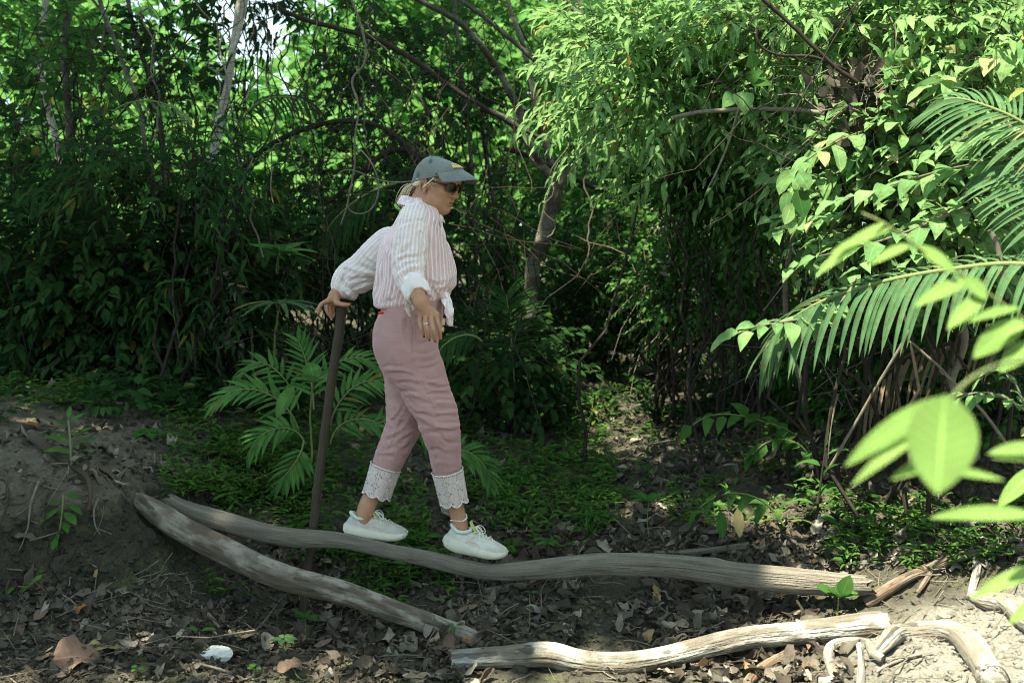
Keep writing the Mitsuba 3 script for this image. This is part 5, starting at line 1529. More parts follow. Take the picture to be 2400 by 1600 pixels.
# sunlit trees beyond the thicket
far_rows = [(-40, 160, 13, 1.2, 2.0), (150, 330, 14, 2.2, 2.4), (270, 150, 15, 1.5, 1.8), (440, 380, 13, 1.6, 1.9), (800, 350, 14, 1.6, 1.6), (960, 20, 16, 1.6, 2.0), (1000, 180, 14, 2.0, 2.6), (1200, 60, 13, 2.2, 2.4), (1330, 300, 12, 1.7, 2.2), (1560, 120, 11, 2.0, 2.4), (1850, 80, 12, 2.2, 2.4), (2200, 40, 12, 2.4, 2.6), (2450, 250, 11, 2.0, 2.8), (640, 330, 19, 2.2, 1.0), (1050, 470, 15, 2.2, 1.5), (300, 560, 15, 2.8, 1.6), (650, 520, 16, 2.6, 1.8), (60, 420, 12, 1.8, 1.6), (420, 480, 12.5, 1.8, 1.4), (760, 450, 13, 1.9, 1.3), (1500, 420, 12.5, 2.0, 1.6)]
far_look = ['yellow-green', 'pale green', 'bright green', 'light green']
where = ['at the upper left corner', 'behind the dark trunk on the left', 'high above the left thicket', 'behind the pale tree', 'right of the large sky gap', 'above the cap far behind', 'behind the bare limbs on their left', 'behind the upper limbs of the forked tree', 'right behind the fork of the tree', 'behind the drooping narrow leaves', 'behind the dark slanting branch', 'behind the top right corner', 'behind the palm fronds on the right', 'low below the sky gap', 'low behind the woman', 'low behind the left thicket', 'low between the pale tree and the woman', 'behind the thicket at the left edge', 'behind the foot of the pale tree', 'left behind the cap', 'behind the dry creepers']
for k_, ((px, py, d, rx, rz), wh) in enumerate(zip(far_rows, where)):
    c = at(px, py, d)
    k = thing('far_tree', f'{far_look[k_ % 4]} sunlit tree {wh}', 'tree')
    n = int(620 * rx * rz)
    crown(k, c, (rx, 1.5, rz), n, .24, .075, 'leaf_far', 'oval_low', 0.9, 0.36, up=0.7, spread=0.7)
    g = float(ground_z(c[0], c[1]))
    obj('trunk', tube(wiggle([c[0], c[1], g - .1], c + [0.2, 0, rz * .4], 9, .05), np.linspace(.10, .03, 9), 8), 'bark_forked', k)

# unseen trees added behind the viewer to cut the frontal sky light
for lab, x, y, z, r in [('unseen broad tree added behind the viewer on the right', 4.6, -1.6, 3.6, (2.2, 2.2, 2.6)), ('unseen broad tree added straight behind the viewer', .6, -5.4, 3.4, (2.8, 2.0, 2.6)), ('unseen broad tree added behind the viewer on the left', -4.6, -3.6, 3.2, (2.4, 2.2, 2.2)), ('unseen tall tree added beyond the right edge of the view', 6.4, 2.6, 4.0, (1.9, 2.2, 3.0))]:
    k = thing('forest_tree', lab, 'tree')
    g = float(ground_z(x, y))
    obj('trunk', tube(wiggle([x, y, g - .1], [x, y, z + r[2] * .4], 9, .04), np.linspace(.14, .05, 9), 8), 'bark_forked', k)
    crown(k, (x, y, z), r, 2600, .26, .075, 'leaf_canopy', freq=.7, thr=.34)
# ================================================================ shrubs of the forest wall, each a thing


def shrub(label, px, py, d, rx, ry, n, k=9, L=.10, W=.030, m='leaf_dark', tpl='oval', depth=0.55, spray=.34, thr=.36, cat='shrub', angle=0.95, droop=0.12, freq=2.0, group=None, name='shrub', stems=5):
    c = at(px, py, d)
    r = np.array([rx * d / F, depth, ry * d / F])
    key = thing(name, label, cat, group)
    p = volume(n, c, r, freq, thr, seed=len(labels))
    out = unit((p - c) / r) * [1, 1, 0.6] + [0, 0, 0.15] + rng.normal(0, .45, (n, 3))
    lv, tw = sprays(p, out, rng.uniform(.7, 1.2, n) * spray, k, L, W, TPL[tpl], angle, droop)
    obj('foliage', lv[:2], m, key, uv=lv[2], kind='stuff')
    parts = [tw]
    g = np.array([c[0], c[1], float(ground_z(c[0], c[1])) - 0.05])
    for _ in range(stems):
        a = g + rng.normal(0, .12, 3) * [1, 1, 0]
        e = p[rng.integers(n)]
        parts.append(tube(wiggle(a, e, 12, .10), np.linspace(.012, .004, 12), 5))
    obj('stems', join(parts), 'twig_dark', key, kind='stuff')
    return key


WALL = [
    ('broad-leaved dark shrub at the left edge above the bank', 40, 600, 6.3, 210, 180, 170, 'leaf_dark', .105, .032),
    ('dark shrub below the dark trunk on the left', 240, 600, 6.2, 210, 150, 170, 'leaf_dark', .10, .030),
    ('leafy shrub with lighter oval leaves below the slanting sapling', 400, 420, 5.7, 210, 85, 120, 'leaf_dark', 0.09, 0.026),
    ('climbing foliage in front of the dark trunk at the left', 110, 330, 6.7, 150, 110, 60, 'leaf_dark', 0.09, 0.028),
    ('shrub at the foot of the pale tree', 560, 580, 6.5, 150, 130, 110, 'leaf_dark', .10, .030),
    ('low dark shrub left of the fan palm', 480, 690, 6.4, 150, 100, 230, 'leaf_dark', .11, .028),
    ('low dark shrub behind the curved sapling stem', 110, 740, 6.5, 180, 110, 260, 'leaf_dark', .12, .030),
    ('low dark shrub in the middle of the left thicket', 300, 740, 6.5, 160, 100, 240, 'leaf_dark', .11, .026),
    ('dark shrub behind the staff', 750, 620, 7.3, 130, 170, 150, 'leaf_dark', .10, .028),
    ('dark climbing shrub left of the cap', 860, 420, 7.5, 130, 120, 70, 'leaf_dark', .09, .028),
    ('mass of creeper leaves above the cap', 970, 210, 7.7, 170, 130, 110, 'leaf_dark', .09, .030),
    ('creeper leaves right of the sky gap', 830, 60, 7.8, 110, 100, 55, 'leaf_dark', .09, .028),
    ('creeper leaves between the sapling and the pale tree', 420, 150, 7.4, 90, 110, 60, 'leaf_dark', .09, .030),
    ('creeper leaves round the dark trunk at the top left', 110, 100, 7.0, 120, 90, 60, 'leaf_mid', .10, .034),
    ('creeper leaves hanging above the sky gap', 540, 0, 7.2, 100, 45, 60, 'leaf_dark', .09, .030),
    ('dark shrub right of the woman below the fork', 1090, 580, 7.7, 110, 170, 110, 'leaf_dark', .09, .028),
    ('low dark shrub in front of the forked tree', 1170, 840, 6.5, 110, 90, 170, 'leaf_dark', 0.09, 0.028),
    ('dark shrub right of the forked trunk', 1360, 560, 8.3, 130, 170, 130, 'leaf_dark', .09, .028),
    ('low dark shrub behind the lying pale branch', 1370, 760, 8.6, 170, 80, 230, 'leaf_dark', .09, .028),
    ('dappled shrub left of the dry vines', 1560, 560, 8.0, 130, 140, 240, 'leaf_mid', .08, .026),
    ('low dappled shrub below the dry vines', 1640, 730, 8.2, 160, 80, 230, 'leaf_mid', .08, .026),
    ('dark leafy shrub right of the half hidden grey trunk', 1800, 560, 7.2, 130, 150, 260, 'leaf_mid', .08, .026),
    ('creeper leaves among the upper limbs of the forked tree', 1180, 120, 8.2, 150, 130, 80, 'leaf_mid', .085, .028),
    ('low shrub behind the drooping palm frond', 1920, 790, 6.2, 130, 90, 200, 'leaf_mid', .08, .024),
    ('dark shrub under the big palm frond at the right', 2200, 760, 5.6, 150, 90, 200, 'leaf_mid', .08, .024),
    ('leafy undergrowth above the soil mound at the right edge', 2340, 930, 5.2, 130, 70, 170, 'leaf_mid', .07, .020),
    ('low leafy undergrowth behind the soil mound', 2060, 990, 5.6, 150, 40, 130, 'leaf_mid', .07, .020),
    ('creeper leaves behind the upper palm frond', 2250, 330, 5.6, 170, 130, 260, 'leaf_mid', .09, .030)]
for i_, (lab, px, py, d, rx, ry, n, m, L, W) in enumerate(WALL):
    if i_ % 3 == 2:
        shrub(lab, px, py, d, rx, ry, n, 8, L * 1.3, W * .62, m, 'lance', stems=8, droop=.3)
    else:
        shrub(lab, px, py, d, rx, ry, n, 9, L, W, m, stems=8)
for lab, px, py, d, rx, ry, n, m, L, W in [
    ('curtain of small bright vine leaves right of the forked tree', 1560, 470, 6.5, 110, 110, 230, 'leaf_fern', .065, .020),
    ('curtain of small vine leaves over the dry creepers', 1690, 440, 6.0, 90, 110, 190, 'leaf_fern', .065, .020),
    ('small bright vine leaves right of the dry creepers', 1800, 470, 5.9, 80, 120, 190, 'leaf_fern', .070, .021),
    ('low vine leaves at the foot of the dry creepers', 1640, 680, 6.7, 140, 80, 210, 'leaf_fern', .065, .020)]:
    shrub(lab, px, py, d, rx, ry, n, 9, L, W, m, depth=.35, spray=.26, thr=.45, freq=3.0, cat='vine', name='leafy_vine', stems=6)

FRESH = [
    ('bright narrow-leaved branches hanging beside the forked tree', 1490, 190, 6.4, 130, 150, 190),
    ('bright narrow-leaved branches at the top right of the forked tree', 1560, 50, 6.6, 170, 100, 190),
    ('bright narrow-leaved branches left of the dark slanting branch', 1700, 130, 6.2, 150, 130, 230),
    ('bright narrow-leaved branches above the leaf nest', 1900, 60, 5.9, 170, 100, 230),
    ('bright narrow-leaved branches above the horizontal branch', 1600, 270, 6.8, 150, 70, 130),
    ('bright narrow-leaved branches at the top of the right side', 2110, 60, 5.6, 150, 100, 210),
    ('bright narrow-leaved branches in the top right corner', 2310, 110, 5.3, 140, 140, 210),
    ('bright narrow-leaved branches behind the leaf nest', 1900, 260, 6.2, 150, 100, 190)]
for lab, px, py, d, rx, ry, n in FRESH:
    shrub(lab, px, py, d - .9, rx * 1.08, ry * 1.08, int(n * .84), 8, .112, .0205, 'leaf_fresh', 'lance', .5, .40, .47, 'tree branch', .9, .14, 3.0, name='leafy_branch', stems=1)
HEARTS = [
    ('sunlit mass of toothed leaves above the big palm frond', 2080, 520, 4.25, 150, 90, 110),
    ('sunlit mass of toothed leaves at the right below the upper palm frond', 2230, 470, 4.3, 130, 100, 110),
    ('sunlit leaves below the leaf nest', 1990, 390, 4.6, 120, 80, 90),
    ('sunlit leaves in front of the upper palm frond', 2180, 300, 4.3, 120, 100, 100)]
for lab, px, py, d, rx, ry, n in HEARTS:
    shrub(lab, px, py, d, rx, ry, n, 6, .095, .030, 'leaf_heart', 'heart_low', .4, .26, .34, 'shrub', .95, .12)

# what no one could count: the dark mass behind, dry creepers, twigs


def stuff(name, label, cat, mesh, m, uv=None, smooth=True):
    k = thing(name, label, cat, kind='stuff')
    obj(k, mesh, m, smooth=smooth, uv=uv)


def fill(n, x0, x1, y0, y1, d0, d1, L, W, tpl='oval_low', thr=.40, freq=1.1, seed=3, spread=.6, up=.8):
    px, py, d = rng.uniform(x0, x1, n * 4), rng.uniform(y0, y1, n * 4), rng.uniform(d0, d1, n * 4)
    p = at(px, py, d)
    p = p[meshkit.fbm(p * freq, 2, seed) > thr][:n]
    sz = rng.uniform(.6, 1.2, len(p))
    return scatter(TPL[tpl], p, rand_dirs(len(p), .4) + GRAV * .3, rng.normal(0, spread, (len(p), 3)) + [0, 0, up], L * sz, W * sz)


parts = [fill(5200, -150, 1550, 600, 900, 8.6, 10.6, .12, .038), fill(1500, -150, 1550, 420, 640, 8.6, 10.6, .09, .026, thr=.52), fill(900, 700, 1400, 60, 420, 8.6, 10.2, .09, .026, thr=.54), fill(700, -150, 520, 100, 420, 8.0, 10.0, .09, .026, thr=.55),
         fill(2600, 1500, 2100, 420, 860, 8.6, 10, .11, .034, thr=.42), fill(2600, 1950, 2600, 400, 980, 6.0, 7.6, .10, .032, thr=.40)]
v, f, uv = merge(parts)
stuff('thicket', 'dark tangled foliage filling the forest behind the shrubs', 'foliage', (v, f), 'leaf_dark', uv)
v, f, uv = merge([fill(1500, 1540, 1960, 330, 660, 6.2, 7.0, .075, .014, 'lance_low', .44, 2.6, 5, 1.0, .1), fill(900, 1600, 1850, 600, 830, 6.8, 7.8, .07, .013, 'lance_low', .45, 2.2, 6, 1.0, .1), fill(260, 490, 560, 620, 800, 5.9, 6.3, .10, .012, 'lance_low', .3, 2, 7, 1.0, .1)])
stuff('dry_creepers', 'curtain of withered pale leaves and creepers right of the forked tree', 'dead creepers', (v, f), 'leaf_dry_pale', uv)


def sticks(n, x0, x1, y0, y1, d0, d1, ln, rad, vert=0.6):
    out = []
    a = at(rng.uniform(x0, x1, n), rng.uniform(y0, y1, n), rng.uniform(d0, d1, n))
    dd = rand_dirs(n) * [1, .4, 1]
    dd[:, 2] += np.where(rng.random(n) < vert, -1.2, 0)
    dd = unit(dd)
    for k in range(n):
        L = rng.uniform(*ln)
        out.append(tube(wiggle(a[k], a[k] + dd[k] * L, 6, .10), rng.uniform(.7, 1.3) * rad * np.linspace(1.1, .6, 6), 4, False))
    return out


stuff('twig_tangle', 'tangle of thin bare twigs throughout the left thicket', 'twigs', join(sticks(520, -50, 1250, 40, 860, 5.7, 8.0, (.4, 1.5), .0032, .45)), 'twig_dark')
stuff('twig_tangle', 'tangle of grey twigs in the dry creepers and under the palm frond', 'twigs', join(sticks(260, 1520, 1980, 300, 860, 6.6, 8, (.3, 1.0), .0030, .8) + sticks(120, 1950, 2420, 620, 1000, 4.9, 6.0, (.3, .9), .0026, .4)), 'twig_grey')
stuff('twig_tangle', 'thin dark twigs among the bright leaves at the top right', 'twigs', join(sticks(110, 1780, 2400, 0, 420, 3.9, 5.2, (.3, .9), .0026, .35)), 'twig_dark')

VG = {0: ('thin bare vine hanging in the thicket left of the woman', 'hanging vines in the left thicket'), 1: ('thin bare vine hanging in the thicket right of the woman', 'hanging vines in the right thicket')}
for k in range(44):
    s = 0 if k < 26 else 1
    px = rng.uniform(20, 1150) if s == 0 else rng.uniform(1290, 1950)
    px -= 230 * (930 < px < 1150)
    d = rng.uniform(5.7, 7.4) if s == 0 else rng.uniform(6.6, 7.8)
    y1 = rng.uniform(250, 780)
    grey = rng.random() < .4
    land = [(90, 'at the left edge'), (200, 'beside the dark trunk'), (330, 'beside the slanting sapling'), (470, 'left of the pale tree'), (600, 'right of the pale tree'), (720, 'below the sky gap'), (840, 'left of the long curling vine'), (980, 'above the cap'), (1180, 'left of the forked tree'), (1400, 'right of the forked trunk'), (1560, 'left of the dry creepers'), (1720, 'in front of the dry creepers'), (1850, 'right of the dry creepers'), (9999, 'left of the leaf nest')]
    key = thing('hanging_vine', f"{'long' if y1 > 520 else 'short'} {'grey' if grey else 'dark'} bare vine hanging {next(w for x, w in land if px < x)}", 'vine', VG[s][1])
    c = wiggle(at(px, rng.uniform(-60, 60), d), at(px + rng.normal(0, 60), y1, d + rng.normal(0, .2)), 26, .09)
    obj(key, tube(spline(c, 40), rng.uniform(.0026, .0055), 5), 'twig_grey' if grey else 'twig_dark')
for lab, rows, m in [
    ('long pale vine curling down left of the cap', [(822, -10, 5.4, 2.6), (845, 60, 5.4, 2.6), (843, 165, 5.4, 2.6), (829, 179, 5.4, 2.6), (838, 241, 5.4, 2.4), (833, 310, 5.4, 2.2), (831, 365, 5.4, 2.2), (822, 440, 5.4, 2), (800, 525, 5.4, 1.6)], 'twig_grey'),
    ('looped pale vine between the long vine and the cap', [(832, 345, 5.35, 1.6), (860, 365, 5.35, 1.6), (880, 400, 5.35, 1.6), (886, 450, 5.35, 1.8), (870, 490, 5.35, 1.6), (835, 500, 5.35, 1.4), (810, 480, 5.35, 1.4)], 'twig_grey'),
    ('pale forked twig reaching toward the cap from the left', [(780, 420, 5.3, 1.4), (830, 400, 5.3, 1.6), (880, 420, 5.3, 1.6), (930, 428, 5.3, 1.8), (978, 424, 5.3, 2.0)], 'twig_grey'),
    ('dark arched branch sweeping behind the woman to the left', [(560, 1000 - 600, 6.9, 5), (650, 330, 6.9, 6), (760, 290, 6.9, 6), (870, 290, 6.9, 6), (960, 350, 6.9, 6), (1010, 470, 6.9, 7)], 'twig_dark'),
    ('dark branch slanting from the top above the cap', [(640, 10, 6.8, 5), (760, 60, 6.8, 5.5), (900, 100, 6.8, 6), (1010, 170, 6.8, 6), (1130, 250, 6.8, 5), (1280, 330, 6.8, 4)], 'twig_dark'),
    ('dark branch rising to the right behind the cap', [(760, 480, 7.0, 5), (860, 390, 7.0, 6), (935, 350, 7.0, 7), (1000, 380, 7.0, 6)], 'twig_dark'),
    ('dark bough crossing below the fork to the right', [(1180, 350, 7.2, 6), (1270, 380, 7.2, 6), (1330, 410, 7.2, 6), (1370, 430, 7.2, 6), (1430, 446, 7.2, 5), (1480, 425, 7.2, 3)], 'twig_dark'),
    ('dark slanting branch in front of the bright leaves', [(1770, -20, 4.04, 5), (1850, 55, 4.04, 5), (1900, 100, 4.04, 5), (1950, 150, 4.04, 5), (2010, 195, 4.04, 5)], 'twig_dark'),
    ('grey horizontal branch holding the leaf nest', [(1580, 275, 4.56, 5), (1650, 262, 4.51, 5), (1750, 257, 4.47, 5), (1860, 258, 4.39, 5), (1960, 262, 4.30, 5), (2040, 250, 4.30, 5)], 'twig_grey'),
    ('pale grey limb crossing the top right', [(1800, 20, 4.64, 6), (1900, 35, 4.56, 6), (1980, 58, 4.47, 7), (2110, 82, 4.39, 7), (2220, 118, 4.30, 8), (2340, 150, 4.21, 8), (2440, 185, 4.13, 8)], 'twig_grey'),
    ('curved thin branch below the slanting branch', [(1780, 60, 4.21, 2.5), (1782, 105, 4.21, 2.8), (1815, 128, 4.21, 3), (1890, 134, 4.21, 4), (1950, 150, 4.21, 4), (2040, 180, 4.21, 3)], 'twig_dark'),
    ('bare forked twig hanging at the top right corner', [(2228, -10, 4.2, 3), (2242, 55, 4.2, 3), (2250, 78, 4.2, 3), (2300, 70, 4.2, 3), (2345, 48, 4.2, 3), (2410, 0, 4.2, 3)], 'twig_grey'),
    ('straight dark stem standing right of the dry creepers', [(1870, 500, 5.4, 5), (1862, 545, 5.4, 6), (1848, 610, 5.4, 6), (1840, 700, 5.4, 6), (1848, 790, 5.4, 6), (1866, 860, 5.4, 6), (1888, 950, 5.4, 6)], 'twig_grey'),
    ('crooked dark stem under the big palm frond', [(2020, 640, 4.5, 5), (1995, 690, 4.5, 5), (1972, 745, 4.5, 5), (2000, 790, 4.5, 6), (2022, 835, 4.5, 6), (2050, 900, 4.5, 5), (2085, 960, 4.5, 5)], 'twig_dark'),
    ('grey knobbly stem in front of the dead palm frond', [(2205, 700, 4.15, 8), (2240, 735, 4.15, 8), (2262, 790, 4.15, 9), (2255, 830, 4.15, 8), (2238, 870, 4.15, 9), (2226, 910, 4.15, 9), (2228, 950, 4.15, 8), (2240, 985, 4.15, 7)], 'twig_grey'),
    ('pale stem crossing the big palm frond near the right edge', [(2318, 540, 3.5, 6), (2338, 580, 3.5, 7), (2348, 630, 3.5, 7), (2345, 690, 3.5, 6)], 'twig_grey'),
    ('tan cane leaning up to the right through the palm frond', [(1935, 1110, 4.2, 3.4), (2020, 965, 4.1, 3.6), (2070, 880, 4.05, 3.6), (2120, 795, 4.0, 4), (2160, 715, 3.95, 3.6), (2195, 640, 3.9, 3), (2206, 600, 3.9, 2.4)], 'twig_grey'),
    ('brown cane arching down to the right behind the blurred leaf', [(2130, 800, 4.0, 3), (2170, 830, 4.0, 3.4), (2230, 890, 4.0, 3.6), (2280, 940, 4.0, 3.8), (2330, 1000, 4.0, 4), (2370, 1050, 4.0, 4.5)], 'twig_grey'),
    ('dry thin stalk standing left of the tan cane', [(1940, 1075, 4.4, 2), (1945, 1020, 4.4, 2.2), (1955, 960, 4.4, 2.2), (1965, 922, 4.4, 3)], 'twig_grey'),
    ('pale twig hanging among the leaves left of the nest', [(1735, 240, 4.30, 2), (1712, 320, 4.30, 2.4), (1690, 380, 4.30, 2.4), (1660, 440, 4.30, 1.6)], 'twig_grey')]:
    rows = np.array(rows, float)
    key = thing('bare_branch' if 'vine' not in lab else 'hanging_vine', lab, 'branch' if 'vine' not in lab else 'vine')
    c, r = spline(pts(rows[:, :3]), 50, rows[:, 3:4] * rows[:, 2:3] / F)
    c = c + .006 * (meshkit.fbm(c * 9, 2, 3)[:, None] - .5) * [2, 1, 2]
    obj(key, tube(c, r[:, 0] * (1 + .25 * (meshkit.noise(c * 40, 2) - .5)), 8), m)
# nest of dead leaves caught on the branch
k = thing('leaf_nest', 'clump of brown dead leaves and twigs caught on the horizontal branch', 'leaf clump')
c = at(2010, 225, 4.25)
p = c + rng.normal(0, 1, (120, 3)) * [.075, .07, .075]
v, f, uv = scatter(TPL['oval_hi'], p, rand_dirs(120), rand_dirs(120), rng.uniform(.05, .11, 120), rng.uniform(.012, .028, 120))
obj('dead_leaves', (v, f), 'leaf_dry', k, uv=uv, kind='stuff')
obj('twigs', join([tube(wiggle(c + rng.normal(0, .09, 3), c + rng.normal(0, .16, 3), 7, .15), .0024, 4) for _ in range(34)]), 'twig_grey', k, kind='stuff')
# ================================================================ plants whose leaves can be told apart: each leaf a part


def shoot(name, label, cat, rows, n, L, W, m, shape=OVAL, droop=.5, fold=.25, angle=.9, stem='stem_green', group=None, key=None, tipleaf=True, wave=.08, start=.2, jit=.22, petiole=.012, up=(0, -0.25, 1)):
    """A stem along px, py, d (radius px) with leaves in two ranks; L and W in metres."""
    key = key or thing(name, label, cat, group)
    rows = np.asarray(rows, float)
    c, r = spline(pts(rows[:, :3]), 40, rows[:, 3:4] * rows[:, 2:3] / F)
    obj('stem', tube(c, r[:, 0], 6), stem, key)
    t, _, _ = frames(c)
    for i, s in enumerate(np.linspace(start, 1, n)):
        k = min(int(s * 39), 39)
        sd = unit(np.cross(t[k], up)) * (1 if i % 2 else -1)
        a = angle * (1.1 - .5 * s)
        d = t[k] * math.cos(a) + sd * math.sin(a) + rng.normal(0, jit, 3)
        if tipleaf and i == n - 1:
            d = t[k] + rng.normal(0, jit * .5, 3)
        z = rng.uniform(.75, 1.15) * (1.05 - .25 * s)
        b = blade(c[k] + unit(d) * petiole, d, L * z, W * z, shape, droop, fold, 7, np.asarray(up) + rng.normal(0, .2, 3), wave)
        obj('leaf', b[:2], m, key, uv=b[2])
    return key


def rosette(name, label, cat, px, py, d, n, L, W, m, shape=LANCE, droop=.6, lift=.35, base=None, stem_r=3, group=None, arc=(0, 2 * math.pi), fold=.2):
    """Leaves radiating from one point on a stalk."""
    key = thing(name, label, cat, group)
    c = at(px, py, d)
    if base is not None:
        b = at(*base)
        obj('stem', tube(wiggle(b, c, 10, .03), np.linspace(1.3, .8, 10) * stem_r * d / F, 6), 'stem_green', key)
    for a in np.linspace(*arc, n, endpoint=False) + rng.uniform(0, .4):
        dd = np.array([math.cos(a), math.sin(a) * .8, lift + rng.normal(0, .15)])
        z = rng.uniform(.75, 1.15)
        bl = blade(c + unit(dd) * .006, dd, L * z, W * z, shape, droop, fold, 8, (0, -.2, 1), .06)
        obj('leaf', bl[:2], m, key, uv=bl[2])
    return key


def frond(key, rows, n, L, W, m, droop=.8, angle=1.0, prof=None, shape=BLADE, seg=8, start=.12, stem='stem_green', up=(0, -.3, 1), fold=.45, sides=(1, -1), jit=.05, name='leaflet', lift=0.0, tip=.35):
    """A pinnate leaf: midrib along px, py, d (radius px) and a leaflet on each side at every step."""
    rows = np.asarray(rows, float)
    c, r = spline(pts(rows[:, :3]), 60, rows[:, 3:4] * rows[:, 2:3] / F)
    obj('midrib', tube(c, r[:, 0], 7), stem, key)
    t, _, _ = frames(c)
    up = np.asarray(up, float)
    for s in np.linspace(start, .985, n):
        k = int(s * 59)
        z = (math.sin(math.pi * min(1, .12 + .80 * s)) ** .7 if prof is None else prof(s))
        for sgn in sides:
            sd = unit(np.cross(t[k], up)) * sgn
            a = angle * (1 - (1 - tip) * s ** 2)
            d = t[k] * math.cos(a) + sd * math.sin(a) + up * lift + rng.normal(0, jit, 3)
            b = blade(c[k], d, L * z * rng.uniform(.9, 1.08), W, shape, droop * rng.uniform(.8, 1.2), fold, seg, up, 0.0)
            obj(name, b[:2], m, key, uv=b[2])


# ---- palms at the right
P = thing('palm_frond', 'big green palm frond drooping from the right edge with ragged hanging leaflets', 'palm frond')
frond(P, [(2480, 640, 3.30, 7), (2400, 620, 3.35, 7), (2254, 628, 3.45, 6.5), (2116, 650, 3.55, 6), (2013, 676, 3.62, 5.5), (1910, 715, 3.70, 4.5), (1841, 762, 3.78, 3.5), (1795, 818, 3.84, 2.5)], 38, .29, .0118, 'leaf_palm', 1.9, 1.15, lambda s: .62 + .5 * math.sin(math.pi * min(1, s * .9 + .05)), sides=(-1,), seg=11, start=.03, up=(0, -.55, 1), jit=.06)
frond(P, [(2470, 636, 3.32, 2), (2400, 618, 3.37, 2), (2254, 625, 3.47, 2), (2116, 647, 3.57, 2), (2013, 673, 3.64, 2), (1910, 712, 3.72, 2), (1841, 760, 3.80, 2), (1793, 818, 3.86, 2)], 30, .27, .0110, 'leaf_palm', .75, .95, lambda s: .62 + .45 * math.sin(math.pi * min(1, s * .9 + .05)), sides=(1,), seg=9, start=.03, up=(0, -.45, 1), lift=.12, jit=.06, tip=.2)
P = thing('palm_frond', 'upper palm frond arching in from the right edge with long fine leaflets', 'palm frond')
frond(P, [(2520, 390, 3.5, 5), (2430, 310, 3.55, 4.5), (2360, 268, 3.6, 4), (2300, 245, 3.65, 3.5), (2250, 232, 3.7, 3), (2210, 236, 3.75, 2)], 24, .27, .0075, 'leaf_palm', .75, 1.25, lambda s: .6 + .5 * math.sin(math.pi * min(1, s)), seg=9, up=(0, -.75, .75), jit=.04)
P = thing('palm_frond', 'palm frond with fine curved leaflets at the right edge above the blurred leaves', 'palm frond')
frond(P, [(2540, 560, 3.4, 5), (2480, 480, 3.45, 4.5), (2430, 420, 3.5, 4), (2385, 395, 3.55, 3), (2340, 390, 3.6, 2)], 22, .27, .0075, 'leaf_palm', .9, 1.3, lambda s: .6 + .5 * math.sin(math.pi * min(1, s)), seg=9, up=(0, -.8, .7), jit=.04)
P = thing('palm_frond', 'dead brown palm frond hanging behind the grey knobbly stem', 'palm frond')
frond(P, [(2460, 830, 4.5, 5), (2380, 805, 4.5, 5), (2280, 800, 4.5, 5), (2190, 815, 4.5, 4.5), (2120, 845, 4.5, 4), (2068, 890, 4.5, 3), (2032, 940, 4.5, 2)], 24, .27, .0095, 'palm_dead', 1.25, .95, lambda s: .7 + .35 * math.sin(math.pi * min(1, s)), sides=(-1,), seg=10, start=.04, stem='twig_dark', up=(0, -.5, 1))
frond(P, [(2455, 828, 4.52, 1.5), (2380, 803, 4.52, 1.5), (2280, 798, 4.52, 1.5), (2190, 813, 4.52, 1.5), (2120, 843, 4.52, 1.5), (2060, 900, 4.52, 1.5)], 12, .20, .008, 'palm_dead', 1.2, .6, sides=(1,), stem='twig_dark', seg=8)
# ---- dark fronds behind the woman
P = thing('palm_frond', 'dark green palm frond standing upright at the foot of the forked tree', 'palm frond')
frond(P, [(1206, 905, 6.2, 3), (1202, 840, 6.2, 2.6), (1196, 770, 6.2, 2.2), (1187, 690, 6.2, 1.5)], 30, .27, .0085, 'leaf_dark', .85, 1.35, lambda s: .55 + .55 * math.sin(math.pi * min(1, .15 + s * .8)), seg=7, up=(0, -1, .15))
P = thing('palm_frond', 'small dark palm frond bending left beside the front trouser leg', 'palm frond')
frond(P, [(1130, 800, 5.6, 3), (1100, 785, 5.6, 2.6), (1060, 795, 5.6, 2.2), (1020, 840, 5.6, 1.5)], 20, .18, .007, 'leaf_dark', 1.4, 1.1, seg=7, up=(0, -.7, .7))
P = thing('palm_frond', 'dark palm frond sweeping down to the left above the staff hand', 'palm frond')
frond(P, [(930, 430, 6.4, 3), (870, 450, 6.4, 3), (810, 490, 6.4, 2.6), (750, 560, 6.4, 2)], 22, .34, .012, 'leaf_dark', 1.2, .9, seg=7, up=(0, -.7, .7))
P = thing('palm_frond', 'dark palm frond silhouetted below the sky gap', 'palm frond')
frond(P, [(560, 300, 6.8, 3), (610, 240, 6.8, 3), (670, 228, 6.8, 2.5), (745, 262, 6.8, 1.5)], 18, .22, .010, 'leaf_dark', 1.3, 1.0, seg=7, up=(0, -.7, .7))
P = thing('pinnate_leaf', 'pale grey-green compound leaf with hanging leaflets on the slanting sapling', 'compound leaf')
frond(P, [(265, 262, 5.6, 2), (310, 240, 5.6, 2), (360, 238, 5.6, 2), (425, 265, 5.6, 1.5)], 9, .135, .022, 'leaf_heart', 2.4, 1.2, lambda s: .8 + .3 * math.sin(math.pi * s), OVAL, 7, sides=(-1,), up=(0, -.5, 1))
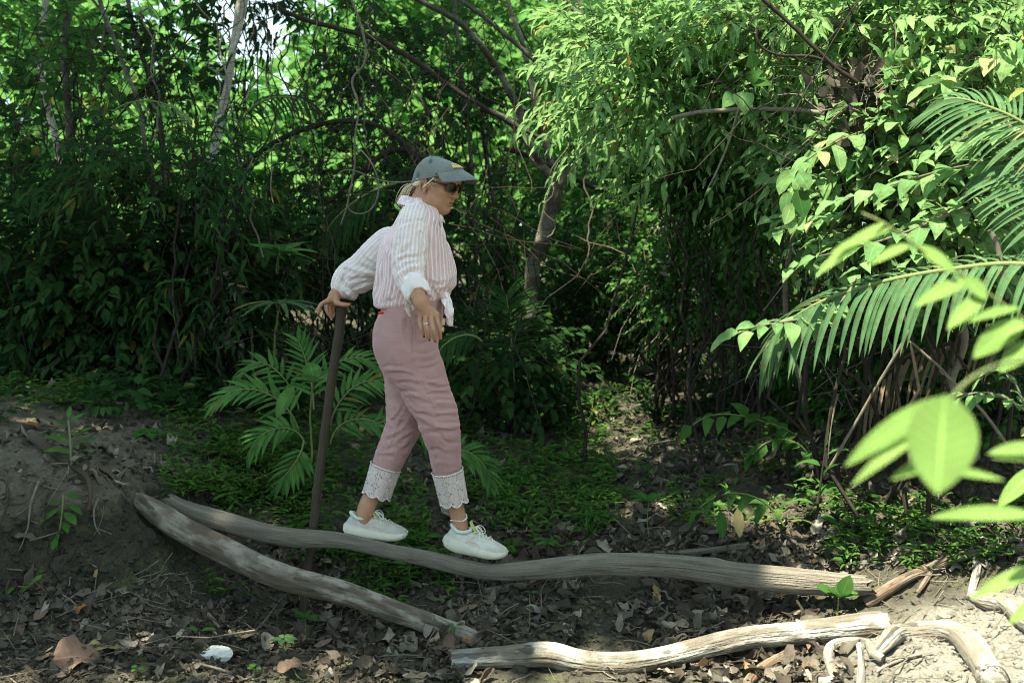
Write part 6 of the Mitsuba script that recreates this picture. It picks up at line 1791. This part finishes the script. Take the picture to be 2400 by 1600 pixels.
# ---- fan palm, star plant and ferns left of the woman
rosette('fan_palm', 'small fan palm with pale shining blades left of the staff hand', 'fan palm', 655, 712, 5.8, 15, .27, .017, 'leaf_palm', BLADE, .75, .15, (640, 860, 5.9), 3, fold=.35)
rosette('fan_palm', 'small dark fan palm below the shining one', 'fan palm', 590, 770, 5.9, 11, .24, .014, 'leaf_dark', BLADE, .9, .1, (600, 900, 6.0), 3, fold=.35)
rosette('star_leaved_plant', 'bright green plant with long leaves spread like a star behind the staff hand', 'plant', 655, 595, 5.5, 11, .215, .038, 'leaf_fern', LANCE, .5, .35, (650, 640, 5.75), 3)
rosette('star_leaved_plant', 'small bright leaf rosette in the middle of the left thicket', 'plant', 405, 660, 5.6, 6, .12, .026, 'leaf_mid', OVAL, .6, .2, (420, 860, 5.9), 2)
FERN = [
    ('arching fern frond farthest left beside the staff', [(700, 1010, 4.95, 2.5), (655, 940, 4.95, 2.4), (590, 912, 4.9, 2), (508, 940, 4.85, 1.4)], 9, .175, .0165),
    ('fern frond rising above the ribbed-leaf seedling', [(735, 960, 5.05, 2.4), (728, 890, 5.1, 2.2), (715, 840, 5.1, 2), (700, 800, 5.1, 1.4)], 7, .15, .016),
    ('fern frond arching right behind the trailing leg', [(775, 1000, 5.0, 2.4), (810, 925, 5.0, 2.2), (860, 893, 5.0, 2), (925, 930, 5.0, 1.4)], 9, .165, .016),
    ('fern frond below the arching one behind the trailing leg', [(775, 1040, 4.9, 2.4), (820, 985, 4.9, 2.2), (870, 985, 4.9, 2), (925, 1040, 4.9, 1.4)], 8, .15, .016),
    ('low fern frond hanging left of the staff', [(715, 1040, 4.85, 2.4), (680, 1005, 4.85, 2.2), (630, 1010, 4.8, 2), (585, 1065, 4.8, 1.4)], 8, .16, .0165),
    ('fern frond behind the staff at knee height', [(750, 930, 5.2, 2.2), (780, 860, 5.2, 2), (830, 838, 5.2, 1.8), (885, 860, 5.2, 1.2)], 8, .14, .015),
    ('fern frond showing right of the leading shin', [(1045, 1075, 4.75, 2.2), (1080, 1055, 4.75, 2), (1115, 1070, 4.75, 1.8), (1150, 1130, 4.75, 1.2)], 8, .15, .016),
    ('dark fern frond behind the arching frond on the left', [(700, 960, 5.3, 2.2), (660, 880, 5.3, 2), (615, 850, 5.3, 1.8), (560, 880, 5.3, 1.2)], 8, .15, .015),
    ('fern frond hanging down just left of the staff', [(712, 1030, 4.75, 2.4), (700, 1070, 4.72, 2.2), (680, 1100, 4.7, 2), (648, 1135, 4.7, 1.4)], 6, .15, .017),
    ('fern frond tips between the trouser legs', [(860, 1020, 4.9, 2.2), (905, 985, 4.9, 2), (955, 985, 4.9, 1.8), (1000, 1030, 4.9, 1.2)], 7, .14, .015)]
for lab, rows, n, L, W in FERN:
    k = thing('fern_frond', lab, 'fern')
    frond(k, rows, n + 4, L * .90, W * .86, 'leaf_fern', .42, 1.0, lambda s: .65 + .45 * math.sin(math.pi * min(1, .2 + s * .75)), LANCE, 7, start=.22, up=(0, -.55, .85), fold=.2, jit=.08)
k = rosette('seedling', 'seedling with broad ribbed leaves just left of the staff', 'seedling', 735, 895, 4.72, 7, .135, .040, 'leaf_fern', OVAL, .35, .35, (728, 1090, 4.75), 2.4)
k = thing('seedling', 'large single ribbed leaf hanging beside the ribbed-leaf seedling', 'leaf')
b = blade(at(690, 905, 4.62), np.array([-.5, -.2, -.75]), .17, .040, OVAL, .3, .2, 9, (-.3, -.9, .5))
obj(k, b[:2], 'leaf_fern', uv=b[2])
# ---- the bank
shoot('sapling_plant', 'leafy young plant standing on the edge of the left bank', 'plant', [(165, 1110, 3.85, 3), (166, 1060, 3.86, 2.8), (163, 1010, 3.88, 2.4), (160, 985, 3.9, 2)], 13, .105, .017, 'leaf_mid', LANCE, .5, angle=1.2, start=.15)
shoot('sapling_plant', 'leafy young plant hanging down the face of the left bank', 'plant', [(148, 1160, 3.72, 2.6), (146, 1200, 3.70, 2.4), (141, 1235, 3.69, 2.2), (135, 1262, 3.69, 2)], 12, .080, .019, 'leaf_mid', OVAL, .4, angle=1.25, start=.02)
shoot('sapling_plant', 'sprig of small leaves at the left edge below the bank', 'plant', [(2, 1400, 3.6, 2), (12, 1368, 3.6, 1.8), (40, 1372, 3.58, 1.6), (82, 1356, 3.56, 1.2)], 8, .055, .012, 'leaf_mid', OVAL, .3, angle=1.0)
rosette('sapling_plant', 'pair of heart leaves in the grass above the bank', 'plant', 345, 1010, 4.95, 5, .09, .030, 'leaf_mid', HEART, .8, .1, (350, 1060, 4.9), 1.6)
# ---- right side sprigs
shoot('leafy_sprig', 'bright sprig of toothed leaves in front of the palm frond tip', 'leafy sprig', [(2005, 650, 3.95, 3), (1960, 715, 3.85, 3), (1890, 745, 3.75, 2.6), (1800, 760, 3.66, 2.2), (1720, 785, 3.6, 1.6)], 17, .115, .031, 'leaf_heart', HEART, .9, wave=.1, start=.25, stem='twig_grey')
shoot('leafy_sprig', 'sprig of oval leaves reaching left over the leaf litter', 'leafy sprig', [(1905, 1075, 4.75, 2.4), (1850, 1010, 4.75, 2.4), (1780, 985, 4.72, 2.2), (1700, 970, 4.7, 2), (1625, 995, 4.7, 1.4)], 17, .125, .030, 'leaf_mid', HEART, .8, start=.1)
shoot('leafy_sprig', 'shorter sprig of oval leaves below the one over the leaf litter', 'leafy sprig', [(1900, 1090, 4.7, 2.4), (1870, 1040, 4.68, 2.2), (1820, 1030, 4.66, 2), (1770, 1060, 4.65, 1.4)], 9, .12, .030, 'leaf_mid', HEART, .8, start=.2)
shoot('leafy_sprig', 'hanging branch with large glossy leaves left of the sunlit leaves', 'leafy sprig', [(2070, 290, 4.2, 2.6), (1990, 320, 4.05, 2.4), (1920, 355, 3.95, 2.2), (1872, 395, 3.9, 2), (1852, 440, 3.88, 1.6)], 12, .125, .034, 'leaf_heart', OVAL, 1.3, start=.3, stem='stem_green')
k = thing('leafy_sprig', 'three big glossy green leaves hanging below the sunlit sprig', 'leafy sprig')
obj('stem', tube(spline(pts([(1905, 385, 3.9), (1880, 415, 3.86), (1868, 450, 3.85), (1860, 475, 3.85)]), 14), .0022, 5), 'stem_green', k)
for px, py, dx, dz, L, W, m in [(1868, 444, .25, -1, .115, .040, 'leaf_mid'), (1858, 476, -.45, -.9, .092, .028, 'leaf_fresh'), (1862, 512, -.35, -.9, .065, .020, 'leaf_fresh'), (1862, 402, -.9, -.55, .098, .028, 'leaf_fresh'), (1870, 405, .55, -.75, .078, .036, 'leaf_heart')]:
    b = blade(at(px, py, 3.84), np.array([dx, -.25, dz]), L, W, OVAL, .3, .22, 9, (.2, -1, .4))
    obj('leaf', b[:2], m, k, uv=b[2])
k = thing('leafy_sprig', 'pair of big heart-shaped leaves in the bright foliage left of the nest', 'leafy sprig')
for px, py, dx, dz, L, W, m in [(1738, 215, .15, -1, .115, .050, 'leaf_heart'), (1720, 222, -.75, -.7, .09, .034, 'leaf_heart'), (1760, 190, .9, -.1, .10, .032, 'leaf_mid'), (1752, 190, .6, .5, .08, .030, 'leaf_mid'), (1762, 255, .1, -1, .06, .032, 'leaf_mid'), (1765, 160, -.2, .9, .09, .034, 'leaf_mid')]:
    b = blade(at(px, py, 4.15), np.array([dx, -.25, dz]), L * .9, W * .9, HEART, .25, .2, 9, (.2, -1, .5))
    obj('leaf', b[:2], m, k, uv=b[2])
shoot('leafy_sprig', 'upright sunlit shoot rising right of the leaf nest', 'leafy sprig', [(2130, 330, 4.0, 3), (2105, 290, 4.0, 2.8), (2088, 210, 4.0, 2.6), (2072, 150, 4.0, 2)], 11, .125, .026, 'leaf_fresh', OVAL, .9, start=.1, angle=1.2, stem='stem_green')
k = thing('leafy_sprig', 'ribbed pale leaf standing above the leaf nest', 'leaf')
b = blade(at(2112, 118, 4.3), np.array([-.9, -.2, .1]), .07, .028, OVAL, .25, .2, 9, (.1, -1, .5)); obj(k, b[:2], 'leaf_heart', uv=b[2])
SUNNY = [
    ('sunlit branch of large leaves crossing above the big palm frond', [(2330, 470, 3.75, 3), (2230, 500, 3.7, 3), (2120, 545, 3.65, 2.6), (2010, 580, 3.6, 2), (1920, 600, 3.58, 1.6)], 16, .135, .038),
    ('sunlit branch of large leaves below the upper palm frond', [(2380, 370, 3.7, 3), (2280, 385, 3.7, 3), (2170, 410, 3.68, 2.6), (2070, 440, 3.66, 2), (1960, 470, 3.64, 1.6)], 16, .135, .040),
    ('sunlit branch of pale leaves at the right edge', [(2420, 300, 3.6, 3), (2350, 300, 3.6, 2.8), (2280, 320, 3.6, 2.4), (2200, 350, 3.6, 1.8)], 12, .125, .040),
    ('sunlit branch of large leaves in the top right corner', [(2430, 90, 3.9, 3), (2350, 120, 3.9, 2.8), (2270, 170, 3.9, 2.4), (2190, 200, 3.9, 1.8)], 11, .145, .045),
    ('sunlit pale sprig behind the blurred leaves at the right', [(2400, 960, 3.6, 3), (2350, 930, 3.6, 2.8), (2290, 920, 3.6, 2.4), (2230, 950, 3.6, 1.8)], 13, .085, .020),
    ('sunlit sprig at the right edge above the mound', [(2420, 1010, 3.5, 2.6), (2380, 900, 3.5, 2.4), (2350, 870, 3.5, 2), (2310, 880, 3.5, 1.6)], 11, .075, .018)]
for lab, rows, n, L, W in SUNNY:
    shoot('leafy_sprig', lab, 'leafy sprig', rows, n, L, W, 'leaf_heart', HEART if W > .03 else OVAL, .8, wave=.10, start=.1, stem='twig_grey')
k = shoot('flowering_weed', 'weed with dark round seed heads and yellowing leaves behind the long log', 'weed', [(1850, 1275, 4.28, 3), (1830, 1220, 4.26, 2.8), (1780, 1170, 4.24, 2.4), (1690, 1160, 4.2, 2), (1640, 1190, 4.2, 1.4)], 13, .125, .023, 'leaf_mid', LANCE, 1.2, start=.15)
shoot('', '', '', [(1905, 1270, 4.22, 3), (1915, 1200, 4.2, 2.8), (1925, 1120, 4.2, 2.4), (1935, 1050, 4.2, 2)], 9, .15, .030, 'leaf_mid', LANCE, 1.4, key=k, stem='twig_dark')
sp = trimesh.creation.icosphere(2, 1.0)
for px, py in [(1690, 1152), (1712, 1168), (1722, 1172), (1795, 1155), (1880, 1092), (1902, 1094), (1893, 1115), (1912, 1178), (1898, 1190), (1684, 1162), (1908, 1166)]:
    u = sp.vertices * (1 + .25 * (meshkit.noise(sp.vertices * 6, 4)[:, None] - .5))
    obj('seed_head', (at(px, py, 4.18) + u * .0115, sp.faces), 'twig_dark', k, smooth=False)
for px, py, m in [(1728, 1190, 'leaf_yellow'), (1688, 1195, 'leaf_mid')]:
    b = blade(at(px, py, 4.17), np.array([.05, -.3, -1]), .125, .026, RAGGED, .2, .2, 9, (.2, -1, .4)); obj('leaf', b[:2], m, k, uv=b[2])
# seedlings
rosette('seedling', 'green seedling with oval leaves behind the right end of the pale log', 'seedling', 1965, 1400, 3.55, 7, .082, .027, 'leaf_mid', OVAL, .25, .55, (1962, 1450, 3.55), 2)
b = blade(at(1972, 1395, 3.53), np.array([.3, -.1, 1]), .085, .029, OVAL, .2, .2, 9, (-.2, -1, .3)); obj('leaf', b[:2], 'leaf_mid', [x for x in labels if x.startswith('seedling') and '__' not in x][-1], uv=b[2])
for lab, px, py, n, L, W, m, h in [
    ('little seedling with one long leaf above the white stone', 468, 1520, 2, .055, .012, 'leaf_mid', 42), ('tiny round-leaved seedling right of the white stone', 596, 1590, 3, .024, .011, 'leaf_mid', 24), ('yellow-green seedling between the two front logs', 664, 1540, 7, .042, .012, 'leaf_fresh', 42),
    ('tiny seedling at the bottom edge left of the white stone', 320, 1592, 3, .022, .010, 'leaf_mid', 24), ('seedling growing in front of the bark-patched log', 1066, 1500, 3, .034, .010, 'leaf_mid', 34), ('tall thin seedling below the long log in the middle', 1242, 1470, 3, .034, .010, 'leaf_mid', 80),
    ('broad-leaved seedling on the far side of the log right of the trailing shoe', 990, 1290, 5, .12, .022, 'leaf_mid', 30), ('dark seedling at the foot of the staff', 716, 1500, 6, .065, .013, 'leaf_dark', 50), ('yellow-green seedling under the long log behind the trailing foot', 905, 1345, 8, .11, .016, 'leaf_fresh', 26),
    ('green shoot standing behind the long log near the middle', 1285, 1310, 8, .05, .010, 'leaf_mid', 40), ('long-leaved seedling far right of the leading foot', 1520, 1265, 7, .11, .018, 'leaf_mid', 90)]:
    p, _ = hit(px, py)
    d = p[0][1]
    rosette('seedling', lab, 'seedling', px, py - h, d, n, L, W, m, OVAL if L < .06 else LANCE, .5, .35, (px, py + 4, d), 1.2)
# ---- blurred leaves close to the lens at the right
FRONT = [
    ('large blurred leaf hanging close to the lens at the right', [((2216, 925), (2196, 1150), 80, 1.07), ((2222, 930), (1985, 1085), 30, 1.15), ((2225, 960), (2000, 1130), 19, 1.14), ((2200, 1080), (2090, 1120), 17, 1.15), ((2190, 1100), (2350, 1122), 12, 1.16)], [(2480, 860, 1.14), (2360, 850, 1.13), (2260, 900, 1.12), (2222, 945, 1.12)]),
    ('blurred branch of light green leaves close to the lens at the upper right', [((2075, 520), (1918, 640), 16, 1.5), ((2090, 535), (1950, 590), 14, 1.5), ((2140, 570), (2040, 618), 14, 1.5), ((2150, 575), (2240, 640), 18, 1.5), ((2272, 655), (2145, 715), 22, 1.48), ((2310, 690), (2222, 768), 22, 1.47), ((2390, 720), (2270, 752), 14, 1.46), ((2400, 750), (2284, 835), 33, 1.45), ((2430, 800), (2345, 868), 26, 1.44), ((2410, 760), (2340, 790), 10, 1.44), ((2262, 650), (2310, 700), 20, 1.48)], [(2020, 500, 1.52), (2090, 535, 1.5), (2180, 600, 1.49), (2270, 655, 1.48), (2340, 705, 1.47), (2430, 770, 1.45), (2500, 830, 1.44)]),
    ('blurred dark leaf tips at the right edge above the mound', [((2460, 1050), (2318, 1060), 20, 1.3), ((2480, 1085), (2330, 1070), 13, 1.3)], [(2520, 1060, 1.3), (2440, 1055, 1.3)]),
    ('blurred long leaf pointing left over the grass at the right', [((2430, 1208), (2185, 1208), 22, 1.35), ((2440, 1090), (2340, 1185), 22, 2.2)], [(2520, 1215, 1.35), (2410, 1208, 1.35)]),
    ('blurred leaf blade slanting up at the right edge above the roots', [((2450, 1325), (2278, 1398), 19, 1.35), ((2450, 1400), (2365, 1458), 16, 1.35)], [(2520, 1310, 1.35), (2440, 1328, 1.35)])]
for lab, leaves, stem in FRONT:
    k = thing('foreground_branch', lab, 'leafy branch')
    obj('stem', tube(spline(pts(stem), 20), .0022, 6), 'stem_green', k)
    for a, b_, w, d in leaves:
        A, B_ = at(*a, d), at(*b_, d - .03)
        L = np.linalg.norm(B_ - A)
        bl = blade(A, B_ - A + np.array([0, 0, .10 * L]), L * 1.03, w * d / F, OVAL, .22, .22, 12, (-.25, -.8, .75))
        obj('leaf', bl[:2], 'leaf_front', k, uv=bl[2])
# ================================================================ forest floor: grass, litter, twigs, crumbs


def region(n, x0, x1, y0, y1, freq=1.6, thr=.0, seed=1):
    px, py = rng.uniform(x0, x1, n), rng.uniform(y0, y1, n)
    p, ok = hit(px, py)
    ok &= meshkit.fbm(p * [freq, freq, 0] + seed, 2, seed) > thr
    return p[ok]


def tufts(P, k, L, W, rise):
    """Little stems with k narrow leaves each."""
    n = len(P)
    a = rng.uniform(0, 2 * np.pi, (n, k)); e = rng.uniform(.15, .9, (n, k))
    h = rng.uniform(.2, 1, (n, k, 1)) * np.array([0, 0, 1]) * rise * rng.uniform(.5, 1.3, (n, 1, 1))
    d = np.stack([np.cos(a) * np.cos(e), np.sin(a) * np.cos(e), np.sin(e) * .7], -1)
    sz = rng.uniform(.6, 1.2, (n, k))
    pos = P[:, None] + h + rng.normal(0, .012, (n, k, 3)) * [1, 1, 0]
    return scatter(TPL['lance'], pos.reshape(-1, 3), d.reshape(-1, 3), rng.normal(0, .25, (n * k, 3)) + [0, 0, 1], (L * sz).ravel(), (W * sz).ravel())


GR = [(850, 500, 1000, 1000, 1330, .38), (1100, 1060, 1440, 925, 1250, .40), (700, 380, 760, 930, 1180, .40), (420, 0, 480, 870, 960, .42), (300, 1440, 1900, 900, 1180, .50), (200, 820, 1060, 1330, 1440, .50), (330, 1950, 2400, 1190, 1340, .40), (160, 1560, 1950, 1090, 1240, .48), (150, 480, 720, 1180, 1420, .52), (60, 1040, 1400, 1240, 1320, .55), (500, -60, 700, 850, 980, .35)]
v, f, uv = merge([tufts(np.vstack([region(int(n * .36), x0, x1, y0, y1, 2.6, t - .07, 4), region(int(n * .5), x0, x1, y0, y1, 3.6, t + .06, 4)]), 6, .058, .0085, .10) for n, x0, x1, y0, y1, t in GR])
stuff('grass', 'low bright green grass with short broad blades on the forest floor', 'grass', (v, f), 'leaf_grass', uv)
k = thing('grass_tuft', 'single tuft of fine grass standing behind the long log', 'grass tuft')
p = hit(1382, 1262)[0][0]
for i in range(34):
    d = np.array([rng.normal(0, .35), rng.normal(0, .35), 1.0])
    b = blade(p + rng.normal(0, .012, 3) * [1, 1, 0], d, rng.uniform(.07, .15), .0024, BLADE, rng.uniform(.3, 1.3), .3, 6)
    obj('grass_blade', b[:2], 'leaf_grass', k, uv=b[2])
P = np.vstack([region(480, -60, 1000, 820, 1000, 1.5, .42, 8), region(330, 980, 1900, 850, 1000, 1.5, .45, 9)])
n = len(P)
L_, T_ = sprays(P + rng.uniform(0, .12, (n, 1)) * [0, 0, 1], rand_dirs(n, .4) + [0, 0, .9], rng.uniform(.12, .3, n), 7, .085, .024, TPL['oval'], .9, .2)
stuff('undergrowth', 'low leafy seedlings and weeds covering the ground below the shrubs', 'undergrowth', L_[:2], 'leaf_dark', L_[2])

# dead leaves


def normal_at(p, e=.06):
    gx_ = (ground_smooth(p[..., 0] + e, p[..., 1]) - ground_smooth(p[..., 0] - e, p[..., 1])) / (2 * e)
    gy_ = (ground_smooth(p[..., 0], p[..., 1] + e) - ground_smooth(p[..., 0], p[..., 1] - e)) / (2 * e)
    return unit(np.stack([-gx_, -gy_, np.ones_like(gx_)], -1))


def litter(P, L, W, tilt=.3, tpl='oval_hi', lift=.006):
    n = len(P)
    nn = normal_at(P) + rng.normal(0, tilt, (n, 3))
    d = np.cross(nn, rand_dirs(n))
    sz = rng.uniform(.5, 1.25, n)
    P = P + [0, 0, lift] + rng.uniform(0, .012, (n, 1)) * [0, 0, 1]
    L_, W_ = L * sz, W * sz * rng.uniform(.6, 1.5, n)
    g = rng.integers(0, 9, n)
    return merge([scatter(crumpled(k + 20 * len(tpl), [OVAL, LANCE, HEART][k % 3], [-.28, .15, -.1][k % 3], [.55, -.4, .2, .8][k % 4]), P[g == k], d[g == k], nn[g == k], L_[g == k], W_[g == k]) for k in range(9)])




def crumpled(seed, shape, droop, fold):
    r = np.random.default_rng(seed)
    v, f, uv = template(3, shape, droop, fold)
    v = v + r.normal(0, 1, v.shape) * [.05, .22, .0] * (np.abs(v[:, 1:2]) > 0)
    v[:, 2] += r.normal(0, .055, len(v)) + .25 * r.normal() * (v[:, 0] - .5) ** 2 * 2 + .10 * r.normal() * v[:, 1]
    return v, f, uv


CURL = {'oval_hi': template(3, OVAL, -.28, .55), 'flat': template(3, OVAL, .12, -.35), 'lance': template(3, LANCE, -.2, .5)}
regs = [(1900, 650, 2000, 1250, 1600, .30), (1500, 1000, 2000, 880, 1260, .34), (700, 1500, 2400, 950, 1330, .34), (160, 0, 700, 1380, 1600, .42), (500, 0, 560, 900, 1120, .44), (260, 2000, 2400, 1180, 1320, .40), (350, 560, 1000, 1000, 1300, .45)]
P = np.vstack([region(n, a, b, c, d, 2.6, t, 12) for n, a, b, c, d, t in regs])
P = P[~((P[:, 0] > 1.15) & (P[:, 1] < 3.75))]
i = rng.permutation(len(P)); A, B_, C_ = np.split(P[i], [int(len(P) * .5), int(len(P) * .8)])
v, f, uv = merge([litter(A, .070, .015, .45), litter(B_, .085, .018, .4, 'flat')])
stuff('leaf_litter', 'brown leaf litter strewn over the forest floor', 'leaf litter', (v, f), 'leaf_dry', uv)
v, f, uv = litter(C_, .075, .016, .4, 'lance')
stuff('leaf_litter', 'scattered paler withered leaves on the forest floor', 'leaf litter', (v, f), 'leaf_dry_pale', uv)
P = np.vstack([region(4200, 500, 2000, 1230, 1600, 2.6, .25, 12), region(1800, 900, 2000, 900, 1260, 2.6, .3, 12), region(900, 0, 600, 1380, 1600), region(500, 0, 600, 930, 1130)])
P = P[~((P[:, 0] > 1.1) & (P[:, 1] < 3.6))]
v, f, uv = litter(P, .030, .0085, .5)
stuff('leaf_litter', 'crumbled bits of dead leaf mixed into the soil', 'leaf litter', (v, f), 'leaf_dry', uv)
P = np.vstack([region(650, 0, 2400, 1330, 1600), region(520, 950, 2100, 880, 1330), region(60, 0, 600, 900, 1250)])
out = []
for p in P:
    d = np.cross(normal_at(p[None])[0], rand_dirs(1)[0]) + rng.normal(0, .1, 3)
    L = rng.gamma(2.0, .045) + .02
    out.append(tube(wiggle(p + [0, 0, .006], p + unit(d) * L + [0, 0, .010], 4, .08), rng.uniform(.0010, .0030), 4))
stuff('ground_twigs', 'small dry twigs scattered over the soil', 'twigs', join(out), 'twig_grey')
P = np.vstack([region(2600, 0, 1200, 1330, 1600), region(1200, 1200, 2400, 1330, 1600), region(700, 0, 520, 1100, 1400), region(900, 1950, 2400, 1050, 1200), region(200, 1980, 2400, 1400, 1600)])
tet = trimesh.creation.icosphere(0, 1.0)
tv, tf = np.array(tet.vertices), np.array(tet.faces)
n = len(P)
s_ = rng.gamma(2.0, .0022, n) + .0012
vv = P[:, None] + (tv[None] * (1 + rng.normal(0, .22, (n, 12, 1)))) * s_[:, None, None] * [1.2, 1.2, .8] + rng.uniform(0, .002, (n, 1, 1)) * [0, 0, 1]
stuff('soil_crumbs', 'crumbs and clods of soil on the bare ground', 'soil crumbs', (vv.reshape(-1, 3), (tf[None] + (np.arange(n) * 12)[:, None, None]).reshape(-1, 3)), 'soil', smooth=False)

BIG = [
    ('large curled brown leaf at the bottom left', 118, 1555, .155, .070, .5, 'leaf_brown', .5), ('yellow blotched leaf beside the large brown leaf', 200, 1522, .115, .024, .15, 'leaf_yellow', .1), ('long grey-brown leaf at the left edge on the soil', 0, 1462, .10, .022, .45, 'leaf_dry', .2),
    ('small rusty leaf standing above the brown leaf', 180, 1450, .05, .014, 1.0, 'leaf_rust', .7), ('pale split leaf left of the white stone', 330, 1508, .10, .012, .35, 'leaf_dry_pale', .2), ('bleached chip of leaf on the bank face', 222, 1352, .045, .010, 1.4, 'leaf_dry_pale', .6),
    ('fan-shaped brown leaf at the left end of the pale log', 1025, 1530, .105, .062, -.25, 'leaf_brown', .25), ('grey ragged leaf on the soil above the pale log', 1290, 1482, .095, .018, .7, 'leaf_dry', .4), ('pale leaf with an orange edge standing above the pale log', 1450, 1490, .075, .016, 1.5, 'leaf_dry_pale', 1.2),
    ('white and orange leaf leaning on the pale log', 1512, 1512, .065, .022, 1.2, 'leaf_dry_pale', 1.1), ('dark curled leaf on the soil right of the seedling', 2085, 1432, .15, .024, .15, 'leaf_dry', .4), ('folded pale leaf above the arching root', 2195, 1440, .075, .026, .3, 'leaf_dry_pale', .5),
    ('brown curled leaf hanging beside the small half buried log', 1905, 1260, .11, .024, 1.2, 'leaf_dry_pale', .7), ('grey leaf on the left bank edge', 35, 1278, .075, .018, .3, 'leaf_dry', .3), ('reddish leaf lying on the bank top', 60, 998, .06, .014, -.4, 'leaf_rust', .2),
    ('pale round leaf standing in the undergrowth right of the woman', 1392, 975, .085, .030, 1.4, 'leaf_yellow', 1.3), ('pale blotched leaf in the litter near the mound', 1790, 1045, .14, .04, .2, 'leaf_dry_pale', .3), ('whitish leaf below the sprig of oval leaves', 1750, 1075, .12, .035, .1, 'leaf_dry_pale', .3),
    ('brown leaf behind the long log near its right end', 1650, 1300, .09, .022, .3, 'leaf_dry', .3), ('dead leaf in the grass left of the staff', 640, 1150, .12, .02, -1.2, 'leaf_dry_pale', .7), ('brown leaf hanging in the grass just right of the staff', 765, 1165, .11, .028, -1.0, 'leaf_dry', .8),
    ('curled brown leaf on the soil below the yellow-green seedling', 650, 1580, .09, .028, .5, 'leaf_brown', .6), ('rusty leaf tip under the bark-patched log', 838, 1440, .045, .014, .6, 'leaf_rust', .6), ('orange leaf below the small half buried log', 1985, 1290, .09, .010, 0.0, 'leaf_rust', .3)]
for lab, px, py, L, W, a, m, lift in BIG:
    k = thing('dead_leaf', lab, 'dead leaf')
    p = hit(px, py)[0][0]
    d = np.array([math.cos(a), .35 * (1 if a < 1 else .1), math.sin(a) * (1 if lift > .5 else .25)])
    b = blade(p + [0, 0, .012], d, L, W, RAGGED, .35 + lift * .3, .35, 12, (0, -.5, 1), .25, 0.0)
    obj(k, b[:2], m, uv=b[2])
P = np.vstack([region(110, 700, 2000, 1340, 1580, 2.6, .3, 12), region(26, 0, 700, 1420, 1600, 2.6, .3, 12)])[:190]
for j, p in enumerate(P):
    left = p[0] < -.6
    k = thing('dead_leaf', 'dry brown leaf lying on the bare soil at the lower left' if left else 'dry brown leaf lying among the litter below the long log', 'dead leaf', 'dry leaves at the lower left' if left else 'dry leaves below the long log')
    d = np.cross(normal_at(p[None])[0], rand_dirs(1)[0]) + rng.normal(0, .12, 3)
    b = blade(p + [0, 0, rng.uniform(.010, .025)], d, rng.uniform(.05, .12), rng.uniform(.010, .022), RAGGED if j % 2 else LANCE, rng.uniform(-.2, .9), rng.uniform(-.5, .7), 9, normal_at(p[None])[0] + rng.normal(0, .35, 3), rng.uniform(.05, .3), rng.uniform(-.3, .6))
    obj(k, b[:2], ['leaf_dry', 'leaf_dry', 'leaf_dry_pale', 'leaf_brown'][j % 4], uv=b[2])

for j, rows in enumerate([[(22, 1130), (14, 1190), (5, 1240), (18, 1300)], [(95, 1125), (78, 1180), (62, 1230), (50, 1270)], [(118, 1150), (108, 1210), (112, 1260)], [(232, 1150), (226, 1200), (240, 1260)], [(30, 1340), (22, 1380), (40, 1420)], [(440, 1350), (452, 1390), (440, 1420)], [(10, 1160), (40, 1180), (66, 1176)]]):
    k = thing('hanging_root', 'fine root dangling from the dark face of the left bank', 'root', 'fine roots on the bank face')
    p, _ = hit([r[0] for r in rows], [r[1] for r in rows])
    c = spline(p + [0, -.018, .0], 24)
    obj(k, tube(c + .012 * (meshkit.fbm(c * 14, 2, j)[:, None] - .5), np.linspace(.006, .0016, 24), 6), 'twig_grey' if j % 2 else 'staff_bark')
